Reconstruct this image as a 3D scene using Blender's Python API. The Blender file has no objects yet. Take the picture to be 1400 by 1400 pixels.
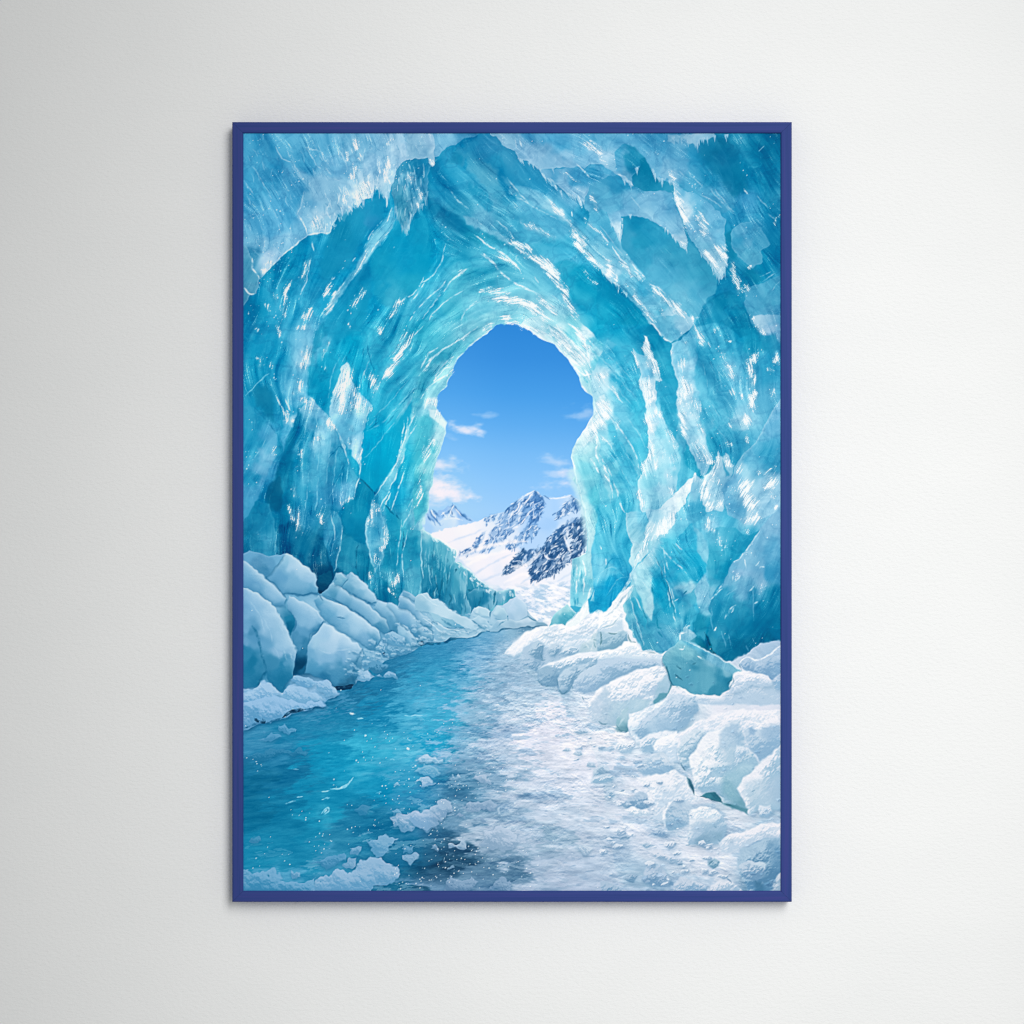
import bpy, math
import numpy as np

# ---------------------------------------------------------------- camera, light, exposure
S = 0.000572                      # metres per photograph pixel (an A2 print)
def X(px): return (px - 700.0) * S
def Z(py): return (700.0 - py) * S

scene = bpy.context.scene
cam_d = bpy.data.cameras.new("camera")
cam = bpy.data.objects.new("camera", cam_d)
scene.collection.objects.link(cam)
CAM_DIST = 2.0
cam.location = (0, -CAM_DIST, 0)
cam.rotation_euler = (math.radians(90), 0, 0)
cam_d.sensor_width = 36.0
FRONT = 0.020                     # front face of the frame stands this far off the wall
cam_d.lens = 36.0 * (CAM_DIST - FRONT) / (1400 * S)
cam_d.clip_start = 0.05
cam_d.clip_end = 100.0
scene.camera = cam

world = bpy.data.worlds.new("World")
scene.world = world
world.use_nodes = True
bg = world.node_tree.nodes["Background"]
bg.inputs[0].default_value = (0.98, 0.99, 0.985, 1)
bg.inputs[1].default_value = 0.335

def lamp(name, loc, target, size, power, col, spread=180):
    d = bpy.data.lights.new(name, 'AREA')
    d.shape = 'RECTANGLE'; d.size = size[0]; d.size_y = size[1]
    d.energy = power; d.color = col; d.spread = math.radians(spread)
    o = bpy.data.objects.new(name, d)
    scene.collection.objects.link(o)
    o.location = loc
    import mathutils
    v = mathutils.Vector(target) - mathutils.Vector(loc)
    o.rotation_euler = v.to_track_quat('-Z', 'Y').to_euler()
    return o
lamp("studio_softbox", (0.64, -2.2, 0.64), (0.20, 0, -0.12), (0.8, 1.7), 5.65, (1.0, 0.987, 0.983), 50)

scene.view_settings.view_transform = 'Standard'
scene.view_settings.look = 'None'
scene.view_settings.exposure = 0.0
scene.view_settings.gamma = 1.0
scene.view_settings.use_curve_mapping = False
scene.cycles.filter_width = 1.15
# ---------------------------------------------------------------- the printed picture, mixed as printing ink
# x, y below are counted in photograph pixels; the sheet runs from (X0, Y0)
X0, Y0, PW, PH = 331, 180, 738, 1042
TK = 250.0 / 1346.0
TILES = dict(a=(330,180), b=(575,180), c=(820,180), d=(330,440), e=(575,440), f=(820,440),
             g=(330,700), h=(575,700), i=(820,700), j=(330,960), k=(575,960), l=(820,960))
YY, XX = np.mgrid[0:PH, 0:PW].astype(np.float32)
XX = XX + X0 + 0.5; YY = YY + Y0 + 0.5
rng = np.random.RandomState(7)
_tab = np.random.RandomState(3).rand(8, 256, 256).astype(np.float32)

def vnoise(x, y, seed=0):
    t = _tab[seed % 8]
    xi = np.floor(x).astype(np.int32); yi = np.floor(y).astype(np.int32)
    fx = x - xi; fy = y - yi
    fx = fx*fx*(3-2*fx); fy = fy*fy*(3-2*fy)
    xi = xi + 37*seed; yi = yi + 91*seed
    a = xi & 255; b = (xi+1) & 255; c = yi & 255; d = (yi+1) & 255
    top = t[c, a]*(1-fx) + t[c, b]*fx
    bot = t[d, a]*(1-fx) + t[d, b]*fx
    return (top*(1-fy) + bot*fy)*2 - 1
def fbm(x, y, sc, octv=4, seed=0, gain=0.5):
    s = 0; a = 1.0; n = 0; f = 1.0/sc
    for o in range(octv):
        s = s + a*vnoise(x*f, y*f, seed+o); n += a*a
        a *= gain; f *= 2.03
    return s/np.sqrt(n)*1.7
def sstep(a, b, x):
    t = np.clip((x-a)/(b-a), 0, 1); return t*t*(3-2*t)
def blur(a, r):
    r = max(int(round(r)), 1)
    for _ in range(2):
        for ax in (0, 1):
            pad = [(0, 0)]*a.ndim; pad[ax] = (r+1, r)
            c = np.cumsum(np.pad(a, pad, mode='edge'), axis=ax, dtype=np.float64)
            n = a.shape[ax]
            hi = np.take(c, np.arange(2*r+1, 2*r+1+n), axis=ax); lo = np.take(c, np.arange(0, n), axis=ax)
            a = ((hi-lo)/(2*r+1)).astype(np.float32)
    return a
def shift(a, dx, dy):
    o = np.zeros_like(a); H, W = a.shape[:2]
    ys, yd = (slice(0, H-dy), slice(dy, H)) if dy >= 0 else (slice(-dy, H), slice(0, H+dy))
    xs, xd = (slice(0, W-dx), slice(dx, W)) if dx >= 0 else (slice(-dx, W), slice(0, W+dx))
    o[yd, xd] = a[ys, xs]; return o
def rgb(h):
    h = h.lstrip('#'); return np.array([int(h[q:q+2], 16)/255.0 for q in (0, 2, 4)], np.float32)
def P(tile, s):
    out = []
    o = TILES.get(tile)
    for w in s.split():
        x, y = w.split(',')[:2]; x = float(x); y = float(y)
        out.append((o[0]+x*TK, o[1]+y*TK) if o else (x, y))
    return np.array(out, np.float32)
def CP(tile, s):
    o = TILES.get(tile); out = []
    for w in s.split():
        x, y, h = w.split(','); x = float(x); y = float(y)
        if o: x = o[0]+x*TK; y = o[1]+y*TK
        out.append((x, y) + tuple(rgb(h)))
    return np.array(out, np.float32)
def smooth(pts, closed, n=4):
    # Catmull-Rom through the traced points
    N = len(pts); out = []
    rngk = range(N if closed else N-1)
    for q in rngk:
        p0 = pts[(q-1) % N] if closed or q > 0 else pts[0]
        p1 = pts[q]; p2 = pts[(q+1) % N]
        p3 = pts[(q+2) % N] if closed or q+2 < N else pts[N-1]
        for t in np.arange(n)/n:
            out.append(0.5*((2*p1)+(-p0+p2)*t+(2*p0-5*p1+4*p2-p3)*t*t+(-p0+3*p1-3*p2+p3)*t**3))
    if not closed: out.append(pts[-1])
    return np.array(out, np.float32)
def box(pts, m):
    x0 = max(int(pts[:, 0].min()-m)-X0, 0); x1 = min(int(pts[:, 0].max()+m)-X0+2, PW)
    y0 = max(int(pts[:, 1].min()-m)-Y0, 0); y1 = min(int(pts[:, 1].max()+m)-Y0+2, PH)
    return (slice(y0, max(y1, y0)), slice(x0, max(x1, x0)))
def sdf(pts, x, y):
    d = np.full(x.shape, 1e9, np.float32); ins = np.zeros(x.shape, bool)
    N = len(pts)
    for q in range(N):
        ax, ay = pts[q]; bx, by = pts[(q+1) % N]
        ex, ey = bx-ax, by-ay; L = ex*ex+ey*ey+1e-9
        wx = x-ax; wy = y-ay
        t = np.clip((wx*ex+wy*ey)/L, 0, 1)
        d = np.minimum(d, (wx-ex*t)**2+(wy-ey*t)**2)
        if ay != by:
            c = ((ay > y) != (by > y)) & (x < ex*(y-ay)/(by-ay)+ax)
            ins ^= c
    d = np.sqrt(d)
    return np.where(ins, -d, d)
def shep(cp, x, y, eps=30.0, pw=2.0):
    W = 0; C = 0
    for q in cp:
        w = 1.0/((x-q[0])**2+(y-q[1])**2+eps)**pw
        W = W+w; C = C+w[..., None]*q[2:5]
    return C/W[..., None]
def field(cp, eps=120.0, pw=2.0):
    q = 4
    ys = np.arange(0, PH+q, q, dtype=np.float32)+Y0; xs = np.arange(0, PW+q, q, dtype=np.float32)+X0
    gx, gy = np.meshgrid(xs, ys)
    f = shep(cp, gx, gy, eps, pw).astype(np.float32)
    u = (XX-X0)/q; v = (YY-Y0)/q
    ui = np.clip(u.astype(int), 0, f.shape[1]-2); vi = np.clip(v.astype(int), 0, f.shape[0]-2)
    fu = (u-ui)[..., None]; fv = (v-vi)[..., None]
    return (f[vi, ui]*(1-fu)+f[vi, ui+1]*fu)*(1-fv)+(f[vi+1, ui]*(1-fu)+f[vi+1, ui+1]*fu)*fv

IMG = np.zeros((PH, PW, 3), np.float32)
ICE = np.zeros((PH, PW), np.float32)      # where streaks of ice are drawn
GL = np.zeros((PH, PW), np.float32)       # how thickly glints lie
DOT = np.zeros((PH, PW), np.float32)      # how thickly sparkles lie
SNOW = np.zeros((PH, PW), np.float32)     # where lumps of snow are drawn
JX = JY = None

def mask(tile, s, soft=0.7, jit=1.0, sm=0, grow=0.0, jsc=0):
    pts = P(tile, s)
    if sm: pts = smooth(pts, True, sm)
    b = box(pts, soft*2+abs(jit)*2+6+max(grow, 0))
    x = XX[b]; y = YY[b]
    if x.size == 0: return b, np.zeros(x.shape, np.float32), np.zeros(x.shape, np.float32)
    if jit: x = x+jit*JX[jsc][b]; y = y+jit*JY[jsc][b]
    d = sdf(pts, x, y)-grow
    return b, sstep(soft, -soft, d), d
def poly(tile, s, cols, soft=0.7, jit=1.0, sm=0, al=1.0, rim=None, sh=None, ice=None, snow=None, jsc=0):
    # a patch of the picture: traced outline, colours between its colour points,
    # rim = (colour, width, strength, direction dx, dy): a brighter or darker edge on the side facing (dx, dy)
    b, m, d = mask(tile, s, soft, jit, sm, jsc=jsc)
    if m.size == 0: return
    if sh:
        b2, m2, _ = mask(tile, s, sh[1], jit, sm, 0, jsc)
        k = (m2*sh[2])[..., None]
        dy, dx = sh[4], sh[3]
        k = shift(k, int(dx), int(dy))
        IMG[b2] = IMG[b2]*(1-k)+rgb(sh[0])*k
    if ',' in cols:
        cp = CP(tile, cols)
        c = shep(cp, XX[b]+3*JX[1][b], YY[b]+3*JY[1][b])
    else:
        c = np.broadcast_to(rgb(cols), m.shape+(3,)).copy()
    if rim:
        rims = rim if isinstance(rim, list) else [rim]
        for (rc, rw, ra, rx, ry) in rims:
            f = 1.0
            if rx or ry:
                gy, gx = np.gradient(blur(d, max(1, rw*.7)))
                f = np.clip((gx*rx+gy*ry)/math.hypot(rx, ry), 0, 1)
            k = (np.exp(-np.clip(-d, 0, None)/rw)*ra*f)[..., None]
            c = c*(1-k)+rgb(rc)*k
    k = (m*al)[..., None]
    IMG[b] = IMG[b]*(1-k)+c*k
    if ice is not None: ICE[b] = ICE[b]*(1-m)+ice*m
    if snow is not None: SNOW[b] = SNOW[b]*(1-m)+snow*m
def lined(tile, s, sm=4, w=3.0, taper=True, jit=0.8):
    pts = P(tile, s)
    if sm and len(pts) > 2: pts = smooth(pts, False, sm)
    b = box(pts, w*2.5+4)
    x = XX[b]+jit*JX[0][b]; y = YY[b]+jit*JY[0][b]
    if x.size == 0: return b, None, None
    d = np.full(x.shape, 1e9, np.float32); tt = np.zeros(x.shape, np.float32)
    N = len(pts)-1
    for q in range(N):
        ax, ay = pts[q]; ex, ey = pts[q+1]-pts[q]; L = ex*ex+ey*ey+1e-9
        t = np.clip(((x-ax)*ex+(y-ay)*ey)/L, 0, 1)
        dd = (x-ax-ex*t)**2+(y-ay-ey*t)**2
        u = dd < d; d = np.where(u, dd, d); tt = np.where(u, (q+t)/N, tt)
    return b, np.sqrt(d), tt
def stroke(tile, s, col, w=1.5, al=0.8, taper=1, rough=0.5, sm=4, soft=0.6, jit=0.8):
    b, d, t = lined(tile, s, sm, w, jit=jit)
    if d is None: return
    ww = w*0.5
    if taper == 1: ww = ww*np.clip(np.sin(np.pi*np.clip(t, 0.02, 0.98))*1.6, 0.12, 1)
    elif taper == 2: ww = ww*np.clip(1.05-t, 0.1, 1)
    elif taper == 3: ww = ww*np.clip(0.05+t, 0.1, 1)
    m = sstep(soft+0.35, -soft, d-ww)*al
    if rough: m = m*np.clip(1-rough+rough*1.2*(0.5+0.8*NZ[b]), 0, 1)
    k = m[..., None]
    IMG[b] = IMG[b]*(1-k)+rgb(col)*k
def strokes(tile, col, w, al, *ss, **kw):
    for s in ss: stroke(tile, s, col, w, al, **kw)
def glint(tile, s, w=6, amt=1.0, dot=0.0, sm=4):
    b, d, t = lined(tile, s, sm, w*1.6, jit=2.0)
    if d is None: return
    g = np.exp(-(d/(w*0.55))**2)*np.clip(np.sin(np.pi*np.clip(t, 0.04, 0.96))*1.5, 0.25, 1)
    GL[b] = np.maximum(GL[b], g*amt)
    if dot: DOT[b] = np.maximum(DOT[b], g*dot)
def dots(tile, s, w=10, amt=1.0):
    b, d, t = lined(tile, s, 3, w*1.6, jit=2.0)
    if d is None: return
    DOT[b] = np.maximum(DOT[b], np.exp(-(d/(w*0.6))**2)*amt)
def flowfield(pts):
    q = np.array(pts, np.float32)
    ang = np.arctan2(q[:, 3], q[:, 2])*2
    cp = np.stack([q[:, 0], q[:, 1], np.cos(ang), np.sin(ang), 0*ang], 1)
    f = field(cp, 300.0, 1.8)
    a = np.arctan2(f[..., 1], f[..., 0])/2
    return np.cos(a), np.sin(a)
def lic(src, vx, vy, n, h):
    acc = np.array(src); wsum = 1.0
    ix = np.arange(PW, dtype=np.float32)[None, :]+np.zeros((PH, 1), np.float32)
    iy = np.arange(PH, dtype=np.float32)[:, None]+np.zeros((1, PW), np.float32)
    for sg in (1, -1):
        px = ix.copy(); py = iy.copy(); ox = vx*sg; oy = vy*sg
        for k in range(1, n+1):
            px = np.clip(px+ox*h, 0, PW-1); py = np.clip(py+oy*h, 0, PH-1)
            jx = px.astype(np.int32); jy = py.astype(np.int32)
            nx = vx[jy, jx]; ny = vy[jy, jx]
            f = np.where(nx*ox+ny*oy < 0, -1, 1)
            ox = nx*f; oy = ny*f
            w = 0.5+0.5*math.cos(math.pi*k/(n+1))
            acc += src[jy, jx]*w; wsum += w
    acc = acc/wsum
    return (acc-acc.mean())/acc.std()
def tint(m, col, al=1.0):
    k = (m*al)[..., None]
    IMG[:] = IMG*(1-k)+rgb(col)*k
def icicles(tile, s, n=10, ln=(4, 12), w=(1.4, 3), col='b5d8ea', tip='eef8fc', lean=.0, al=.9):
    # little hanging points along a traced edge
    pts = P(tile, s); seg = np.sqrt(((pts[1:]-pts[:-1])**2).sum(1)); cum = np.concatenate([[0], np.cumsum(seg)])
    for q in range(n):
        u = rng.rand()*cum[-1]; k = min(np.searchsorted(cum, u, side='right')-1, len(seg)-1)
        p = pts[k]+(pts[k+1]-pts[k])*(u-cum[k])/max(seg[k], 1e-6)
        L = ln[0]+(ln[1]-ln[0])*rng.rand()**1.8; W = w[0]+(w[1]-w[0])*rng.rand()
        dx = lean*L+rng.randn()*.08*L
        poly('', "%f,%f %f,%f %f,%f %f,%f" % (p[0]-W, p[1]-2, p[0]+W, p[1]-2, p[0]+W*.35+dx*.6, p[1]+L*.5, p[0]+dx, p[1]+L), col, soft=.6, jit=.25, al=al, rim=(tip, .8, .7, .4, 0))
def scatter(s, n, dx, dy, ln, w, cols, al=.8, spread=.35):
    # short slanting dashes inside an outline
    pts = P('', s); lo = pts.min(0); hi = pts.max(0); c = 0
    for q in range(n*6):
        if c >= n: break
        x = lo[0]+(hi[0]-lo[0])*rng.rand(); y = lo[1]+(hi[1]-lo[1])*rng.rand()
        if sdf(pts, np.array([[x]], np.float32), np.array([[y]], np.float32))[0, 0] > 0: continue
        a = math.atan2(dy, dx)+rng.randn()*spread; L = ln*(.4+rng.rand())
        x2 = x+math.cos(a)*L; y2 = y+math.sin(a)*L; c += 1
        stroke('', "%f,%f %f,%f %f,%f" % (x, y, (x+x2)/2+rng.randn()*.7, (y+y2)/2+rng.randn()*.7, x2, y2), cols[rng.randint(len(cols))], w*(.6+.8*rng.rand()), al, taper=1, rough=.2, sm=0, soft=.45, jit=.5)
JX = [fbm(XX, YY, 8, 2, 1)*.85, fbm(XX, YY, 22, 3, 2)*2, fbm(XX, YY, 4, 2, 6)*1.0]
JY = [fbm(XX, YY, 8, 2, 4)*.85, fbm(XX, YY, 22, 3, 5)*2, fbm(XX, YY, 4, 2, 7)*1.0]
NZ = fbm(XX, YY, 5, 3, 3)
# ---- ground tones of the ice, snow and river
icecp = [CP('a', "60,1300,0e90b8 300,1050,0e8cb5 500,1000,1290bb 700,900,1594c0 1000,600,189ac4 1200,900,0a9ac4 1000,1200,169ec6 1300,1250,45b0cf 1300,1000,109dc6 450,1150,30a0c6 200,1200,1b94bd 330,1300,2c9fc6 700,1250,1f9fc8 850,1150,1a9ac2 750,1100,1297c2"),
 CP('b', "60,900,0aa0c8 100,1200,40b2d0 300,200,1d93bd 450,100,2793bf 500,300,4aa6c8 200,400,2797bf 300,600,3fa6c6 450,650,6fb7d3 700,350,3a9fc6 850,350,3b9fc9 750,500,62b3d2 620,600,4aa9c8 900,600,58b0d0 1000,700,5ab2d2 850,800,4fb2d0 1100,860,3aa8cc 1150,450,6fb3d4 1000,1000,4bb0d0 1200,1100,12a0c6 1280,1250,0d9cc4 700,700,4fb0cf 600,1000,55b9d2 450,900,4bb4d0 300,850,36a8c8 300,1050,50b8d2 200,1250,35b0cc 500,1250,7ccbdf 700,1350,7fcde0 850,1150,6fc4da 950,1300,7fcbe0 1000,80,4fa6cf 1250,600,1f93bc 1250,800,6fbdd8"),
 CP('c', "1250,100,00709a 900,130,0a7aa4 1000,300,0d84ad 1200,350,0a80aa 700,150,2e97c2 600,250,62abd0 400,100,4ba3cb 100,100,62aed2 350,200,5fadd2 800,350,2a97bf 900,550,4ca6cc 750,550,5cafd2 1100,500,55a8cf 1250,500,1a8db5 850,680,5ab0d4 1000,620,2c9bc4 1100,750,50a9cc 1250,850,1d92b9 950,800,0f86ae 1150,1050,0c88b0 900,1100,1f95bc 650,850,3fa5c6 400,850,2c9cc2 300,700,1a95bd 600,1050,4fadcd 650,1250,5ab2d2 750,1100,3ba4c6 900,1250,1289b2 1000,1350,1590b8 1200,1250,52aacb 1300,1150,3f9fc4 100,1250,0d95bd 50,1100,0d95bd 200,1350,0c93bb 150,1000,6fbedb 50,800,5fb5d5"),
 CP('d', "100,100,1a94bd 60,300,0f8fb8 250,250,1a95be 480,150,6fb9d8 480,280,9fd0e6 400,500,5fb5d6 150,560,0a7faa 100,600,0b86b0 60,800,1b94be 200,850,45a5cd 200,1100,52a6cc 60,1250,3c9ec8 250,1300,0a709a 120,1340,0b7ea8 400,750,0b8db6 350,900,0d86ad 330,1150,0d85ac 520,800,4bacce 600,900,62b6d4 600,300,14a0c4 600,500,0f99c0 800,200,15a6ca 900,450,1ba8cc 1000,200,4abbd6 1150,350,3fb4d2 1250,250,45b8d4 1100,550,2cabcc 1250,450,45b6d2 1000,950,00a8cf 1100,850,0ea8cd 1150,1250,1aa6cc 1250,1000,1caccd 1280,800,55c2da 1300,650,8ad4e4 900,1280,0b8db4 800,1370,0a86ad 1320,1200,40b4d0"),
 CP('e', "50,100,3fb3cc 100,250,4bb8cf 30,400,4cbad0 200,150,5cc0d4 300,100,7fcddd 100,350,3db0c8 200,350,a5dfe8 400,80,8fd3e0 150,450,9cdbe6 60,580,d5eff5 30,750,4cbcd0 100,800,8fd6e2 20,950,3fb4ca 120,850,b5e5ec 60,1000,8fd4de 40,1150,3fb0c5 30,1300,5fc0d0 1050,150,c5ebf1 900,60,d0eef3 1100,100,7fd0de 1200,150,dff4f8 1300,80,10a8cb 1330,250,4fbcd4 1150,250,d5f0f4 1250,400,b0e2ec 1330,550,a0dde8 1320,700,e5f5f8 1250,850,f0f9fa 1200,1000,a5dfe8 1300,1100,6fcadb 1200,1200,7fcfdd 1300,1300,5cc3d6"),
 CP('f', "100,50,0c98c0 350,50,0b8cb5 100,250,35aed0 50,180,5fbcd8 200,450,25a8cc 280,600,0fa3c8 150,650,55bcd8 100,800,45b6d4 200,850,38b0d0 300,900,18a5c8 120,1000,25a8ca 50,950,8fd3e3 200,1150,3bb0d0 60,1250,6fc8dc 150,1350,45b5d2 430,300,2ba5c8 480,400,0f9ac0 520,550,25a3c8 640,200,7fc5e0 620,300,b0dcee 600,400,8fcde4 630,500,d5eef7 680,350,6fc0dc 750,250,35a5c8 800,400,35a6c9 850,250,45adcd 950,150,3ba8ca 1100,100,149ac0 1250,60,a0c8e2 1200,400,2a9dc4 1250,300,2c9fc6 950,350,62b5d4 900,550,45adcf 1050,720,8fcbe2 1200,550,55b0d2 1000,800,45aece 800,600,45b0d0 750,800,62bcd8 850,800,2aa3c6 560,850,5fbcd6 450,700,9fd8ea 560,1000,6fc4dc 650,1000,22a2c4 600,1150,42b2d0 1200,900,4ba9cc 950,1000,2aa2c6 1050,900,40abcc 1150,250,3aa5c8"),
 CP('i', "100,100,45b5d6 50,250,5fc0dc 130,350,35aed2 60,400,7fcce2 80,550,20a6d0 30,650,1c9fc8 250,80,8fcfe2 260,200,a0d8e8 450,60,d5eef6 600,80,6fc6de 700,50,45b3d2 850,100,a5d5ea 900,80,2ba3c8 950,50,2aa0c5 1100,60,c5e2f0 1120,150,0f90b8 1200,50,6fb5d5 1250,150,7fb8d8 300,350,c5e8f0 400,200,b5dfec 500,250,35b2d0 600,280,2aaccf 680,250,1fa6cc 720,400,0f9cc4 600,420,2aaed0 500,450,20a8cc 430,450,16a0c4 430,600,1a9abf 320,500,a5dce8 350,650,b0deea 270,700,4ab3ce 250,850,7fc8da 330,850,62b8d0 420,800,2a93b5 500,850,5aa8c6 450,950,4a9ebf 350,1000,62b5cc 600,600,6fc0da 640,700,2fa5c8 650,800,42aac8 740,850,178fb2 700,600,6fbdd8 760,500,7fc2dc 780,300,7fc6de 850,280,3aa8c8 900,400,1a98be 850,480,3ba0c4 900,620,2a97bd 760,980,0a7595 700,920,1585a5 900,1000,15809f"),
 CP('g', "60,150,0f7fa8 150,100,1b86ae 150,250,2a88b0 60,220,0d7099 280,100,0a7aa2 400,100,3a97bf 320,250,0a6790 420,200,156f97 580,100,2490b5 650,100,3a9cc0 600,300,12789e 500,350,0a6c93 700,200,2d93b5 780,150,067fa9 850,100,0591b9 760,300,1a88ab 600,470,065078 640,400,085a80 880,330,0f85a9 980,100,5ab0cf 1000,250,55abc9 1000,400,3a9dbd 1080,300,1a92b5 950,480,3d9dbd 1080,500,1687aa 1130,450,5fb0cc 1150,200,3ba6c5 1240,250,1589ad 1250,150,2a98b8 1310,100,9fd5e4 1330,300,4aa9c5 1250,450,3a9cbb 1330,500,2a8fb0 1070,620,0a6f95 870,420,3597b8 780,400,2088a8")]
rivcp = [CP('j', "50,300,3585b0 200,350,2a80ac 400,200,1d7ca8 700,100,1478a4 1000,100,127fad 1250,150,3a9cc4 60,600,0a6690 300,550,0d6a97 600,400,0f8ab5 900,350,2ba3c8 1200,350,45a9cc 600,650,0d82ad 800,500,0f8fba 1000,650,0f8cb8 1200,600,2e93bd 100,800,086a94 300,850,0c75a0 600,850,158db5 900,850,12709c 1100,900,0f6a96 200,1050,127fa9 500,1000,0f7fa9 800,1000,2580a8 150,1150,1585ae 400,1180,1580aa 650,1150,3b8db5 1250,1150,1d6f9a 1250,1300,10628a 100,1370,2a88b0 300,1300,4a98c0 600,30,3a85b0"),
 CP('k', "100,150,3aa5cb 50,300,1a9ac5 400,100,86b8d8 700,60,c5d8ea 1000,100,ecebf4 1200,60,a9c9e2 300,280,6fb0d5 600,250,b5cbe4 900,250,e6e6f3 1200,300,f2f0f6 300,400,86b3d5 600,420,b0c8e0 900,450,dde2f0 1200,450,e8e9f4 250,600,3d8cb8 100,650,2a82b0 500,600,74a8cc 800,650,c0d2e6 1100,600,d2dcec 50,1000,2d7ba6 300,850,6a9fc4 650,800,94b8d5 1000,800,bccfe4 1250,800,d5dfee 100,1200,0f5880 300,1150,22688f 550,1000,b5cae0 800,1000,b0c8e0 950,1000,8fb5d0 1200,1000,c0d2e6 400,1300,6a9abd 650,1250,5a90b5 900,1250,a9c2dc 1200,1250,b5cae2 100,1370,6a9ac0 1100,1350,bccde4"),
 CP('h', "650,870,8fbdd8 800,850,5f9cc0 450,950,4f95bf 600,920,6fa9ce 100,1020,2f84b2 300,1000,3a88b5 450,1050,5f9cc6 650,1000,a5c5de 150,1150,2f8fba 50,1250,2a93bd 400,1120,7fb0d3 600,1100,a0c3de 350,1250,5fa8cd 550,1250,8fb8d8 750,1250,a5c5e0 800,1360,b5d0e6 500,1370,8fb8d8 100,1380,3aa0c8 250,1120,2f88b5 650,1180,9cc0dc"),
 CP('g', "1250,1150,2a86b2 1000,1250,1c78a5 1300,1300,3a94bd 800,1350,1a6c98 1200,1070,2878a5 1100,1150,2474a0")]
rsncp = [CP('l', "100,250,f4f2f6 100,500,e0e6f2 60,550,b5d0e4 400,120,b5d0e8 300,200,dfe8f2 700,60,d0e0ee 900,60,e8eaf4 1200,80,e6e8f4 1250,250,b0cde6 450,450,b5d0e6 450,300,e5ecf5 650,250,b0d0e4 800,300,dde8f2 850,500,c5dcec 980,250,b0cde6 1000,650,94c5d8 1200,550,d0e0ee 1150,650,c5daea 300,600,e6ebf5 560,800,b0cce2 700,720,dce6f2 800,920,b5d0e6 750,830,dbe6f1 1000,850,e0e8f3 200,900,dfe6f2 100,1080,a5c2de 400,1100,d0dcec 700,1100,e0e6f2 900,1150,d8e2f0 1200,1080,94bfe0 1280,1150,78add2 1150,1250,b5cfe6 1180,1350,5a98bf 400,1280,94bbd8 220,1290,a5c5de 600,1300,c5d6e8 100,1350,bcd0e4 1000,1000,d0deee 1310,1330,bcd0e0 850,1330,d8e2f0"),
 CP('i', "100,1050,f4f4f8 100,1150,b5d0e8 250,1230,f0f2f8 60,1330,c5d8ea 1250,1100,a5c8e6 1150,1130,b5d0e8 1100,1200,dfe6f2 1300,1200,b0cce6 1200,1300,e0e6f2 700,1380,eef2f8 950,1350,d8e4f0 560,1330,e8eef6 1300,1350,dfe6f2 80,800,f4f6f9"),
 CP('h', "1000,900,f4f2f6 1200,700,f2f4f8 1150,850,e0e8f2 1300,800,d5e8ee 850,1000,a5c8de 930,1180,9cc2dc 1050,1120,b5d0e6 1200,1080,dbe6f2 1300,1060,dfeaf4 1200,1230,c0d6ea 1300,1180,b5d0e6 1250,1370,e5ecf6 1000,1330,a9c9e0")]
lsncp = [CP('g', "100,350,5a9cc4 250,350,6fabd0 400,380,8fbddb 350,500,6aa9cd 450,550,62a4ca 60,500,6fabd0 100,650,7fb2d5 200,750,86b8d8 300,850,8fbddb 60,800,6aa3ca 60,1050,3b8cb4 100,1150,1b77a2 250,1150,2a85b0 280,1280,1a78a2 400,650,6fadd0 500,700,8fbfdb 350,800,0e6f9a 430,900,62a3c8 450,1000,357faa 420,1150,0a4a70 600,900,8fbddb 700,700,7fb5d5 800,800,8fbddb 900,850,94bfdc 980,950,5a9fc5 700,600,4a93b8 900,560,9cc5df 950,700,6aa8cc 1050,780,7fb4d3 1100,850,4a90b5 1250,800,74add0 1200,680,7fb4d3 1300,720,86b8d5 1100,950,7fb2d2 1200,900,8fbcd8 1300,930,4a8db0 950,1080,6aa5c8 1050,1130,4a8fb5 900,1200,8fb8d5 400,1250,7fb0d5 200,1330,86b5da 500,1330,7aaed3 60,1350,7aadd2"),
 CP('h', "50,750,8fbfd8 100,680,a9cfe2 200,760,b5d5e6 150,830,94c2da 280,830,86b9d4 50,900,74add0 200,900,9cc5dc 350,880,a5cade 400,850,b5d5e6 600,820,9cc5dc 750,820,a5c9de 700,720,b5d0e6")]
ICEF = field(np.concatenate(icecp)); RIVF = field(np.concatenate(rivcp)); RSNF = field(np.concatenate(rsncp)); LSNF = field(np.concatenate(lsncp))
IMG[:] = ICEF
ICE[:] = 1.0

# ---- sky, clouds, mountains, valley
SKYPTS = P('e', "50,1390 65,1300 60,1250 85,1190 100,1080 120,1000 160,900 180,820 187,740 150,680 118,640 125,590 120,550 150,510 190,470 200,430 228,390 235,335 260,280 310,225 370,175 430,115 500,65 545,25 590,12 620,20 660,8 730,22 800,60 860,105 930,140 990,165 1020,205 1090,280 1130,345 1170,410 1190,470 1225,520 1270,555 1293,590 1290,610 1298,645 1270,690 1235,745 1180,840 1150,870 1120,930 1108,1000 1125,1060 1135,1130 1115,1160 1150,1200 1170,1290 1200,1380 1215,1460 1225,1520 1230,1600 1220,1680 1200,1710 1120,1750 1100,2000 1105,2090 900,2300 300,2300 120,1700 20,1560 10,1480")
skyS = ' '.join('%.2f,%.2f' % tuple(q) for q in SKYPTS)
_b, _m, _ = mask('', skyS, 0.7, 0.5)
_st = [(440, '2b87d9'), (490, '368fdf'), (540, '459ce7'), (580, '59a8ec'), (620, '72b6f1'), (660, '85c0f4'), (700, '97c8f5')]
_yy = YY[_b]-.05*(XX[_b]-700)
_c = np.stack([np.interp(_yy, [q[0] for q in _st], [rgb(q[1])[ch] for q in _st]) for ch in range(3)], -1)
_c = _c+(.022*sstep(700, 600, XX[_b]))[..., None]*np.array([1, .8, .3])
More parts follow.
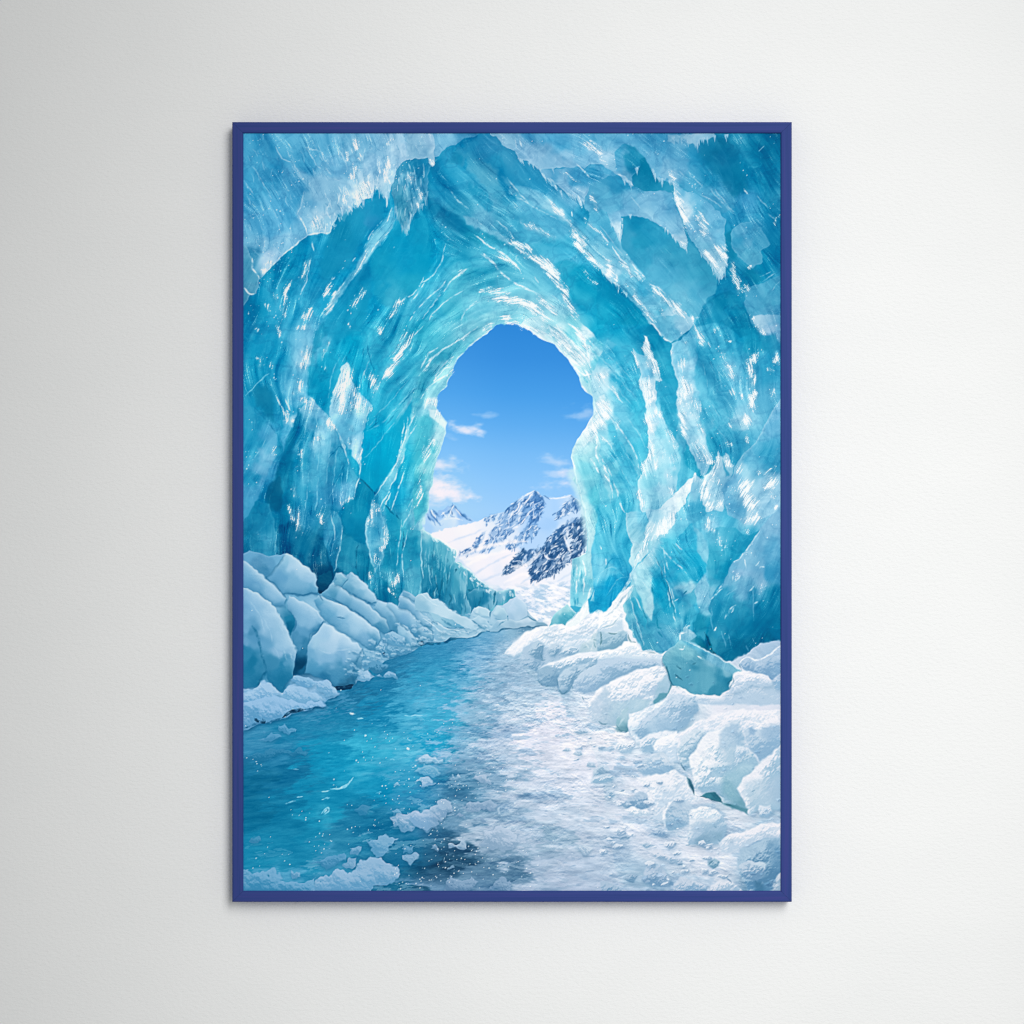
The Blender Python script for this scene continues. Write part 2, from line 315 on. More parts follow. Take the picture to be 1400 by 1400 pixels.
IMG[_b] = IMG[_b]*(1-_m[..., None])+_c*_m[..., None]; ICE[_b] *= 1-_m
OPEN = np.zeros((PH, PW), np.float32)
_b, _m, _ = mask('', skyS, 0.7, 0.5); OPEN[_b] = _m
def cloud(x, y, w, h, al, sl=0.12, sd=0):
    u = (XX-x); v = (YY-y-sl*u)
    n = fbm(XX*0.6+sd*31, YY*1.1+sd*17, 13, 4, sd)
    r = np.sqrt((u/w)**2+(np.where(v > 0, v*1.5, v)/h)**2)
    m = sstep(1.2, -0.15, r+0.42*n)*al*1.05*OPEN
    IMG[:] = IMG*(1-m[..., None])+rgb('f3ecf6')*m[..., None]
for cc in [(639, 590, 21, 12, .8, .2), (664, 568, 13, 5, .3, .1), (611, 636, 24, 11, .75, .1), (612, 674, 36, 22, .95, .25), (797, 567, 22, 11, .35, .0), (762, 632, 30, 9, .45, .05),
           (772, 661, 30, 16, .7, -.05), (765, 648, 20, 7, .35, .1), (595, 660, 14, 14, .7, 0), (590, 690, 30, 9, .35, 0), (785, 655, 12, 14, .5, 0), (620, 600, 15, 6, .2, .2), (790, 638, 18, 8, .25, .1)]:
    cloud(*cc, sd=int(cc[0]) % 5)
def opened(fn):
    keep = IMG.copy(); fn(); k = OPEN[..., None]; IMG[:] = keep*(1-k)+IMG*k
def mountains():
    poly('', "575,706 583,699 588,696 594,702 600,698 607,696 613,692 620,689.5 627,697 634,703 648,712 660,716 640,735 570,735", "585,702,a9cdf2 600,702,8fbdec 620,693,7fb0e0 628,702,8ab8ea 640,712,a5cdf4 600,715,c5def6 615,712,d5e6f8 590,722,a0cbf2", jit=1.2, ice=0, jsc=2)
    strokes('', '5f96cc', 2.2, .7, "620,690 614,697 606,703", "622,691 628,700 636,706", "588,698 596,708 606,718", "583,704 590,712 596,720", "612,700 620,708", jit=2)
    strokes('', 'f2f4fb', 1.8, .8, "619,691 610,699 602,704", "625,699 632,706", "603,712 618,708 632,712")
    strokes('', '4a80b8', 2.0, .75, "619,690 612,698 604,708", "621,691 626,699 634,707", "615,695 618,703", "586,697 592,706 600,715", "583,701 588,712", "592,697 600,706", "628,699 634,706 644,712", jit=1)
    strokes('', 'fafafd', 1.5, .85, "620,690 615,699 612,708", "622,694 630,704", "589,697 596,708", "604,700 610,708", jit=1)
    poly('', "575,738 590,729 612,722 636,717 651,714 664,708 675,704 686,700 694,697.5 703,688 711.5,679.6 720,677 731,671 735,671.5 742,678.5 752,680.5 760.7,680 772,678 781,676.8 786,680 791.4,682.4 798,692 806,700 806,860 575,860",
         "600,732,f1eef6 640,722,f3f1f8 650,738,eeeef7 690,705,cfe2f6 720,690,a5cbf2 745,700,a9d0f8 760,690,a5cef8 775,690,c5ddf6 745,720,a0caf5 730,740,b0d2f5 700,760,f4f0f6 660,775,f0eef6 640,755,e6eaf6 680,790,e5e9f5 720,800,f0eff6 760,810,eef0f8 740,840,f0f0f8 790,790,e8eef8 680,735,e2ebf8 770,730,d5e5f6 650,800,dfe6f4", jit=0.8, ice=0, jsc=2)
    # bare rock showing through the snow: slanting slabs broken by snow-filled gullies
    def rock(s, base, al, dark, n, snow=.35, ln=9, d=(-.62, .78)):
        b, m, dd = mask('', s, 1.2, 1.6, 0, 0, 2)
        k = m*al*(.55+.45*sstep(-.9, .6, fbm(XX[b]*.8+YY[b]*.6, YY[b]*.5, 4, 3, 4)))
        IMG[b] = IMG[b]*(1-k[..., None])+rgb(base)*k[..., None]
        scatter(s, int(n*1.4), d[0], d[1], ln*.85, 1.4, [base, dark, dark], .75)
        scatter(s, int(n*snow), d[0], d[1], ln*.9, 1.2, ['eef3fb', 'dfeaf8', 'c5daf2'], .85)
        scatter(s, int(n*.35), -d[0]*.8, d[1], ln*.6, 1.1, [dark, base], .6)
    rock("686,701 703,687 712,681 722,677 731,671 735,672 738,680 728,698 716,712 700,728 690,736 678,749 660,757 657,757 664,744 668,732 680,715", '6f9fd2', .62, '4678b0', 90, .6)
    rock("731,671 735,672 742,681 746,694 738,706 730,716 722,716 728,700", '5b8fc8', .75, '4374ae', 40, .35)
    rock("758,702 766,697 774,689 781,678 791,683 797,691 789,696 776,702 764,710", '6496ca', .6, '4577ad', 40, .5)
    rock("625,758 640,750 651,743.6 655,748 644,757 632,758", '5585ba', .75, '3f70a6', 22, .4, 6)
    rock("648,745 652,735 660,730 666,728 660,738 655,746", '6c9fd0', .5, '4a7cb5', 12, .5, 6)
    rock("690,747 700,738 712,728 722,716 735,716 741,722 728,736 712,744 700,750", '6f9fd0', .55, '4c7fb6', 45, .6, 7)
    rock("662,709 672,704 680,703 674,712 664,716", '6fa2d4', .5, '4c80b8', 10, .5, 5)
    rock("686.5,788 691,776 699,766 706,762 711,752 716,749 722,756 716,770 708,778 700,781", '47759f', .8, '335e8a', 40, .35, 7)
    rock("704,764 716,758 728,752 738,746 736,758 724,768 714,772", '5a88b5', .6, '3c6a9a', 25, .6, 7)
    rock("724,784 727,770 735,755 744,745 753,733 762,724 774,720 777,726 772,742 779,752 779,769 768,778 758,786 745,790 733,795.6 727,792", '3f6d9c', .9, '2d5885', 120, .45, 8)
    rock("778,722 786,712 797,704 803,712 804,737 800,750 790,760 781,768 779,752 784,736", '3f6c9a', .88, '2d5782', 70, .4, 8)
    rock("750,736 760,725 772,716 790,706 784,722 768,730 754,744", '5585b8', .5, '3f6fa2', 30, .7, 7)
    strokes('', '4d7fb5', 1.5, .8, "731,671 736,676 741,683 747,690", "742,678 752,682", "781,677 787,684 793,690", "712,680 704,688 697,694", jit=1)
    strokes('', 'f8f8fc', 1.6, .9, "731,671 724,675 715,679 708,684", "781,676.5 772,679 762,681 752,681", "735,672 739,679", jit=.8)
    strokes('', 'f4f4fb', 2.0, .9, "776,722 773,734 776,745 781,756", "731,673 724,681 714,693 706,704", "733,690 722,703 708,718 694,731", "745,744 760,748 772,745", "712,690 704,698 697,708", "742,757 754,766 770,758", jit=1.5, rough=.6)
    strokes('', 'fbf6f8', 4, .8, "620,768 650,752 690,742 722,740", "628,780 660,762 700,752", "700,775 720,772 740,752", "690,796 715,785 726,790", "636,766 668,758", rough=.2, soft=1.6)
    strokes('', 'b8d0ec', 2.2, .6, "640,790 672,770 700,758", "655,796 690,782", "612,742 640,732 660,724", "745,803 770,790 800,772", "760,805 785,792 802,780", "712,798 730,786", "625,762 645,757 668,750", rough=.3, soft=1.2)
    q_, k_, _ = mask('', "583,700 600,698 620,689 640,704 660,712 690,698 711,680 731,671 742,679 781,677 798,692 812,700 812,805 575,805 575,712", 1.0, .6)
    k_ = k_[..., None]; s_ = IMG[q_]*.7+blur(IMG[q_], 1)*.3
    s_ = np.clip(s_-np.clip(.80-s_.mean(2, keepdims=True), 0, .3)*np.array([.30, .22, .12]), 0, 1)
    IMG[q_] = IMG[q_]*(1-k_)+s_*k_
    poly('', "575,742 622,755 640,778 660,793 690,806 715,802 740,800 770,806 806,790 806,870 575,870", "640,790,c5daee 665,800,dbe6f2 690,812,c0d8ec 715,808,e6ebf6 740,815,c8dcee 765,808,e8edf7 785,815,dce8f4 700,830,b8d2e8 730,835,dfe7f4 760,835,e8edf6 745,850,eff2f8", jit=1.5, soft=2, ice=0)
    b = (slice(615, 680), slice(290, 478))
    n = fbm(XX[b]*0.7+YY[b]*0.5, YY[b]*1.7-XX[b]*.5, 6, 4, 4)
    g = sstep(-.1, .9, n)[..., None]*.55; w_ = sstep(795, 812, YY[b]+0.12*(XX[b]-700))[..., None]
    IMG[b] = IMG[b]*(1-g*w_)+rgb('8fb8d8')*g*w_
    g = sstep(.2, 1.0, -n)[..., None]*.8
    IMG[b] = IMG[b]*(1-g*w_)+rgb('fbfafd')*g*w_
opened(mountains)
# ---- far left ice wall beyond the opening
def farwall():
    poly('h', "0,130 30,140 60,160 150,215 255,285 255,360 290,372 330,410 380,450 440,500 470,530 560,590 690,565 700,620 660,700 300,900 -20,900", "30,250,4aaec4 100,250,4bb0c5 180,280,5fb8c8 100,400,2a98b3 180,450,2594b0 50,500,2a90ad 120,600,1580a2 280,450,4aa8bd 300,600,62b0c8 260,700,2688a8 380,480,45a5bb 400,600,2a90ad 450,650,2f95b3 520,620,8fc8d8 600,620,62b0c8 640,620,3a9ab5 220,180,8fd0d8 40,170,9cd6dd 230,310,7ac6d2", jit=.8, ice=.6, rim=('dff2f5', 1.8, .9, .5, -1))
    poly('h', "255,360 290,372 340,420 340,520 330,600 370,700 380,770 320,770 270,700 240,640 220,580 240,470", "280,420,6fc0cf 300,500,8fccd8 330,680,7fc0d2 280,650,2c8fae 250,520,3fa3ba", jit=1, rim=('c5e6ec', 1.5, .7, 1, -.3), ice=.5)
    poly('h', "345,590 400,570 470,560 540,590 560,680 520,710 440,700 380,700", "400,600,45a0ba 470,620,2a90b0 440,680,1f86a8 520,640,8fc6d6 540,600,b0dae4", jit=1.5, rim=('d0e9ef', 1.6, .7, .3, -1), ice=.5)
    poly('h', "560,590 620,570 680,600 690,640 640,690 590,700 565,660", "600,620,9fd0de 650,640,3b9ab5 610,680,4aa5be", jit=1.2, rim=('dff0f4', 1.4, .8, 0, -1), ice=.4)
    strokes('h', '14718f', 2.2, .8, "110,440 115,520 125,600", "160,480 150,560 135,640", "205,430 190,540 180,640", "210,600 225,640 205,690", "245,440 260,430 240,460", "545,590 540,680", "600,690 650,660 680,630", "100,560 85,640", "345,570 380,580", "450,620 420,690")
    strokes('h', '9bd4de', 1.2, .7, "200,260 180,380 165,480", "70,250 60,400 80,560", "150,300 130,420", "40,260 30,420", "255,300 225,400 200,500", "320,430 310,560", "370,480 395,560", "300,400 290,520 300,620", "420,520 430,580")
    strokes('h', 'f4fafb', 1.5, .9, "60,160 150,215 255,285 258,330", "258,365 330,412 440,502 475,535")
farwall()
_fw = ' '.join('%.1f,%.1f' % tuple(q) for q in P('h', "0,140 60,170 250,290 258,370 440,505 560,600 680,570 690,620 560,690 380,770 300,760 100,640 0,600"))
_b, _m, _ = mask('', _fw, 2.0, 1)
IMG[_b] = IMG[_b]*(1-_m[..., None]*np.array([.16, .10, .05]))
scatter(_fw, 90, .03, 1, 12, 1.3, ['0f6f93', '1a83a5', '8fcbd9', '0d6488', 'b5dde6', '2a93b3'], .42, .14)
scatter(' '.join('%.1f,%.1f' % tuple(q) for q in P('h', "20,135 60,155 255,280 260,355 440,495 560,585 690,560 700,610 560,625 430,540 250,400 240,320 60,200")), 60, .5, .4, 5, 2.0, ['f0f6fa', 'dfecf3', 'c5e0ea'], .7, .5)
# ---- left inner wall edge above it
stroke('h', "0,-20 18,40 22,90 12,150", 'c8e9ee', 4, .8, taper=0)
stroke('e', "60,1395 40,1420 10,1480 0,1500", 'bfe5ec', 3, .6)

# ---- foreground ceiling mass, top left
poly('a', "-20,-20 1346,-20 1900,-20 1720,30 1640,50 1560,105 1500,120 1445,175 1346,190 1210,200 1165,250 1140,300 1115,375 1090,455 1078,470 1066,555 1055,490 1030,450 990,400 965,480 900,495 880,525 850,555 820,500 800,545 790,600 755,665 735,640 720,605 660,700 650,745 560,748 480,762 400,832 320,892 250,962 190,1022 130,1092 108,1195 60,1200 10,1300 -20,1320",
 "50,50,3f9cc6 300,100,4aa3cb 600,100,5cabd0 900,100,77b6d6 1250,80,8fc0dc 100,400,3f9fc9 400,500,55a9d0 550,400,8cc0dc 700,420,86bdda 1000,250,8cbfdc 950,400,d0e5f2 900,450,eff6fa 200,700,55aad2 150,850,7fbcda 450,650,6fb6d8 600,600,a5cfe6 600,720,8cc6e0 200,970,b8d8ec 750,600,b0d6ea 1180,150,a5cbe2 200,300,3a9ac5 450,250,4aa2ca 700,250,6ab0d4 40,900,4c9dc0 60,1100,3a94b8 350,830,7ab8d8 300,600,4ba4ce 1500,60,6fb2d4 1700,20,62acd0 1350,130,93c2dc 800,500,c8e2f0 1050,400,a0cde2 380,350,58a8cf", jit=1.2, ice=.8, sh=('0d86b0', 5, .35, 3, 4))
poly('a', "370,240 420,330 480,420 440,500 415,590 460,680 490,740 560,745 640,740 655,690 730,580 800,520 820,420 700,330 560,340 470,300", "480,350,86bddb 460,450,8cc2de 430,570,7fb8d8 500,560,62acd2 560,640,b8dbec 620,700,98cbe3 700,560,8fc4df 750,440,8cc2de 580,420,86bddb", al=.75, soft=5, jit=2, ice=.5)
poly('a', "10,830 40,870 75,930 85,1000 130,1085 108,1195 60,1200 10,1290 -20,1290 -20,830", "30,900,5aa6c6 60,1050,479bbd 90,1150,559fc0 20,1200,4696b8", jit=1, ice=.3, rim=('a5d3e8', 1.4, .6, 1, -.3))
# the hanging block with its icicle
poly('a', "1210,200 1346,188 1440,190 1380,260 1375,440 1350,460 1340,540 1320,520 1305,610 1290,560 1270,620 1240,640 1230,700 1215,755 1190,730 1150,650 1130,550 1110,440 1115,375 1140,300 1165,250", "1250,250,1f8ab4 1350,230,2590ba 1180,330,4a9cc0 1150,450,4a9dbd 1190,600,4f9fbd 1220,700,7fb8cf 1260,400,3d9ac0 1280,500,6fb2cf 1330,400,4a9fc4 1190,480,5aa8c6 1340,300,3295bd 1240,330,6ab2d0 1140,540,3a94b5", jit=1.4, ice=.7, rim=('c5e3ef', 1.1, .6, .4, 1), sh=('0a80a8', 4, .35, 3, 3))
poly('b', "-100,10 90,10 100,60 98,190 100,240 85,255 65,230 60,190 -10,200 -110,195", "0,100,94c2dc 60,60,a5cce4 40,170,8fbfda 85,220,d5e9f4 -80,150,9cc8e0", jit=1, ice=.6, rim=('cfe6f2', 1.3, .6, .5, 1))
strokes('a', 'e8f4fa', 1.6, .85, "190,1020 250,960 320,890 400,830 480,760", "480,755 560,742 645,742 655,700", "655,700 720,606", "720,606 750,655 785,600", "740,580 755,640 770,570", "1066,550 1062,500 1058,460", "1085,455 1095,390 1080,330", "75,930 85,1000 130,1080", "990,400 1030,450 1050,500", "20,1150 60,1195 105,1195", "480,750 450,660 415,600", "860,540 870,470 905,400", taper=1)
strokes('a', 'cfe6f1', 1.3, .55, "560,90 600,180 640,250", "520,60 560,150 600,210", "470,100 540,220 590,280", "330,140 400,260 460,350", "700,110 740,180 770,240", "910,120 890,200 930,280", "250,110 300,190 380,230", "620,260 660,310", "415,600 440,540 460,440", "40,480 80,560", "20,360 90,460", "130,330 170,400", "480,110 520,130 600,150")
# ---- dark cavity under the ceiling with its ribs
poly('a', "940,900 1040,820 1110,700 1150,650 1215,755 1300,620 1346,600 1420,760 1400,1000 1346,1080 1250,1200 1100,1290 1000,1250 960,1150 930,1000", "1200,900,079ac6 1300,700,0f9ac4 1050,1000,18a0c6 1100,1200,3aadcd 1350,950,0a9fc8 1000,1120,129bc4 1250,1100,1fa6c8", al=.8, soft=5, jit=2, ice=.25)
poly('a', "650,760 720,630 800,560 880,540 980,490 1020,470 1060,570 1040,640 930,760 850,880 760,1020 700,1060 600,1100 560,1000 600,880", "700,900,1392bd 850,700,1595c0 1000,560,1a98c4 950,680,2f97c6 700,780,0e8ab4 620,1000,1090bb", al=.8, soft=6, jit=2, ice=.2)
poly('a', "930,960 830,1080 720,1200 640,1320 570,1470 700,1540 880,1460 960,1200 940,1080", "900,1000,0c86b4 800,1200,0f93bf 700,1350,149ac4 930,1200,1297c2 900,1380,1a9fc6", al=.8, soft=4, jit=1.5, ice=.3)
poly('a', "1120,560 1050,640 960,750 900,880 840,1000 730,1130 650,1230 600,1370 640,1330 760,1150 860,1040 940,920 1010,830 1090,740 1130,640", "1080,640,62b3d2 980,780,7fc2da 920,930,8fcbe2 800,1090,62b8d6 680,1270,a5d8ea", al=.8, soft=2, jit=1.5, ice=1, rim=('e8f5fa', 1.3, .7, 1, 1))
strokes('a', 'd5ecf5', 1.3, .8, "1035,650 960,740 900,860", "1080,740 1000,820 940,900", "800,960 840,920", "750,1000 700,1060 660,1090", "670,1070 620,1150 605,1240", "1346,1070 1280,1170 1200,1230 1150,1270", "1346,1110 1300,1180 1230,1280", "1346,1240 1270,1330 1240,1390", "520,800 530,880", "510,930 480,1080 420,1230", "760,1100 690,1200 640,1290", "1110,560 1060,680", rough=.8)
glint('a', "500,930 470,1010 440,1090", 8, .95); glint('a', "350,1110 320,1200 310,1290 290,1395", 8, .85, .3); glint('a', "740,1120 690,1210 630,1300 600,1370", 6, .95)
glint('a', "660,1080 630,1150 615,1230", 7, .7); glint('a', "910,1130 860,1220 800,1300", 8, .9, .2); glint('a', "940,830 880,980 800,1080", 4, .7)
glint('a', "1200,1210 1130,1300 1060,1395", 7, .9); glint('a', "520,1290 480,1350 450,1400", 8, .8); glint('a', "240,1200 250,1240", 6, .7); glint('a', "180,1250 200,1330", 6, .6, .4)
glint('a', "830,20 840,150", 8, .95, .4); glint('a', "780,140 780,240", 6, .9); glint('a', "870,130 880,240", 4, .7); glint('a', "820,240 840,300 800,360", 10, .9, .3); glint('a', "910,360 900,420 850,520", 12, 1.15, .2); glint('a', "960,390 930,470", 10, 1.1)
glint('a', "1090,190 1075,280 1060,400", 6, .8); glint('a', "770,430 760,560", 8, .7, .3); glint('a', "560,610 540,690 600,700", 10, .7, .5); glint('a', "210,950 205,990", 7, 1.4); glint('a', "160,1010 175,1040", 7, 1)
glint('a', "1120,30 1060,120", 5, .6, .3); glint('a', "1240,290 1250,400", 5, .6, .4); glint('a', "1340,430 1280,580", 5, .7, .3); glint('b', "80,190 85,240", 5, 1)
dots('a', "60,60 250,60 300,100", 14, .6); dots('a', "130,1110 250,1000 330,930", 12, .8); dots('a', "50,700 150,850 300,850 400,720", 22, .45); dots('a', "200,550 300,700", 25, .35); dots('a', "450,560 560,620 640,700", 15, .6); dots('a', "1180,300 1250,220 1330,330", 18, .5); dots('a', "60,1330 200,1300 250,1350", 16, .55); dots('a', "700,50 750,300", 14, .35); dots('a', "100,180 250,160 350,300", 25, .25); dots('a',"760,1280 800,1330",8,.7)

# ---- top centre and the right side of the vault
poly('b', "310,95 400,40 440,10 510,10 560,40 600,90 650,120 700,150 730,200 850,258 960,420 900,460 780,420 640,380 540,260 420,200 330,200 300,250 200,210 250,130", "380,120,2c95c0 500,120,318fbc 620,200,3395bf 750,280,2f97c2 880,380,2795c2 350,180,3d9dc3 250,190,1a8eb8 560,280,1c8ebb 700,370,2f9ac4", al=.85, soft=3, jit=2, ice=.4)
poly('b', "340,200 440,190 530,260 570,350 640,430 700,480 640,560 550,560 500,450 430,350 330,280", "420,240,5aabc9 500,330,62b0cc 600,450,55accb 550,520,5fb3d0 640,520,3a9fc3", al=.7, soft=3, jit=2, ice=.8)
poly('b', "350,380 420,390 500,470 540,560 500,580 440,540 380,470", "1c92bb", al=.75, soft=2.5, jit=2, ice=.7)
poly('b', "560,250 600,260 650,400 700,520 650,500 580,380", "158cba", al=.7, soft=2.5, jit=2, ice=.7)
poly('b', "600,330 720,400 860,440 950,500 1050,600 1150,720 1000,620 860,550 720,520 650,430", "700,420,6fbad6 850,480,86c5de 950,540,a0d2e5 1080,650,b5dcec 750,500,62b4d2", al=.8, soft=3, jit=2, ice=1)
poly('b', "40,470 130,520 220,600 330,670 420,720 560,760 700,880 600,850 470,800 430,840 330,780 200,690 90,620 -20,600", "100,540,0e84b0 170,560,0873a2 250,680,0a80ac 380,760,1c94b8 500,800,2a9fc0 60,590,0f93bd", al=.95, soft=4, jit=2, ice=.5)
poly('b', "310,620 420,640 480,690 560,740 640,790 720,860 640,830 520,760 430,710 340,670", "400,660,7cbdd6 480,700,7fc4db 600,780,8ccbe0", al=.9, soft=2, jit=1.5, ice=1)
poly('b', "740,640 860,700 980,770 990,820 860,770 780,720", "86c9e0", al=.7, soft=3, jit=2, ice=1)
poly('b', "700,760 850,830 1000,850 1150,870 1260,930 1346,1060 1346,900 1250,860 1100,800 1000,790 850,740 760,720", "800,770,4fb0d0 1000,830,34a6c9 1200,880,5cb6d2 1300,980,8fcfe2", al=.7, soft=3, jit=2, ice=.8)
poly('b', "990,960 1080,940 1200,985 1290,1080 1346,1140 1400,1200 1400,1420 1346,1400 1250,1350 1150,1270 1080,1170 1040,1080 1010,1010", "1050,980,2aa5c8 1200,1080,0d9cc2 1150,1180,1fa5c8 1300,1300,0b9bc4 1340,1180,0d9ac0", al=.95, soft=2.5, jit=1.5, ice=.5)
poly('b', "230,1050 330,1000 450,1010 560,1010 700,1120 850,1200 960,1300 1010,1400 300,1400 200,1380 150,1280", "300,1120,4ab8cf 500,1080,3eb2cc 400,1280,6ac6da 600,1180,6fc6da 800,1250,8fd3e2 700,1370,8fd6e4 500,1390,9cdce6 250,1350,4dbbd0", al=.8, soft=4, jit=2, ice=1)
strokes('b', 'f4fbfd', 2.0, .9, "390,750 480,820 560,870 640,920 700,980 745,1045", "440,900 540,970 600,1040 720,1130 860,1200 960,1290 1010,1390", "450,890 500,930 560,980", rough=.5)
strokes('b', 'd0ebf3', 1.5, .75, "590,760 700,850 850,950 1000,1080", "10,1380 120,1230 220,1100 300,1030", "60,1390 100,1330 220,1220 330,1160", "180,820 150,960 60,1080 0,1110", "20,1250 120,1170 190,1090", "250,1080 340,1010", "230,1100 300,1030 350,1010", "200,400 290,520 350,560", "640,340 700,420 790,520", "840,1070 875,1115", "550,650 620,700 690,790", "300,1390 340,1300 440,1250", "650,1360 720,1330 800,1340", "700,480 850,560 1000,640", "760,1140 870,1210 960,1320")
glint('b', "700,850 850,950 960,1030 1040,1140 1100,1290 1150,1390", 9, 1.15); glint('b', "850,920 960,1000 1010,1090", 13, 1.05); glint('b', "640,790 760,850 830,880", 7, .9); glint('b', "760,650 870,720 980,780", 8, .75, .2); glint('b', "950,510 1000,580 1060,640", 6, .9)
glint('b', "1090,690 1150,780 1220,880 1290,960 1346,1040", 10, 1.1); glint('b', "1060,620 1160,740 1230,800", 7, .8); glint('b', "390,1240 560,1220 650,1230 760,1260 870,1330 960,1400", 11, 1.1); glint('b', "420,1190 520,1160 600,1170", 7, .8); glint('b', "600,1360 660,1380", 10, 1.1)
glint('b', "1180,620 1260,700 1330,760", 4, .7); glint('b', "1200,70 1270,110 1330,190", 8, .9, .3); glint('b', "1190,1000 1260,1090 1310,1140", 4, .55); glint('b', "850,1200 950,1290 1000,1380", 8, .9); glint('b', "560,890 640,950 720,1030", 5, .7); glint('b',"240,1060 340,1010",4,.7)
# ledges along the right of the vault
poly('b', "510,-10 515,15 560,40 600,85 640,112 690,142 720,195 780,210 850,258 880,285 960,272 1050,256 1150,282 1210,302 1245,340 1225,290 1205,255 1250,238 1346,245 1346,-10", "800,60,58a9d0 900,200,96c4df 1050,200,93c3df 1250,190,7ab8d9 620,60,8fc0da 1300,60,5aabd0 700,120,86bbd9 1000,80,4ea5ce 1150,130,62aed3 800,180,9cc8e2 560,25,86bbd6", jit=1.2, ice=.7, sh=('1f86b2', 4, .4, -1, 4), rim=('c0dfee', 1.5, .5, -.3, 1))
poly('b', "870,275 905,330 960,375 1000,432 985,380 1020,400 1090,460 1150,492 1188,548 1192,512 1230,530 1262,555 1290,610 1315,622 1346,590 1400,560 1400,330 1300,270 1200,260 1100,262 960,275", "950,310,62add1 1050,380,8fc2de 1150,350,4ba4cc 1150,450,93c5e0 1250,480,9fcce4 1300,560,b5d8ea 1250,330,3f9fc8 1350,450,74b8d8 900,300,7fbad9", jit=1.2, ice=.8, sh=('1c86b0', 4, .5, 0, 5), rim=('cfe6f2', 1.2, .5, -.4, 1))
poly('b', "1192,545 1230,540 1262,560 1290,615 1346,640 1400,740 1346,770 1290,720 1230,640", "1230,580,1c90ba 1300,690,2a9ac1 1346,680,1b92bc", al=.9, soft=2, jit=1.5, ice=.5)
strokes('b', 'f0f8fc', 1.4, .8, "960,350 985,380 1005,430", "1150,240 1205,290 1240,335", "1160,470 1188,545", "720,20 735,70 740,115", "1110,590 1120,620", "690,60 700,110", "1300,540 1345,590")
glint('b', "1040,290 1100,330 1200,390", 5, .7, .3); glint('b', "1250,450 1310,590", 6, .8)

icicles('a', "720,600 785,590 800,545 820,500 880,520 960,480 990,400", 16, (4, 13), (1.2, 2.6), '9fcbe2')
icicles('a', "1010,420 1060,480 1085,450 1100,380", 7, (5, 18), (1.2, 2.4), '8cc2dc')
icicles('a', "1130,540 1160,650 1200,735 1235,650 1290,570 1340,530", 16, (5, 16), (1.2, 2.6), '6fb2cf')
icicles('b', "-60,300 0,470 30,500 50,440", 10, (6, 20), (1.2, 2.4), '6fb2cf')
icicles('b', "720,200 850,258 880,280 960,272 1050,256", 9, (3, 8), (1, 2), 'a5cfe4', lean=.4)
icicles('b', "880,300 960,370 1000,430 1090,460 1150,492 1188,540", 14, (4, 13), (1, 2.2), 'a5cfe4', lean=.45)
icicles('b', "1192,512 1262,555 1310,615 1346,590", 9, (4, 13), (1, 2.4), 'b5d8ea', lean=.4)
scatter(' '.join('%.1f,%.1f' % tuple(q) for q in P('a', "1130,250 1346,200 1360,400 1260,600 1215,730 1150,600")), 60, .05, 1, 12, 1.3, ['b5dcea', '8cc6de', '2f93b8', '1a82aa', 'd5ecf5'], .6, .15)
scatter(' '.join('%.1f,%.1f' % tuple(q) for q in P('a', "20,20 1340,20 1340,170 1150,260 900,430 640,650 480,730 300,850 150,1000 30,1000")), 170, .42, .9, 11, .9, ['b5d8ea', '8cc2de', 'cfe6f2', '3f96c0', '3088b5'], .34, .3)
scatter(' '.join('%.1f,%.1f' % tuple(q) for q in P('a', "700,400 960,300 1150,150 1190,220 1000,400 850,540 620,720 520,720")), 110, .1, 1, 8, 1.1, ['eef7fb', 'd5eaf4', 'ffffff', '6fb0d2'], .5, .35)
# ---- upper right: ledges, dark pockets, bright ridge
poly('c', "0,240 60,270 110,300 190,345 245,397 232,335 275,292 268,250 300,240 290,200 330,195 365,235 400,310 440,357 446,318 462,350 480,357 490,335 540,375 620,420 700,480 900,600 1000,560 980,300 870,60 840,10 -40,10", "50,60,62aed2 200,60,5aa9d0 400,80,4ea4cc 620,60,6ab0d2 800,40,5cabd0 50,200,9cc9e2 200,230,62add0 400,180,62add2 480,290,8cc2de 600,250,62abd0 700,180,2f97c2 800,200,1f8db8 700,350,45a2c9 850,300,2a95be 900,500,4aa5cb 230,330,8fc3de 330,150,55a8cf 780,450,4ca6cc", jit=1.2, ice=.6)
poly('c', "720,60 780,65 850,20 950,30 1010,120 1040,260 1100,420 1000,480 850,300 720,170", "850,100,0876a0 950,180,0672a0 780,130,1585ae 1000,350,0d80aa 900,260,1484ae", al=.8, soft=6, jit=3, ice=.3)
poly('c', "500,20 840,10 850,35 800,60 720,60 708,115 690,80 660,85 640,60 600,40 585,80 560,60 545,100 530,70 505,60", "560,30,86bcd8 650,60,a5cce2 800,30,8fc0da", al=.85, jit=1.2, soft=1, ice=.4)
poly('c', "105,150 180,85 250,105 320,180 330,195 300,245 270,255 278,290 235,330 240,370 180,320 120,290 110,210", "150,150,3d9ec6 200,200,5aa8cd 250,150,1f8db5 220,280,74b5d3 150,270,5aaad0 290,220,1a8ab3", jit=1, ice=.6, soft=1.2)
poly('c', "295,240 292,200 330,193 368,240 400,312 440,357 480,358 540,378 552,450 520,470 430,435 330,440 248,398 236,335 276,294", "330,250,0a81aa 450,400,2494bb 300,370,1a8cb4 380,330,0c83ac 520,430,2f9ac0 260,370,2792b8", jit=1, soft=1.2, ice=.3)
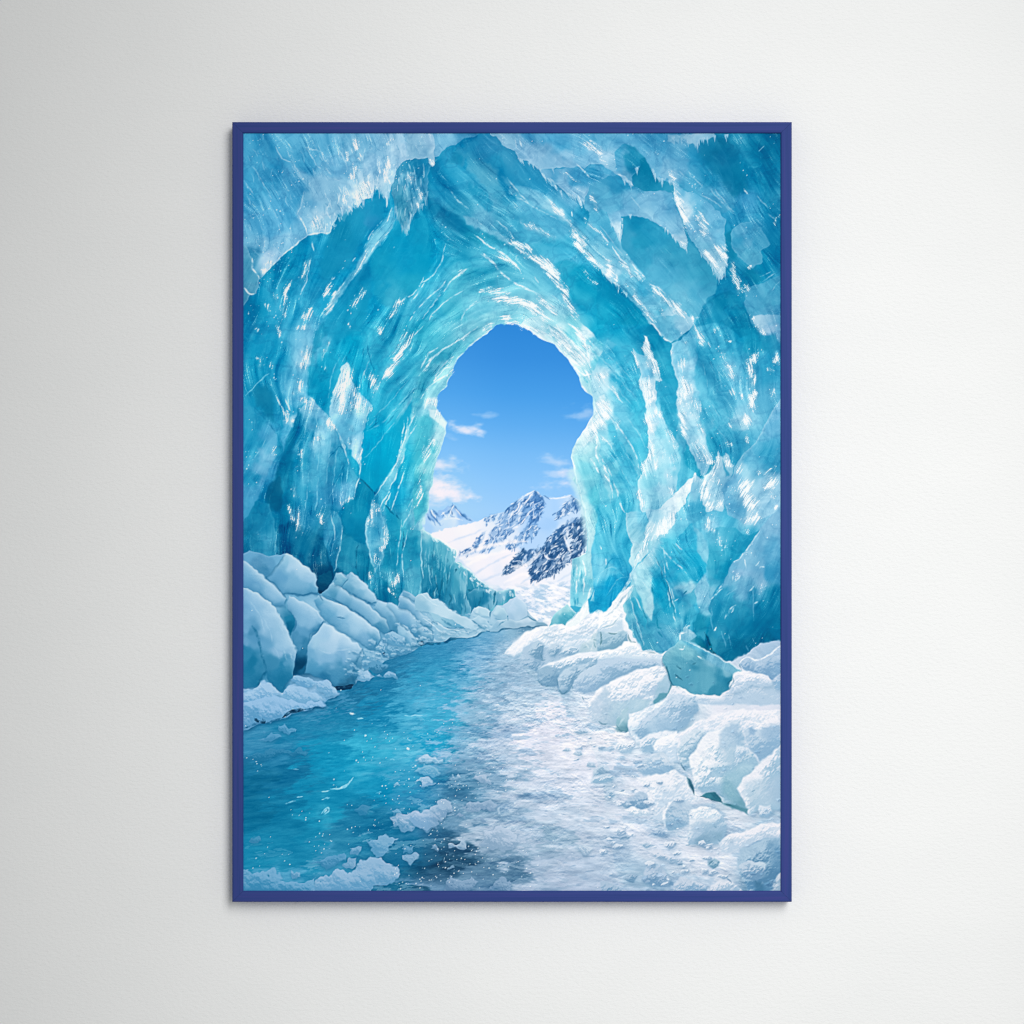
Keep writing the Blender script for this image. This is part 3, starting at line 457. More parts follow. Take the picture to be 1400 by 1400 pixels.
poly('c', "-110,480 -60,380 60,330 130,310 240,398 350,438 470,430 535,450 560,560 620,690 645,790 632,865 612,850 590,830 520,760 480,712 430,680 350,640 250,610 215,630 165,620 165,690 152,802 140,760 125,740 70,660 50,590 0,620 -60,600 -110,560", "300,520,7ab8d8 450,600,74b7d8 150,580,79b9da 580,780,b5d8ea 50,450,5aaed0 140,720,c5e2f0 560,700,7fbddb 200,400,2c96c0 120,380,3a9dc5 100,520,5fb0d2 420,500,72b4d6 330,600,86c0dc 520,520,5fabd0", jit=1, ice=.6, sh=('1588b2', 3, .4, 0, 3))
poly('c', "165,622 250,612 350,642 430,682 480,714 560,792 610,850 640,870 650,800 720,880 800,960 870,1075 855,1180 800,1222 760,1290 740,1340 680,1390 620,1340 560,1280 450,1200 330,1092 320,1040 250,960 180,880 152,805", "250,680,1590ba 400,750,2799c1 600,950,42a6c8 450,1050,52b0d2 700,1200,50aed0 780,1000,3aa3c5 350,900,38a3c8 620,1200,62b6d4 300,800,1f97be 200,780,3a9fc4 540,880,35a0c4", jit=1, soft=1.2, ice=.35)
poly('c', "-60,540 50,592 70,660 125,742 152,805 180,880 250,960 320,1042 332,1092 450,1202 560,1282 640,1350 690,1420 380,1420 280,1290 200,1200 140,1140 60,1090 0,1010 -70,900 -110,760", "60,700,55aecf 50,850,86c9df 150,950,7fc4dc 250,1000,8fcde2 100,1050,b0dced 200,1100,6fbdd8 400,1250,7fc5dd 500,1350,9fd3e6 300,1200,6fbfd9 350,1150,4aacce 450,1300,5fb7d3 600,1340,c5e4f0 100,800,62b5d3", jit=1, soft=1.2, ice=1.3)
poly('c', "0,1010 60,1090 140,1142 200,1202 280,1292 380,1420 -20,1420 -20,1000", "50,1150,0c93bc 150,1250,0a90b9 60,1330,10a0c6 280,1380,0c94bb", jit=1, soft=1.2, ice=.5)
poly('c', "490,300 560,372 640,440 700,440 780,500 880,590 935,640 920,700 922,770 925,860 945,930 925,985 905,1080 880,1075 860,1040 820,980 740,892 680,802 640,702 590,622 550,482 545,392", "590,500,9fcde4 620,600,d8ecf5 750,600,5fb0d2 850,600,78bbda 800,750,8fc8e1 850,900,b5dcec 885,1040,9fd0e6 700,450,55a9ce 680,700,86c2de 880,700,62b0d2 740,840,8fcbe2 900,800,6ab5d5 860,980,d0e8f3", jit=1.4, ice=1, sh=('0f86ae', 3, .5, 2, 2), rim=('c8e4f0', 1.2, .5, .3, 1))
poly('c', "925,760 970,720 1000,790 1010,880 1060,950 1130,1005 1180,1060 1190,1090 1150,1120 1100,1080 1030,1010 960,940 930,880", "950,780,0d82aa 970,880,0f8ab2 1050,980,2c9bc2 1120,1060,0d86ae", al=.9, soft=2, jit=1.2, ice=.3)
poly('c', "970,720 1040,660 1140,662 1190,720 1240,790 1252,830 1190,870 1200,950 1130,1000 1050,940 1000,890 965,820", "1020,720,62b0d2 1100,800,6ab5d4 1100,700,45a3ca 1200,820,4fa9cc 1130,950,55aaca 1040,880,52aacb 990,800,3b9fc5", jit=1, soft=1, ice=.6, rim=('8cc6e0', 1, .5, 0, 0))
poly('c', "770,1270 850,1208 960,1170 1010,1208 1080,1310 1115,1400 1150,1480 1040,1520 960,1440 860,1400 700,1440 740,1340", "850,1250,0d86ae 1000,1300,0f8cb4 900,1350,1a92ba 1060,1380,0d88b0 780,1340,2796bd", jit=1, soft=1.4, ice=.7)
poly('c', "1060,1250 1085,1150 1200,1110 1330,1055 1330,1420 1240,1440 1170,1440 1115,1400", "1150,1200,55abcd 1250,1250,52abcc 1300,1120,45a2c6 1200,1350,62b2d2 1290,1360,4aa3c9 1120,1330,4aa6c8", jit=1, soft=1, ice=.6)
strokes('c', 'eef8fc', 1.6, .85, "90,830 150,930 200,980 230,1050", "230,960 290,1030 330,1070 325,1095 300,1090", "320,1100 260,1020", "0,740 60,810", "245,395 200,350 110,300", "145,800 140,720", "880,1080 885,1030 905,990", "370,1120 430,1150 450,1210", "140,1180 125,1100 130,1040", "440,680 470,710", "590,830 620,860 632,830", "1060,420 1090,460", "545,370 555,460 590,560 625,680", rough=.6)
strokes('c', 'b5daea', 1.2, .6, "820,420 900,520 1000,610", "640,270 700,350 760,400", "850,420 960,560", "1160,470 1240,560", "580,290 650,340", "1240,600 1290,640", "930,540 1000,590", "1180,1060 1260,1030", "1200,1100 1290,1040", "740,460 820,500 900,560", "0,690 80,790 180,920", "100,900 200,1010 300,1090", "330,1130 420,1230", "1270,1170 1320,1100", "230,480 300,560", "1210,100 1170,150")
glint('c', "555,400 590,520 620,620 640,690", 9, 1.15, .2); glint('c', "730,590 760,680 800,780", 12, .95, .4); glint('c', "840,830 900,880 920,960", 12, .95, .4); glint('c', "750,870 830,930 880,1050", 8, .85, .3); glint('c', "920,860 935,920", 5, 1.2)
glint('c', "950,950 990,1030 1020,1130 1050,1210", 9, 1.1, .5); glint('c', "1080,1120 1100,1180", 6, 1); glint('c', "1130,1350 1145,1390", 6, 1); glint('c', "1300,600 1300,700", 5, .9, .3); glint('c', "1100,980 1120,1000", 5, .9)
glint('c', "40,920 80,1000 60,1080", 10, 1.0); glint('c', "120,1040 135,1140", 6, .9); glint('c', "220,1140 280,1230 350,1320 400,1400", 7, .9); glint('c', "380,1120 440,1200 560,1290 640,1390", 9, 1.0); glint('c', "430,1290 480,1390", 5, .7); glint('c', "150,950 250,1050 310,1080", 6, .8); glint('c', "500,280 560,380", 6, .8, .3); glint('c', "600,800 625,850", 6, .9); glint('c',"410,130 450,180",5,.5,.4); glint('c', "665,1350 700,1400", 6, .9); glint('c', "0,200 60,250", 5, .6,.3)
dots('c', "700,380 780,560 680,600", 20, .5); dots('c', "740,600 700,760", 14, .5); dots('c', "800,470 830,560", 10, .5); dots('c', "1180,470 1280,640", 14, .3); dots('c', "1000,1150 1160,1190", 8, .5); dots('c', "1260,1160 1310,1120", 8, .4); dots('c', "1040,230 1060,400", 8, .25)

icicles('c', "120,300 190,345 240,390 232,335 275,292 270,255 300,250", 12, (4, 12), (1.2, 2.6), '9fcbe2', lean=.15)
icicles('c', "370,240 400,310 440,350 480,355 540,372", 13, (4, 12), (1, 2.2), '94c6df', lean=.2)
icicles('c', "505,30 560,50 640,60 690,75 710,100 720,60 850,35 950,25", 14, (4, 13), (1.2, 2.6), '94c3de', lean=.15)
icicles('c', "50,590 70,660 125,735 150,790 165,690 165,625 250,612", 12, (4, 13), (1.2, 2.4), 'a5cfe4', lean=.15)
icicles('c', "480,712 560,790 600,830 632,860 645,790", 10, (3, 8), (1, 2), 'b5d8ea', lean=.15)
icicles('c', "740,892 820,980 880,1065 905,1060 940,960", 12, (4, 13), (1, 2.4), 'b5dcec', lean=.1)
icicles('c', "0,1010 60,1080 140,1140 200,1200", 9, (3, 9), (1, 2), 'b5dfec', lean=.3)
# ---- left wall
poly('d', "90,480 180,470 230,540 250,640 240,740 180,700 130,640 90,560", "0a7ca6", al=.85, soft=5, jit=2, ice=.3)
poly('d', "-10,640 60,620 130,660 200,730 255,830 255,900 230,950 240,1000 200,1100 120,1300 60,1420 -10,1500", "60,720,1b90ba 150,800,3a9dc8 230,870,55abd0 100,950,1f96c0 220,970,6cb5d6 150,1080,62acd0 60,1150,1f90ba 150,1180,5aa9cf 60,1300,4aa2ca 20,1400,3a99c2 40,850,1b92bc", soft=2, jit=1.5, ice=.5)
poly('d', "320,440 400,400 440,460 500,560 430,620 400,690 370,780 320,900 300,960 290,860 300,700 330,600", "380,470,6fbdda 400,560,5ab0d2 350,650,2a9cc4 380,720,b5dced 330,800,4aabd0 310,900,4aa6cc", al=.9, soft=2, jit=1.6, ice=1)
poly('d', "440,130 490,115 530,190 520,270 490,370 440,330 430,220", "480,150,6fbad8 500,220,a5d5e9 470,290,a5d5ea 480,340,6fbcd9", al=.9, soft=2, jit=1.5, ice=1)
poly('d', "540,60 600,0 640,60 560,200 520,330 500,440 485,420 500,300 525,180", "0f93bb", al=.7, soft=2.5, jit=1.5, ice=.5)
poly('d', "500,330 620,260 700,300 690,420 650,560 625,660 560,600 490,540 485,440", "560,400,0d94bb 620,330,1ba0c6 600,550,0f98bf 650,450,149ec4", al=.8, soft=3, jit=1.5, ice=.8)
poly('d', "425,610 440,640 500,565 540,590 620,672 700,832 760,942 800,1062 868,1152 830,1292 760,1330 720,1400 690,1600 560,1700 420,1650 330,1560 260,1560 290,1400 270,1250 285,1030 340,900 390,760", "330,1050,0c80a8 400,800,1490b8 550,700,7fc3de 560,860,8fcbe2 520,1000,4aa9cb 620,1000,5fb3d0 720,950,3da7c8 720,1100,2c9bbf 800,1150,3ba2c4 720,1250,66aed0 450,1250,2894ba 600,1300,449fc4 330,1300,0e80a8 480,850,3aa5c8 420,1000,1a8eb5 560,1150,4faaca 660,900,6fbdd8 520,600,8fc6de 470,700,3ba0c4 370,1400,3a93ba 450,1420,2a88b0 580,1420,2d90b5 640,1500,2486aa 330,1500,0a6790 500,1600,0a6c93", jit=1.2, soft=1.2, ice=1.2)
poly('d', "285,1030 340,900 392,760 425,620 430,700 400,830 370,960 380,1100 380,1300 330,1500 270,1500 285,1300 270,1200", "0b80a8", al=.8, soft=3, jit=1.5, ice=.7)
poly('d', "270,1060 285,1130 290,1250 300,1340 260,1390 200,1400 130,1390 180,1320 240,1200", "240,1280,06648c 270,1150,0a769e 200,1360,0a749e", soft=1.5, jit=1, ice=.3)
poly('d', "730,330 770,295 795,320 800,430 850,500 920,560 960,620 925,720 900,800 880,1000 870,1062 800,950 740,870 690,770 640,690 655,600 690,480", "770,420,c5e6f2 720,560,9fd5e8 850,560,7fcae4 780,720,7fc8e2 860,950,a5d6ea 820,850,6fc0dc 900,650,a5dcea 700,640,a5d8ea 760,800,74c2dd", jit=1.5, soft=1.2, ice=1.3)
poly('d', "880,980 950,920 1050,850 1150,740 1215,640 1270,560 1320,560 1260,640 1230,760 1200,870 1180,950 1140,1010 1080,1130 970,1260 890,1172 868,1150", "960,1000,00a6cf 1050,950,02aad2 1100,850,0aa8cf 950,1150,05a0c8 1250,620,18aacf 1180,800,12a8cd", jit=1, soft=1.5, ice=.25)
poly('d', "870,1162 890,1172 970,1255 985,1290 960,1400 900,1500 850,1600 740,1640 690,1600 740,1420 790,1340 832,1290", "900,1230,0d8db4 850,1350,0a88b0 930,1380,0591b9 800,1450,067fa9 850,1550,0f85ab", jit=1, soft=1, ice=.4)
stroke('d', "870,1162 900,1180 940,1225 980,1262", '0a5a80', 1.6, .8)
poly('d', "985,1270 1060,1160 1130,1050 1170,950 1200,850 1225,760 1240,800 1215,900 1190,1010 1130,1150 1080,1260 1040,1380 960,1390 960,1330", "1000,1300,62bcd6 1100,1150,8fd3e4 1180,950,a5dfea 1050,1330,45b0cf", al=.8, soft=1.5, jit=1.2, ice=1.2)
strokes('d', 'dff3f8', 1.4, .85, "985,1280 1080,1140 1140,1040 1190,900 1215,800 1225,700", "1000,1390 1090,1240 1160,1080 1195,980", "1150,1010 1180,880 1200,720", "1040,1390 1100,1250", "1346,20 1280,80 1240,150 1180,230", "1215,1390 1280,1260 1330,1150", "1260,720 1300,620 1346,560", "1230,790 1260,700 1270,640", "1330,980 1320,1080", "1225,850 1290,760", "620,672 700,800 760,920 790,1050", "720,840 740,900 770,960", "868,1150 875,1060 880,960 900,820", "500,560 540,590", "250,540 300,640 330,720", "320,560 360,660", "1100,1390 1150,1250 1200,1100", "830,1290 850,1200 868,1150")
strokes('d', '8fd0e4', 1.2, .6, "540,620 560,800 540,1000", "600,720 580,900 560,1100", "480,700 460,900 440,1100", "660,780 640,1000 620,1200", "700,900 690,1050 670,1200", "500,1100 480,1250 470,1390", "560,1150 560,1300 540,1390", "740,1060 700,1180 640,1300", "900,1000 1000,900 1150,700 1300,500", "920,800 1040,740 1200,560 1346,420", "860,520 900,380 960,240", "640,560 660,400 720,260", "980,700 1100,580 1250,400", "660,130 600,260", "30,540 130,440 200,380", "100,1000 180,860", "940,760 1010,700", "1280,1330 1346,1200")
strokes('d', '0a7ba6', 1.5, .6, "485,420 490,480 495,540", "245,740 270,850 285,950", "930,160 940,260 975,360", "430,620 400,720", "640,1010 720,920 760,960", "80,620 180,720 250,820", "1340,430 1250,520 1150,640", "1150,650 1060,760", "760,1060 680,1200", "900,180 890,290", "800,200 760,300", "1010,740 930,790")
glint('d', "775,310 770,400 730,520 690,620", 16, 1.25, 0); glint('d', "830,440 835,560 820,660", 11, 1.0); glint('d', "880,540 890,620 860,680", 10, .95); glint('d', "740,520 750,640 740,700", 10, .95); glint('d', "930,380 980,440 985,540", 12, 1.15); glint('d', "1250,80 1180,210 1110,320 1040,450", 9, 1.3); glint('d', "1230,40 1160,180 1090,260", 7, .9); glint('d', "960,620 920,720", 5, .8)
glint('d', "480,180 490,240 460,290 440,350", 11, 1.05); glint('d', "460,10 460,60", 12, .9); glint('d', "280,10 270,120", 5, .8); glint('d', "660,110 610,220 590,290", 5, .75); glint('d', "620,700 660,760 690,820", 10, 1.0); glint('d', "560,830 570,880", 10, .9); glint('d', "385,700 380,730", 5, 1.1); glint('d', "790,10 795,60", 4, .8); glint('d', "1030,20 1010,90", 9, 1); glint('d', "390,500 380,550", 5, .9); glint('d', "80,20 150,90", 5, .4); glint('d', "620,310 620,380", 3, .6)
glint('d', "130,240 150,300 110,350", 8, .6, .6); glint('d', "210,280 230,350", 7, .5, .6); glint('d', "390,420 430,470 410,530", 12, .5, .5); glint('d', "320,640 330,760", 8, .4, .4); glint('d', "230,900 235,1000", 8, .35, .6); glint('d', "390,1210 395,1300", 6, .8); glint('d', "400,900 440,1000 410,1100", 7, .5, .3); glint('d', "810,740 815,820", 7, .6); glint('d', "860,950 870,1060", 7, .7); glint('d', "1325,1060 1310,1220 1270,1330", 5, .6); glint('d', "970,1330 1000,1400", 7, .8); glint('d', "770,870 820,880", 8, .6, .5); glint('d', "720,1350 790,1310 820,1290", 6, .7); glint('d', "430,560 470,620", 9, .6); glint('d', "540,800 600,760", 8,.5)
dots('d', "60,300 120,260", 14, .5); dots('d', "30,700 90,800 30,1050", 14, .35); dots('d', "300,250 420,160", 16, .3); dots('d', "500,1250 530,1250", 6, .5); dots('d', "760,860 830,890", 8, .6); dots('d', "350,380 420,480", 14, .5); dots('d', "240,420 270,390", 7, .8)

Q = lambda s: ' '.join('%.1f,%.1f' % (330+float(w.split(',')[0])*.2643, 500+float(w.split(',')[1])*.2643) for w in s.split())
QC = lambda s: ' '.join('%.1f,%.1f,%s' % (330+float(w.split(',')[0])*.2643, 500+float(w.split(',')[1])*.2643, w.split(',')[2]) for w in s.split())
poly('', Q("140,620 205,560 215,700 190,760 140,720 120,690"), "0a6a92", al=.8, soft=2, jit=1.2, ice=.4)
poly('', Q("0,820 75,700 140,715 165,800 185,900 180,980 130,995 60,980 0,960"), QC("60,780,1a84ac 120,760,1c88b0 60,900,1580a8 140,900,3596bb 165,960,2a8cb2 20,880,0a6c94"), al=.9, soft=1.2, jit=1.2, ice=.6, rim=('6fbad6', 1.2, .5, 1, 0))
poly('', Q("175,920 200,860 260,840 340,900 400,880 450,960 480,1060 470,1100 400,1170 380,1080 300,980 230,970"), QC("220,920,0d6f98 320,940,17799f 420,960,126f96 440,1060,064f76 400,1120,054a70 260,960,0a6690"), al=.85, soft=3, jit=1.5, ice=.8)
poly('', Q("450,750 500,760 522,830 510,940 490,1040 475,1070 440,960 420,870 430,800"), QC("480,800,4fa5c5 500,880,3f9abd 470,950,2a88ae 485,1020,1f7fa5 440,860,3a95ba"), al=.85, soft=1.2, jit=1.2, ice=1.1, rim=('9fd0e2', 1.2, .6, 1, 0))
poly('', Q("520,790 560,700 640,700 650,780 640,880 660,930 600,910 540,860"), QC("580,760,0a86b0 600,850,067fa9 560,820,0d8ab3 640,740,1192b8"), al=.85, soft=1.5, jit=1, ice=.3)
poly('', Q("490,1040 520,860 600,915 660,940 690,1060 660,1130 600,1090 560,1070"), QC("560,950,2590b3 620,1000,1a88ab 540,1020,2d93b5 660,1080,0f7fa3 600,950,3a9cbb"), al=.8, soft=1.5, jit=1, ice=.5)
poly('', Q("680,690 715,730 735,800 752,860 740,950 715,1030 690,1070 665,990 642,900 645,800"), QC("690,760,6fbdd8 720,850,62b5d3 680,850,4fa8c8 700,960,55abc9 690,1030,3a9abc 735,900,8fcde0"), soft=1.2, jit=1.2, ice=1.1, rim=('b5dfea', 1.2, .6, 0, 0))
poly('', Q("740,720 790,760 830,800 860,850 830,950 815,1080 830,1180 790,1200 740,1140 720,1060 745,950 755,850"), QC("780,800,1ba0c2 800,900,1f9fc0 780,1000,1a93b5 790,1100,4aa5c2 760,1150,0f7fa3 830,860,3fb0c9"), al=.85, soft=1.5, jit=1, ice=.7)
poly('', Q("860,820 900,850 930,860 935,960 925,1060 935,1180 880,1190 840,1180 835,1060 840,950"), QC("890,900,1b8eb1 880,1000,2a97b8 900,1100,4aa3c0 860,1150,55a9c4 925,900,62b8cd 870,850,3fa9c4"), al=.85, soft=1.5, jit=1, ice=.7)
for s_, w_, a_, d_ in [("240,720 270,780 300,860", 10, .9, .3), ("270,620 280,700", 5, .8, .2), ("410,750 420,830", 6, .9, .2), ("690,710 670,790 700,830", 9, .9, .4), ("740,830 745,900 720,960", 7, .9, .3), ("660,1060 670,1120", 8, .9, .4), ("800,1080 795,1150", 8, 1, .3), ("880,830 900,850", 8, .7, .2), ("760,1150 800,1195", 4, .8, 0), ("700,950 690,1050", 7, .6, .3), ("930,590 920,700 860,780", 5, .7, .2)]:
    glint('', Q(s_), w_, a_, d_)
strokes('', 'bfe4ee', 1.2, .75, Q("650,780 645,880 670,990 695,1065"), Q("735,780 755,860 740,950"), Q("520,830 505,950 480,1060"), Q("830,800 815,920 800,1060"), Q("935,860 930,980 940,1100"), Q("900,640 870,760 830,840"), Q("860,850 835,960 835,1080"), Q("460,760 480,860 470,960"))
strokes('', '07678d', 1.8, .7, Q("735,715 760,740 790,770"), Q("800,770 820,800"), Q("180,975 230,960 300,985 370,1060"), Q("590,1000 600,1090"), Q("600,930 590,1000"), Q("840,860 830,960"), Q("760,1140 790,1200"))
# ---- left of the opening: the arch's inner faces
poly('e', "-10,420 60,280 160,170 260,110 400,40 520,0 560,20 500,68 430,118 370,178 310,228 262,282 236,338 228,392 200,432 190,472 150,512 120,552 60,560 0,640 -60,700 -60,520", "50,400,4cbad0 150,250,3eb2ca 300,140,74c9da 420,70,9cdbe5 200,350,a5dfe8 150,450,9cdbe6 60,520,8fd5e2 0,500,45b5cb 250,200,62c2d5 100,300,45b5cc", al=.8, soft=2, jit=1.2, ice=1.2)
strokes('e', 'e8f7f9', 1.6, .9, "560,20 500,66 430,116 370,176 310,226 262,280 236,336", "-10,400 80,280 200,180 330,100 420,40", "20,380 60,300 130,230 250,150 350,100", "100,450 110,400 150,360 230,320", "228,392 200,430 190,470 150,510", "5,560 60,480 140,420 220,380", "20,650 60,600 110,560", "100,400 180,300 240,260", "0,340 60,240 130,190", "40,700 20,790", taper=1)
strokes('e', '2fa5bf', 2, .6, "0,420 60,340 130,260", "120,380 180,320 230,300", "50,500 100,420", "200,250 260,190", "-20,560 10,500", "0,980 60,900", "30,1120 50,1040", "160,110 220,60")
poly('e', "0,700 60,680 100,650 118,640 150,682 188,742 180,822 160,902 120,1002 100,1082 85,1192 60,1252 66,1302 50,1400 -40,1500 -60,1300 -40,1000 -20,800", "30,780,4cbcd0 60,900,45b8cc 110,750,9cdce6 140,850,bfe8ee 20,1000,3fb4ca 60,1050,8fd4de 100,950,a5dfe6 40,1150,50b8ca 70,1180,8fd0da 20,1300,55bccd 0,1200,35a9c2", jit=.8, soft=1.2, ice=1, rim=('e5f6f8', 2.2, .85, 1, 0))
poly('e', "60,640 118,640 150,682 188,742 182,790 150,760 110,730 70,690", "eaf7f9", al=.8, soft=2, jit=1, ice=.3)
poly('e', "-40,760 20,700 60,690 100,740 105,800 80,860 30,930 -30,1050 -70,1100", "3fb4cc", al=.7, soft=4, jit=1.5, ice=.5)
glint('e', "100,830 60,920 10,1050", 8, .85, .4); glint('e', "90,560 50,620", 10, 1.1); glint('e', "120,550 100,630", 6, 1.1); glint('e', "115,640 140,700", 7, 1.2); glint('e', "30,1080 30,1120", 5, .7); glint('e', "340,90 300,130", 6, .8); glint('e', "230,330 215,400", 6, 1); glint('e', "100,420 105,450", 5, .8); glint('e', "0,1160 0,1220", 4, .8); glint('e', "80,270 20,370", 4, .7); glint('e', "540,10 450,60", 5, .8)
# ---- right of the opening
poly('e', "560,-60 640,-170 760,-220 900,-210 1050,-130 1150,-40 1150,10 1000,-10 900,-15 780,-12 680,-12 600,-15", "700,-60,8fd4e2 850,-80,a5dde8 1000,-60,a9dee9 1100,-20,9fdae6 620,-60,7fcbdc 800,-180,7fcbdd", soft=5, jit=1.5, al=.75, ice=1.2)
poly('e', "730,18 760,-20 900,-40 1100,-60 1250,60 1346,200 1450,400 1500,560 1420,640 1346,700 1300,645 1293,590 1270,555 1225,520 1190,470 1170,410 1130,345 1090,280 1020,205 990,165 930,140 860,105 800,60", "850,20,c5e8f0 950,50,dff3f6 1030,130,d8f0f4 1100,60,7ccfdd 1080,200,cdecf1 1180,150,8fd5e2 1220,80,dff4f8 1150,280,dff3f6 1250,250,d0eef4 1200,400,a9dfe9 1250,480,b5e4ec 1330,330,6fc8dc 1380,480,8fd3e4 1340,600,c5eaf1 1290,150,62c3da 900,90,e5f4f7 1000,0,9fdbe6", soft=1, jit=.8, ice=1.2, rim=('f4fbfc', 2.5, .7, -1, .6))
strokes('e', 'fbfefe', 2.2, .95, "760,20 860,60 940,100 1000,130", "940,20 960,70 1000,140 1060,190", "1000,20 1040,90 1120,160 1200,240 1250,300", "1140,40 1200,120 1230,220 1250,340", "1130,330 1190,380 1260,390", "1100,270 1180,330", "1260,360 1346,450", "1080,10 1150,60 1200,130", "1270,690 1240,740 1180,840", "1190,470 1230,520", "1210,350 1250,420", taper=1, rough=.4)
strokes('e', '52bbd0', 2.2, .6, "1050,60 1120,130 1190,220", "960,100 1010,150", "1270,260 1346,330", "1270,130 1346,180", "1260,200 1340,290", "1290,420 1330,500", "1200,400 1240,450", rough=.3)
poly('e', "1300,645 1346,620 1420,640 1500,700 1480,900 1440,1000 1420,1200 1500,1400 1560,1600 1500,2000 1450,2100 1380,2080 1250,2050 1300,1900 1200,1750 1230,1690 1238,1600 1230,1500 1208,1380 1175,1290 1155,1200 1118,1160 1137,1130 1127,1060 1110,1000 1122,930 1152,870 1182,840 1237,745 1272,690", "1330,700,f0f8fa 1250,800,f4f9fa 1200,900,d5eef2 1160,950,b5e2e8 1150,1010,8fd2dc 1200,1000,9fdbe5 1300,900,c5e8ee 1350,1000,8fd3e0 1300,1100,6fcadb 1200,1100,6ac6d8 1200,1200,7fcfdd 1300,1300,5cc3d6 1250,1400,9fdbe6 1240,1550,a9dfe8 1290,1500,7fcedd 1350,1400,45b8d2 1400,1550,52bdd5 1300,1700,8fd4e0 1250,1750,9cd8e2 1350,1800,3fb5d2 1300,1950,52bcd6 1400,1950,1fa5d0 1260,1650,a5dce5", soft=1, jit=.8, ice=.8, rim=('f4fbfb', 2.5, .85, -1, 0))
poly('e', "1250,880 1280,870 1300,920 1346,1000 1346,1080 1300,1000 1260,940 1200,980 1160,1000 1130,990 1180,930", "1300,930,8fd2de 1200,950,a5dde6", al=.5, soft=3, jit=2, ice=1)
strokes('e', 'f8fdfd', 2.2, .9, "1112,1000 1130,1060 1140,1130 1160,1200 1180,1290 1210,1380 1225,1470", "1300,900 1290,960 1330,1060 1346,1150", "1330,750 1300,850 1290,900", "1345,740 1280,830 1230,880", "1310,720 1260,780 1200,840", "1250,1000 1280,1050 1320,1120", rough=.4)
stroke('e', "1125,1120 1150,1180 1185,1290 1225,1440 1245,1600 1260,1760", 'c5e9ef', 15, .75, taper=0, rough=.15, soft=4)
glint('e', "1340,680 1290,760 1230,850", 14, 1.05); glint('e', "1250,850 1290,900", 10, .8); glint('e', "900,30 1000,80 1080,190 1180,280 1240,380", 12, 1.0); glint('e', "1140,30 1200,120 1240,240", 9, .9); glint('e', "1280,370 1346,440", 7, .8); glint('e', "620,5 720,15 800,50 900,100", 6, .8)
poly('h', "1120,345 1170,325 1200,310 1240,290 1290,320 1320,430 1260,600 1230,650 1190,700 1140,690 1105,690 1100,600 1108,450", "1150,370,8fd0de 1150,500,86d0e0 1120,600,6fc6db 1200,400,a9dfe8 1180,600,9fdbe8 1240,350,b5e3ea 1250,500,6fc9dd", jit=.8, soft=.9, ice=.6, rim=('dff3f5', 1.4, .7, -1, 0))
strokes('h', 'eefafa', 1.8, .9, "1150,390 1145,500 1150,600", "1170,420 1160,520", "1200,500 1200,620", "1215,300 1160,330", "1190,360 1210,440 1200,560", "1250,560 1230,640"); strokes('h', '2f9fbf', 1.6, .7, "1185,430 1182,560", "1130,580 1135,690", "1165,600 1160,680", "1128,400 1122,520", "1145,640 1140,690")
# ---- right wall
poly('f', "-60,380 0,260 60,130 150,180 250,270 300,420 330,560 345,650 335,690 355,800 360,920 330,1050 310,1100 290,1200 285,1290 310,1400 380,1500 360,1650 380,1900 240,2130 120,2100 30,2130 -40,2050 -60,1700 0,1300 0,900 -50,640", "60,160,5fbcd8 100,250,35aed0 200,450,25a8cc 280,600,0fa3c8 150,650,55bcd8 100,800,45b6d4 200,850,38b0d0 300,900,18a5c8 120,1000,28a9ca 50,950,7fcde0 200,1150,3bb0d0 60,1250,6fc8dc 150,1350,45b5d2 30,640,d0eff5 40,430,c8e8f2 200,1000,2aa8ca 280,1300,6fc8de 300,1150,25a8ca 240,260,3aadce 50,1100,6fcadd 130,1500,5cc0da 50,1650,62c3dc 130,1750,35aed2 60,1800,7fcce2 80,1950,20a6d0 30,2050,1c9fc8 220,1700,3fb2d2 230,1900,2ba8ce 40,800,9fdbe8", jit=1, soft=1.2, ice=1.1)
poly('f', "0,540 30,530 60,620 75,700 30,720 50,800 90,900 70,920 20,850 -20,840 -60,700", "20,600,e0f4f8 40,680,e8f7fa 20,780,c5e8f0 60,870,8fd3e4", al=.9, soft=2, jit=2, ice=1)
poly('f', "75,700 140,760 200,850 260,950 280,1020 300,1090 285,1180 260,1060 200,940 120,820", "120,760,a5dcea 200,880,62c2da 270,1000,7fcee0", al=.7, soft=2, jit=1.5, ice=1)
poly('f', "0,980 30,1060 60,1130 90,1230 80,1330 50,1240 0,1120", "9fdae6", al=.7, soft=2, jit=1.5, ice=1)
strokes('f', 'e8f7fa', 1.5, .85, "75,700 140,770 200,860 260,960 285,1060", "100,1160 130,1250 150,1350 180,1400", "0,980 50,1060 90,1140", "0,820 60,890 90,940", "0,370 40,450 100,510 170,590", "60,1140 90,1230 100,1310", "270,1000 300,1090", "40,1740 45,1790", "0,1650 15,1680")
strokes('f', '1b98bd', 1.4, .5, "60,160 140,260 240,370", "30,300 120,380 220,500", "100,420 200,540 290,680", "100,860 190,1000 270,1120", "120,960 200,1080 260,1200", "60,1000 150,1130 230,1260", "150,720 220,800 290,920", "180,640 260,740 320,860", "30,1830 90,1740 190,1760", "10,1960 80,1880 190,1850", "40,2040 120,1960", rough=.6)
strokes('f', '9fdcea', 1.2, .5, "0,260 80,330 190,420", "60,240 160,340 250,440", "120,480 230,600", "150,900 230,1020 290,1140", "90,980 160,1090 240,1220", "40,330 150,430 270,560", "190,700 270,800 340,930", "0,1850 90,1800 180,1870", "60,2010 130,1900 210,1880", rough=.6)
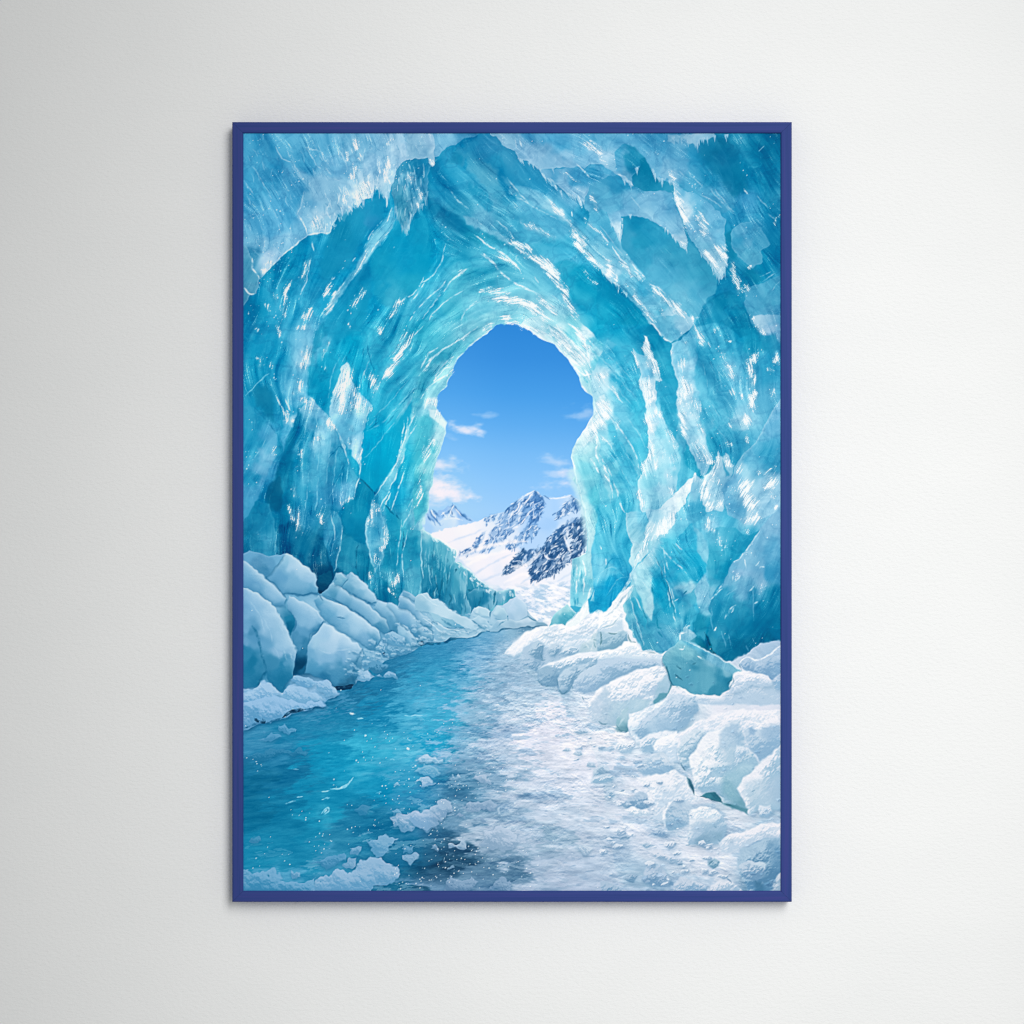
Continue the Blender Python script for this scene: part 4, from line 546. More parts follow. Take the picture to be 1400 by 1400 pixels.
glint('f', "10,370 30,440", 9, 1.1); glint('f', "20,560 30,640 20,720", 16, 1.1); glint('f', "70,460 120,520 150,560", 5, .8); glint('f', "120,730 135,790", 6, .9); glint('f', "0,830 60,900", 7, .9); glint('f', "20,1050 60,1200", 6, .7)
# dark gap between ribs
poly('f', "320,60 400,0 450,80 500,150 540,160 530,250 545,380 575,440 570,560 560,640 580,700 560,900 520,800 470,700 440,600 430,430 400,300 380,170 330,100", "350,50,0a8bb4 450,130,0f92ba 430,260,30a5c6 490,400,0c97bf 500,330,129ac0 530,520,1f9fc6 470,480,2ba4c9 545,690,35acce 520,620,22a1c6 500,240,1a9cc2", soft=1.6, jit=1.2, ice=.5)
poly('f', "375,0 400,-30 560,-60 690,-40 690,20 660,60 580,120 525,152 490,135 450,80 420,40", "450,50,5fb3d2 600,60,62b5d4 520,20,6fbdd8 520,110,5ab2d0 670,0,9fcfe4", jit=1, soft=1, ice=.6, rim=('d5ecf5', 1.3, .8, -.5, 1))
stroke('f', "525,155 590,120 665,60", '0d86ae', 3, .8); stroke('f', "380,0 430,60 470,120 520,150", 'f0f8fb', 2, .9)
# bright rib
poly('f', "325,95 345,110 370,190 400,240 420,330 460,425 440,430 420,420 415,480 420,620 440,760 480,800 560,860 600,1000 580,1150 560,1250 500,1330 420,1420 380,1480 330,1420 295,1370 290,1300 282,1200 312,1100 330,1050 360,960 358,860 350,760 335,690 345,640 330,570 300,490 295,430 310,380 270,300 250,200 290,230 325,250 330,170", "340,150,eef8fb 370,250,e5f4f9 300,290,7fc6de 350,360,6fbfdd 430,400,c5e6f1 350,450,cfeaf4 380,530,e8f6fa 370,600,b5e0ee 400,680,b0def0 380,780,eaf6fa 420,650,c5e6f2 380,850,b5e2f0 420,880,9fd8e8 450,800,6fc6dd 480,1000,a5daeb 400,1000,bfe6f0 340,1100,c5e8f2 360,1200,7fccdf 420,1150,8fd2e4 460,1250,b5e0ee 320,1300,a5dcea 530,950,86cee2 540,1100,6fc4dc 350,1380,a5dbe9 500,1150,b0dcec 410,1350,a5dbe9", jit=1.2, soft=1, ice=1.1, rim=('f8fdfd', 1.6, .8, -1, .2), sh=('0f95bb', 3, .3, -3, 2))
glint('f', "335,120 350,190 380,270 400,330 440,420", 10, 1.15, .2); glint('f', "255,210 270,290 290,330", 6, .9); glint('f', "310,400 350,490 370,570", 14, .9, .4); glint('f', "380,540 375,600", 10, 1.1); glint('f', "350,680 370,740 400,820", 12, 1.1); glint('f', "410,650 405,700", 8, 1.1); glint('f', "455,650 460,730", 6, 1.0); glint('f', "385,850 380,960 330,1060 310,1150", 8, .9); glint('f', "420,1000 420,1080", 8, .8); glint('f', "480,780 530,850 540,900", 8, .7, .4); glint('f', "290,1230 310,1370", 6, .9); glint('f', "490,1120 530,1150", 8, .6, .4); glint('f', "500,1280 540,1220", 9, .8); glint('f', "540,850 560,980", 6, .5, .5)
# second rib
poly('f', "525,160 590,130 690,110 720,200 720,300 690,400 740,560 760,640 740,720 770,800 790,900 830,1000 800,1080 790,1120 760,1140 720,1060 690,980 660,920 640,880 610,800 590,700 560,620 560,570 580,520 575,440 550,390 535,280", "560,200,6fbdd9 640,200,86c8e0 620,300,b0dcee 590,250,55b0d2 600,400,8fcde4 630,500,d5eef7 680,350,6fc0dc 700,200,5ab5d4 600,600,c5e6f2 700,640,8fcbe2 630,740,b5dcec 700,850,8fcde2 680,560,6fc0dc 740,880,b5deed 720,980,8fcbe2 790,1000,a5d5e8 760,1090,8fc8e0 650,820,a5d8ea 740,780,5fbad6", jit=1.3, soft=1, ice=.9, rim=('f0f9fc', 1.5, .8, -1, .1))
glint('f', "540,200 545,250", 5, .8); glint('f', "620,250 610,340", 8, .8); glint('f', "630,420 640,490 650,550", 11, 1.35); glint('f', "580,490 590,570 570,620", 7, 1.1); glint('f', "600,620 620,760 640,850", 9, 1.0); glint('f', "680,560 720,640 690,720", 14, .6, .8); glint('f', "640,580 680,620",14,.5,.8); glint('f', "720,740 760,840", 6, .9); glint('f', "690,880 740,920 800,1040", 16, .75, .7); glint('f', "820,1000 800,1060", 8, .9); glint('f', "600,150 650,150", 5, .6)
# blue wall right of it
poly('f', "720,130 780,190 870,230 930,380 960,440 1000,600 960,740 900,850 880,950 830,1010 790,900 770,800 740,700 750,600 690,400 720,300", "750,250,35a5c8 800,400,35a6c9 850,300,3fabcc 900,550,42adcf 800,600,3faccd 850,800,2aa3c6 750,450,4ab2d2 900,700,4ab0d0 820,900,1b9cc0 800,750,52b5d3", al=.85, soft=2.5, jit=1.5, ice=.9)
strokes('f', '1a93ba', 1.5, .55, "740,250 790,400 800,560", "770,200 860,380 880,520", "820,300 850,450 840,600", "780,620 860,740 950,830", "850,620 920,760 1000,880", "780,700 830,780", "930,620 960,740", "740,560 780,680 830,740", rough=.5)
strokes('f', '8fd0e4', 1.2, .55, "760,300 800,480", "800,240 850,400", "870,330 900,500", "800,560 880,700", "880,800 940,880 990,930", "820,720 900,830", rough=.6)
# jagged lights on the far right
glint('f', "690,30 740,100 800,180", 9, .85, .3); glint('f', "850,30 855,80", 4, .5); glint('f', "935,125 965,150", 4, .9); glint('f', "890,200 940,280", 5, .6, .3); glint('f', "940,310 970,360 990,420", 9, .9, .3); glint('f', "960,550 985,500", 9, .8, .2); glint('f', "1180,220 1130,280 1105,330 1125,420 1130,500", 9, 1.15); glint('f', "1130,500 1135,570 1115,650", 10, 1.35); glint('f', "1080,690 1100,760", 13, 1.05); glint('f', "1040,700 1080,740", 12, .8); glint('f', "1080,830 1080,900", 6, .8); glint('f', "1310,250 1290,310", 9, 1.25); glint('f', "1260,330 1260,380", 6, .8, .3); glint('f', "1260,480 1280,540", 8, .5, .8); glint('f', "1150,10 1170,60 1240,80", 8, 1.0); glint('f', "930,880 950,920", 9, .8, .3); glint('f', "1045,530 1050,570", 4, .7); glint('f', "950,740 955,780", 4, .8); glint('f', "840,690 830,760", 5,.3,.5); glint('f',"1070,270 1090,330",5,.7)
dots('f', "880,200 1000,420", 14, .45); dots('f', "780,770 850,830", 10, .4); dots('f', "680,600 740,640", 14, .8)
poly('f', "950,700 1040,690 1110,700 1110,760 1080,790 960,800", "1000,730,8fcbe2 1080,720,d0eaf4 980,780,7fc4de", al=.7, soft=2.5, jit=2.5, ice=.7)
poly('f', "1050,40 1120,60 1200,90 1300,100 1330,200 1250,240 1180,220 1100,260 1050,200 1080,120", "1100,150,1598bf 1200,150,0f8fb8 1280,180,1b93bc", al=.75, soft=3, jit=2.5, ice=.4)
poly('f', "1130,-40 1240,-60 1335,-60 1335,60 1250,82 1190,70 1155,30", "1250,20,a0c8e2 1320,-20,62b0d2 1190,20,b5d8ea", al=.9, soft=1.2, jit=1.2, ice=.4)
# big slanted slab, lower right
poly('f', "1335,560 1320,580 1280,650 1220,750 1150,890 1080,950 990,1070 980,1130 920,1180 880,1240 920,1330 940,1420 1100,1500 1190,1450 1335,1390", "1300,640,7fbfe0 1280,800,62b0d4 1200,880,55abcf 1250,1000,2d9ac2 1100,1000,52abce 1050,1100,8fcbe2 1150,1080,6fbad8 1100,1200,b5dcec 1250,1200,a5d2e8 980,1200,62acd0 1000,1350,5aa8cd 1100,1350,d0e8f3 1280,1350,8fc5e0 1180,1300,a5d2e8 920,1250,6fb5d4 1310,950,3a9fc6 1180,960,3a9fc6 1310,720,62b2d6", jit=1, soft=1, ice=.8, rim=('cfe8f4', 1.6, .7, -1, -.6))
glint('f', "1100,1130 1050,1250 1100,1330 1090,1400", 20, 1.1); glint('f', "1060,1040 1020,1110", 8, .8); glint('f', "1150,1280 1130,1340", 10, .9); glint('f', "1290,1130 1240,1200 1200,1230", 14, 1.1); glint('f', "1310,1060 1280,1100", 6, .8); glint('f', "1200,1130 1270,1080", 5, .7); glint('f', "1250,1300 1300,1290", 9, .6, .5); glint('f', "1180,1080 1150,1120", 5, .6); glint('f', "1310,1340 1300,1395", 8, .7, .4); glint('f', "1315,930 1320,950", 4, .6); glint('i', "1060,40 1130,50 1190,20", 14, .9, .2); glint('i', "1090,130 1070,170", 6, .8)
# spiky bright clump
poly('f', "885,940 905,1000 930,960 960,1010 985,1060 970,1130 930,1180 890,1230 920,1330 900,1400 840,1390 780,1400 765,1300 755,1200 775,1130 830,1090 850,1020", "880,1000,c5e4f0 870,1100,b5dcec 800,1180,cfe9f3 850,1200,86c5de 790,1300,dcf0f6 860,1330,b5dcec 930,1050,9fd3e6 900,1150,a5d5e8 830,1280,a5d3e8", jit=1.5, soft=1, ice=.9, rim=('f0f9fc', 1.5, .8, -.7, -.5))
poly('f', "905,1010 930,1080 950,1130 930,1140 915,1080", "2ea2c6", al=.8, soft=1.2, jit=1, ice=.4)
poly('f', "830,1010 850,1020 830,1090 775,1130 760,1150 790,1110", "1b92b8", al=.8, soft=1.5, jit=1, ice=.4)
glint('f', "780,1150 770,1230 790,1330", 12, 1.05, .3); glint('f', "880,960 860,1080 820,1120", 8, 1.0, .2); glint('f', "930,1000 970,1090", 9, .9, .2); glint('f', "860,1330 910,1350", 12, .9, .4); glint('f', "830,1200 880,1150", 9, .8, .3); glint('f', "790,1330 860,1390", 10, 1); dots('f', "760,1150 900,1350", 20, .5)
# between: dark notch and bright shard
poly('f', "640,890 690,985 730,1070 760,1145 740,1160 700,1100 640,1060 620,960", "1ca0c3", al=.85, soft=1.5, jit=1.2, ice=.6)
poly('f', "700,1110 740,1150 760,1200 760,1320 790,1420 700,1480 640,1450 660,1300 660,1220", "720,1230,7fbfda 700,1350,45acd0 740,1380,40a9cc 670,1300,8fd0e4 700,1150,9fd0e4", jit=1, soft=1, ice=.5)
poly('f', "700,1140 690,1170 660,1250 630,1330 580,1400 540,1440 400,1460 410,1400 470,1340 540,1280 600,1220 650,1170", "650,1190,f8fcfd 560,1320,f4fafc 480,1400,eaf6fa 600,1350,e0f2f7 440,1430,dff2f7", jit=1.2, soft=1, ice=.7, rim=('ffffff', 1.5, .6, -1, -.5))
stroke('f', "695,1150 705,1120 700,1180", 'ffffff', 3, .9)

# ---- right foot of the wall
poly('i', "185,0 340,0 360,70 330,130 320,250 260,340 240,430 215,350 240,235 215,190 195,110", "250,80,93d2e4 260,180,a5dae8 290,300,c5e8f0 220,150,8fd0e2 330,50,62bfdb", jit=1, soft=1, ice=.8, rim=('eef9fa', 1.4, .8, -1, 0))
poly('i', "340,-20 560,-30 550,80 500,140 440,180 400,260 330,330 280,400 240,440 250,360 320,260 330,140 360,70", "480,60,f4fafc 420,30,b5dfee 380,180,d8eff5 300,330,d8f0f5 520,20,eef8fb 350,250,a5dce9 430,120,e8f5f9", jit=1.5, soft=1.2, ice=.8)
glint('i', "540,10 480,90 400,200", 14, .9); glint('i', "370,90 360,150 330,250 250,400", 8, .9); glint('i', "390,360 390,440", 8, .4, .5)
poly('i', "240,440 280,400 400,260 460,190 560,200 680,80 720,150 720,300 790,380 780,450 720,520 700,600 730,700 690,800 690,880 600,940 500,1020 400,1040 330,1020 260,950 200,900 180,800 150,660 170,620 220,540", "260,500,c5e8f0 300,350,c5e8f0 400,250,b5dfec 500,250,35b2d0 600,280,2aaccf 680,250,1fa6cc 740,400,0d9ac2 600,420,2aaed0 500,450,22a9cc 430,470,14a0c4 430,620,1a9abf 320,500,a5dce8 350,650,b0deea 270,690,42b0cd 250,850,7fc8da 330,850,62b8d0 430,780,2a93b5 500,860,55a6c4 450,950,4a9ebf 350,1000,62b5cc 600,600,6fc0da 640,700,2fa5c8 650,800,42aac8 560,520,62c0da 560,750,6fbfd6 200,720,a5dae4 620,550,b5dde9 290,600,8fd2e0 640,480,45b5d2 520,650,35a9c8", jit=1, soft=1, ice=1.0)
poly('i', "280,430 330,420 380,480 400,600 400,720 380,800 340,740 300,640 270,560", "340,480,93d3e2 350,620,b5e0ea 380,740,c0e4ec 300,540,a5dbe7", al=.85, soft=1.5, jit=1.2, ice=.7)
poly('i', "385,500 440,480 500,560 530,680 560,800 500,830 430,820 410,700 390,600", "430,560,0f9cc2 470,680,1f9dc0 500,780,4aaac8 420,720,2a98ba", al=.8, soft=2, jit=1.2, ice=1.2)
poly('i', "230,640 280,620 320,740 350,800 340,870 280,800", "42b2ce", al=.8, soft=1.5, jit=1.2, ice=.8)
strokes('i', 'd8f0f5', 1.4, .85, "460,240 480,330 510,420", "470,360 490,500 530,620 560,740", "400,270 420,360 470,460", "560,230 620,300 700,380", "440,250 540,360 640,450", "220,560 240,700 290,850 330,1000", "180,760 220,880 300,990", "530,560 550,640", "550,660 580,640", "640,830 600,900 590,950", "260,620 310,720", "540,740 560,820", "500,580 520,700", rough=.6)
strokes('i', '0b7f9f', 1.5, .7, "400,300 450,420 480,560", "480,480 520,620 560,780", "420,780 430,850 480,860", "540,230 600,320 680,380", "390,540 400,640", "600,300 660,370", "320,720 350,790", "560,330 620,400", "430,880 470,920", "620,610 640,580")
poly('i', "690,100 760,160 800,300 790,390 720,300 710,180", "86cbe1", al=.7, soft=2, jit=1.2, ice=.7)
poly('i', "630,620 700,560 720,640 690,680 720,760 650,820 590,760 580,700", "600,740,62bcd6 650,640,4ab0ce 680,740,35a0c2 650,790,2a9dc0", al=.8, soft=1.5, jit=1.2, ice=.5)
poly('i', "600,290 690,220 720,300 790,390 780,450 720,520 650,470 620,380", "700,330,14a2c8 740,430,0c97be 660,420,3fb0d0 700,480,2fa5c8", al=.85, soft=1.5, jit=1.2, ice=1)
poly('i', "600,900 680,880 720,920 800,1000 860,1060 830,1080 700,1000 620,950", "700,930,1585a5 800,1020,0a6d8e 640,910,4aa0ba 740,980,0d7797", soft=1.2, jit=1, ice=.3)
poly('i', "710,530 780,470 800,560 820,640 800,700 830,780 790,850 770,950 720,900 690,820 740,740 700,620", "740,580,93cce2 770,520,86c7de 770,680,6fbad4 750,800,1f93b5 770,900,3fa0bf 720,840,1688aa", jit=1.2, soft=1.2, ice=.7)
poly('i', "780,160 860,110 1000,120 1050,170 1110,170 1180,130 1100,260 990,350 950,430 915,520 860,560 820,640 800,560 790,390 800,280", "850,200,52b3d2 950,200,2fa5c8 1080,200,1090b8 900,330,2aa3c6 900,430,1696bc 850,480,45a8c8 1000,280,1795bc 830,360,3aaac9 820,560,7fc2da", jit=1, soft=1, ice=.5)
glint('i', "800,40 800,110 850,150", 10, 1.0, .3); dots('i', "830,100 900,260 960,170", 18, .8); glint('i', "880,170 900,220 920,290", 12, .5, .5)
poly('i', "1340,-40 1250,40 1180,130 1100,250 1040,330 985,360 950,430 915,530 820,640 800,720 830,800 790,900 840,1020 860,1060 1045,1180 1030,1110 1080,1070 1150,1085 1230,1060 1340,980", "1250,120,7fb8d8 1200,250,6fb2d4 1280,300,52a5cc 1100,330,86bfdb 1050,450,8fbfdc 1000,400,74b8d8 1200,400,6fb0d2 1280,450,3a9ac4 1180,520,86b9d6 1050,560,6ab0d0 920,600,2a98be 900,700,2292b8 1050,680,2f98bb 1250,650,0d85ae 1200,800,0a7da6 1050,850,1a88ae 1000,770,2893b8 900,830,1b8cb2 900,980,2089ab 1000,1050,0f7a9f 1250,950,08769c 1150,1000,0f7ea2 830,950,3596b5 1130,750,1889b0 850,880,2590b5 1300,850,0880a8 1150,620,359abf 960,520,6fb5d3", jit=1, soft=1, ice=.5)
strokes('i', 'd5ecf5', 1.6, .8, "1180,140 1110,240 1040,330 985,365", "1000,690 950,730 920,790", "1000,700 970,740", "1160,660 1140,680", "1110,580 1140,540", "1180,400 1210,410", "1040,470 1000,510", "860,590 910,530", "980,510 990,470", "1150,400 1180,370", "620,1000 595,1015", "820,640 900,570", "1065,350 1080,420")
strokes('i', '7cc0da', 1.2, .55, "930,620 1020,560", "830,700 820,780 830,860", "950,900 970,1000", "1130,920 1150,1000 1180,1050", "920,780 1000,690", "1130,520 1135,800", "1080,980 1100,1030", "900,880 930,1000")
stroke('i', "775,890 800,960 830,1010 855,1055", '073f58', 2.5, .8)
glint('i', "855,840 850,880", 5, .8); glint('i', "930,860 925,910", 4, .5); glint('i', "990,490 1040,460", 8, .3, .6); glint('i', "1160,390 1200,410", 8, .3, .6); glint('i', "1060,320 1080,400", 6, .3, .3); dots('i', "960,480 1050,450", 14, .5); dots('i', "1260,80 1320,50", 12, .6); dots('i', "1180,540 1230,620", 14, .3); dots('i', "1090,300 1200,230", 14, .4); glint('i',"1170,530 1200,560",7,.5,.4)
# ---- river of ice
RIVS = "332,1225 331,940 441,955 458,938 488,932 508,925 531,902 546,896 574,884 608,878 660,864 700,859 750,855 740,862 720,866 708,876 715,885 740,895 765,908 790,925 815,950 840,985 850,1000 1068,1000 1068,1225"
_b, _m, _ = mask('', RIVS, 1.0, 1.2)
PV = np.log(np.maximum(YY-800, 12))*300              # depth down the river, seen in perspective
PU = (XX-720)/np.maximum(np.clip((YY-800)/300, .12, 1.5), .2)
_wx = XX-X0+sstep(860, 960, YY)*(20*fbm(PU/26, PV/9, 1.0, 4, 2, .6)); _wy = YY-Y0+3*fbm(PU/20, PV/8, 1.0, 3, 6)
RIVF = RIVF[np.clip(_wy, 0, PH-1).astype(int), np.clip(_wx, 0, PW-1).astype(int)]
IMG[_b] = IMG[_b]*(1-_m[..., None])+RIVF[_b]*_m[..., None]
ICE[_b] *= 1-_m
RIV = np.zeros((PH, PW), np.float32); RIV[_b] = _m
# ---- right snow field
RSNS = "753,849 775.6,826 786.7,837 776,856 800,846 829,836 848,812 864,800 852,830 860,860 880,888 905,893 930,880 1000,905 1040,880 1070,876 1070,1225 850,1225 835,1150 822,1060 800,1000 765,950 740,938 722,920 712,905 706,885 720,866 735,859"
_b, _m, _ = mask('', RSNS, 1.5, 1.5)
IMG[_b] = IMG[_b]*(1-_m[..., None])+RSNF[_b]*_m[..., None]
ICE[_b] *= 1-_m
b_, m_, _ = mask('', RSNS, 18, 4); m_ = m_*sstep(900, 1000, YY[b_])
IMG[b_] = IMG[b_]*(1-.6*(m_*(1-_m_ if False else 1))[..., None]*RIV[b_][..., None])+RSNF[b_]*.6*(m_*RIV[b_])[..., None]
SNOW[_b] = np.maximum(SNOW[_b], _m)
# river surface: flat ripples, frost, floes
pers = np.clip((YY-800)/300, .12, 1.5)
n1 = fbm(PU/34, PV/7, 1.0, 4, 1, .55); n2 = fbm(PU/11, PV/3.2, 1.0, 3, 4, .55)
light = sstep(560, 760, XX+0.25*(YY-950))
k = RIV*(.55*np.clip(n1, -1.6, 2)+.45*np.clip(n2, -1.6, 2))
amp = (0.028+.022*light)*sstep(850, 900, YY)
for ch, g in enumerate((1.2, 1.0, .8)): IMG[..., ch] += k*amp*g
fl = fbm(PU/26+.25*n1, PV/11, 1.0, 5, 2, .6)
dens = field(np.array([(q[0], q[1], q[2], 0, 0) for q in [(360,1000,.02),(360,1100,.0),(360,1180,.15),(450,1000,.0),(450,1090,.02),(440,1190,.25),(520,1000,.08),(540,1080,.18),(560,1130,.28),(520,1180,.4),(600,930,.0),(600,1000,.22),(620,1060,.42),(600,1100,.34),(610,1180,.2),(680,960,.4),(680,1030,.55),(660,1090,.45),(690,1180,.5),(640,1140,.35),(700,1000,.62),(760,1000,.8),(760,1080,.6),(740,1150,.5),(800,1180,.5),(800,1060,.7),(720,920,.3),(650,900,.1),(470,960,.0),(560,900,.0),(690,1130,.65),(500,1040,.02),(400,1050,.0)]], np.float32), 150, 2)[..., 0]
th = 1.25-2.2*dens
m = sstep(th-.08, th+.30, fl)*RIV*np.clip(dens*3, 0, 1)
lift = fbm(PU/7, PV/5, 1.0, 3, 5)
base = .55*IMG+.45*np.array([.88, .90, .965], np.float32)
IMG[:] = IMG*(1-(m*.5)[..., None])+base*(m*.5)[..., None]
mo = sstep(.2, 1.1, fbm(PU/40+7, PV/17, 1.0, 5, 5, .6))*RIV*np.clip(dens*1.6-.25, 0, 1)*sstep(930, 1010, YY)*.55
IMG[:] = IMG*(1-mo[..., None]*np.array([.42, .22, .10]))
# crusts of snow: each little ridge is bright above and grey-blue below
fl2 = fbm(PU/7+.3*n1, PV/4.2, 1.0, 4, 6, .62)
rel = -np.gradient(blur(fl, 1))[0]*.7-np.gradient(fl2)[0]*.40
rel = np.clip(rel, -.7, .35)*RIV*np.clip(dens*1.7-.12, 0, 1)*sstep(860, 930, YY)
for ch, g in enumerate((.24, .17, .10)): IMG[..., ch] += rel*g*(.25+.75*sstep(-.5, .9, fbm(XX, YY*1.8, 40, 3, 1)))
sk = sstep(1.0, 1.9, fbm(PU/13, PV/3.4, 1.0, 3, 3, .6))*RIV*np.clip(dens*1.4, 0, 1)*.5
IMG[:] = IMG*(1-sk[..., None])+(IMG*np.array([.70, .82, .90], np.float32))*sk[..., None]
IMG[:] = IMG+(RIV*(1-light)*.035)[..., None]*np.array([.5, 1.0, .9])
# bright reflections running down the middle
def shine(s, w, al, col='5fc8e4'):
    b, d, t = lined('', s, 4, w, jit=3)
    mm = np.exp(-(d/(w*.55))**2)*al*RIV[b]*np.clip(.55+.6*n1[b], 0, 1.2)
    IMG[b] = IMG[b]*(1-mm[..., None])+rgb(col)*mm[..., None]
shine("556,985 540,1010 520,1030 505,1045 490,1062", 16, .55, '4ab8d8'); shine("490,1070 450,1080 440,1100 450,1130", 10, .5, '35a5c8'); shine("570,1000 560,1030", 14, .4)
shine("640,890 600,930 580,960 560,990", 18, .25, '8fc8e4'); shine("660,880 650,920 640,960", 25, .25, 'b5d5ea')
def mound(s, tile='', top='e8ecf6', low='9fc0dc', al=1, jit=2.5, soft=1.2, rim=1, lx=.35, ly=-1, sh='4f8db5', shal=.35, span=1.0, snow=1.0, shd=(1, 3)):
    # a heap of snow: paler where it faces up and to the right
    b, mm, d = mask(tile, s, soft, jit, 0, 0, 0)
    if mm.size == 0: return
    if shal:
        q = shift(mm, shd[0], shd[1]); q = blur(q, 1.5)[..., None]*shal
        IMG[b] = IMG[b]*(1-q)+rgb(sh)*q
    pts = P(tile, s); y0, y1 = pts[:, 1].min(), pts[:, 1].max(); x0, x1 = pts[:, 0].min(), pts[:, 0].max()
    hgt = max(y1-y0, 4); wid = max(x1-x0, 4); R_ = np.clip(min(hgt, wid)*.30, 2.0, 13.0)
    lum = fbm(XX[b], YY[b], max(min(hgt, 40)*.35, 5), 4, 3, .55)
    gy, gx = np.gradient(blur(d, max(1, R_*.6)))
    e_ = np.exp(-np.clip(-d, 0, None)/R_)*(gx*lx+gy*ly)/math.hypot(lx, ly)*1.15
    t = 0.5+(.5*ly*((YY[b]-(y0+y1)/2)/hgt*2)*.55+.5*lx*((XX[b]-(x0+x1)/2)/wid*2)*.8)*span+.55*e_*span
    gy, gx = np.gradient(lum); t = t+.10*lum+np.clip((gx*lx-gy*.9)*1.3, -.22, .22)
    t = sstep(.05, .95, t)[..., None]
    c = rgb(low)*(1-t)+rgb(top)*t
    if rim:
        gy, gx = np.gradient(blur(d, 1)); n = np.sqrt(gx*gx+gy*gy)+1e-6
        f = np.clip((gx*lx+gy*ly)/n, 0, 1)*np.exp(-np.clip(-d, 0, None)/1.8)*.6*rim
        c = c*(1-f[..., None])+np.minimum(rgb(top)*1.06, 1)*f[..., None]
    q = (mm*al)[..., None]
    IMG[b] = IMG[b]*(1-q)+c*q
    SNOW[b] = SNOW[b]*(1-mm)+snow*mm; ICE[b] *= 1-mm
# floes that can be told apart
for s, tp, lo in [("1100,860 1130,820 1230,815 1300,800 1400,830 1470,790 1500,820 1490,870 1420,900 1440,940 1360,960 1290,930 1240,975 1180,940 1110,900", 'b0c6e0', '6a9fc4'),
          ("920,1030 990,1010 1000,970 1060,970 1080,1000 1150,1010 1100,1060 1060,1130 1000,1150 960,1120", '86b5d6', '62a0c8'), ("1190,1130 1250,1110 1300,1130 1290,1170 1230,1190", '9abddb', '7aaacc'),
          ("520,1350 560,1310 640,1280 680,1240 730,1240 780,1280 850,1250 860,1190 930,1170 960,1150 1040,1150 1080,1190 1150,1210 1175,1270 1120,1320 1060,1350 960,1360 940,1420 500,1420", 'a0c0de', '6aa3cb'),
          ("750,1190 800,1150 860,1150 850,1200 800,1240", '86b0d2', '6a9fc4'), ("500,1170 620,1140 740,1120 760,1160 700,1200 640,1230 580,1190", '5fa0c8', '3f8ab5'), ("810,1080 850,1060 890,1080 870,1120 820,1110", '7fb0d2', '5a98c0'),
          ("20,1240 60,1230 70,1270 130,1240 190,1270 230,1220 290,1290 280,1330 440,1330 540,1300 520,1420 -20,1420 -20,1300", '78aed3', '3f8fbb'), ("360,1260 430,1250 420,1290 370,1290", '7fb0d2', '5a98c0'), ("60,1030 110,985 150,1010 110,1040", '4a96be', '3a88b2'),
          ("270,190 320,170 350,205 410,210 400,235 290,230", '62a5cd', '4590bb'), ("140,260 200,220 270,245 280,270 200,285 140,280", '5a9fc8', '4590bb'), ("20,390 150,370 280,350 430,340 500,380 440,395 300,390 150,420 20,440", '3a8ab3', '2078a3'), ("1110,600 1150,590 1165,620 1120,625", '9cc6df', '5fa5c8'), ("1270,580 1330,570 1400,590 1380,640 1330,630", 'a5c9e1', '6aabcc'), ("1310,430 1360,410 1470,420 1480,445 1400,460 1320,455", 'b5d2e6', '78b5d2'),
          ("1180,1080 1230,1060 1290,1070 1270,1100 1200,1110", '6aa5ca', '4a8fb8'), ("820,790 870,760 930,790 900,830 850,830", '4590b8', '2f85b0'), ("1100,800 1150,790 1160,820 1110,825", '7fb5d5', '5a9fc5')]:
    mound(s, 'j', tp, lo, al=.85, jit=3, rim=.5, shal=.35, sh='0a5a85', shd=(0, 2), snow=.6)
for s, tp, lo in [("30,790 110,760 130,720 190,700 240,740 250,810 190,830 150,880 100,930 0,950 -60,900 -80,860", 'b0c8e2', '7fabd0'), ("320,770 400,740 520,730 560,760 540,810 440,800 420,830 350,820", 'a5c0dc', '86accf'), ("205,1040 270,1050 330,1035 335,1080 280,1090 210,1070", 'b5cde4', '86b0d2'), ("430,1060 450,1020 500,970 480,940 560,925 620,930 700,990 720,1040 660,1080 600,1090 470,1080", 'c2d3e8', '94b5d3'), ("75,1080 90,1050 130,1060 140,1090", '8fb5d5', '6a9fc4'), ("200,1230 240,1215 250,1240 215,1250", '86b0d0', '6a9fc4'), ("560,1130 620,1110 660,1120 640,1150", 'a5c0da', '7faacb'), ("260,850 300,830 330,850 290,865", '94b5d5', '7fa8cc'), ("540,820 570,795 600,830 570,840", 'b0cce2', '86b0d0'), ("410,860 440,850 480,885 440,890", '94b5d5', '7fa8cc'), ("380,560 440,530 500,550 530,600 450,600", 'b5cae2', '94b8d8'), ("1150,1080 1200,1060 1255,1090 1240,1120 1180,1105", 'd0dfed', 'a5c2dc'), ("-30,440 20,410 110,405 150,440 100,455 0,450", 'b0d0e6', '78b2d4'), ("-30,490 40,470 160,500 150,550 60,550 -30,530", '86bcd8', '5aa5cc'), ("20,570 80,565 115,610 70,630 0,640 -10,600", 'aac8e2', '7fb0d5'), ("220,545 270,535 290,550 240,560", 'b5d2e6', '86b5d5'),
          ("180,1330 230,1300 300,1320 380,1290 420,1340 330,1400 180,1420", '94b5d5', '6a98bf'), ("520,1340 580,1290 660,1310 640,1400 520,1400", '94b5d5', '6f9cc2')]:
    mound(s, 'k', tp, lo, al=.85, jit=3, rim=.5, shal=.3, sh='1f6a98', shd=(0, 2), snow=.7)
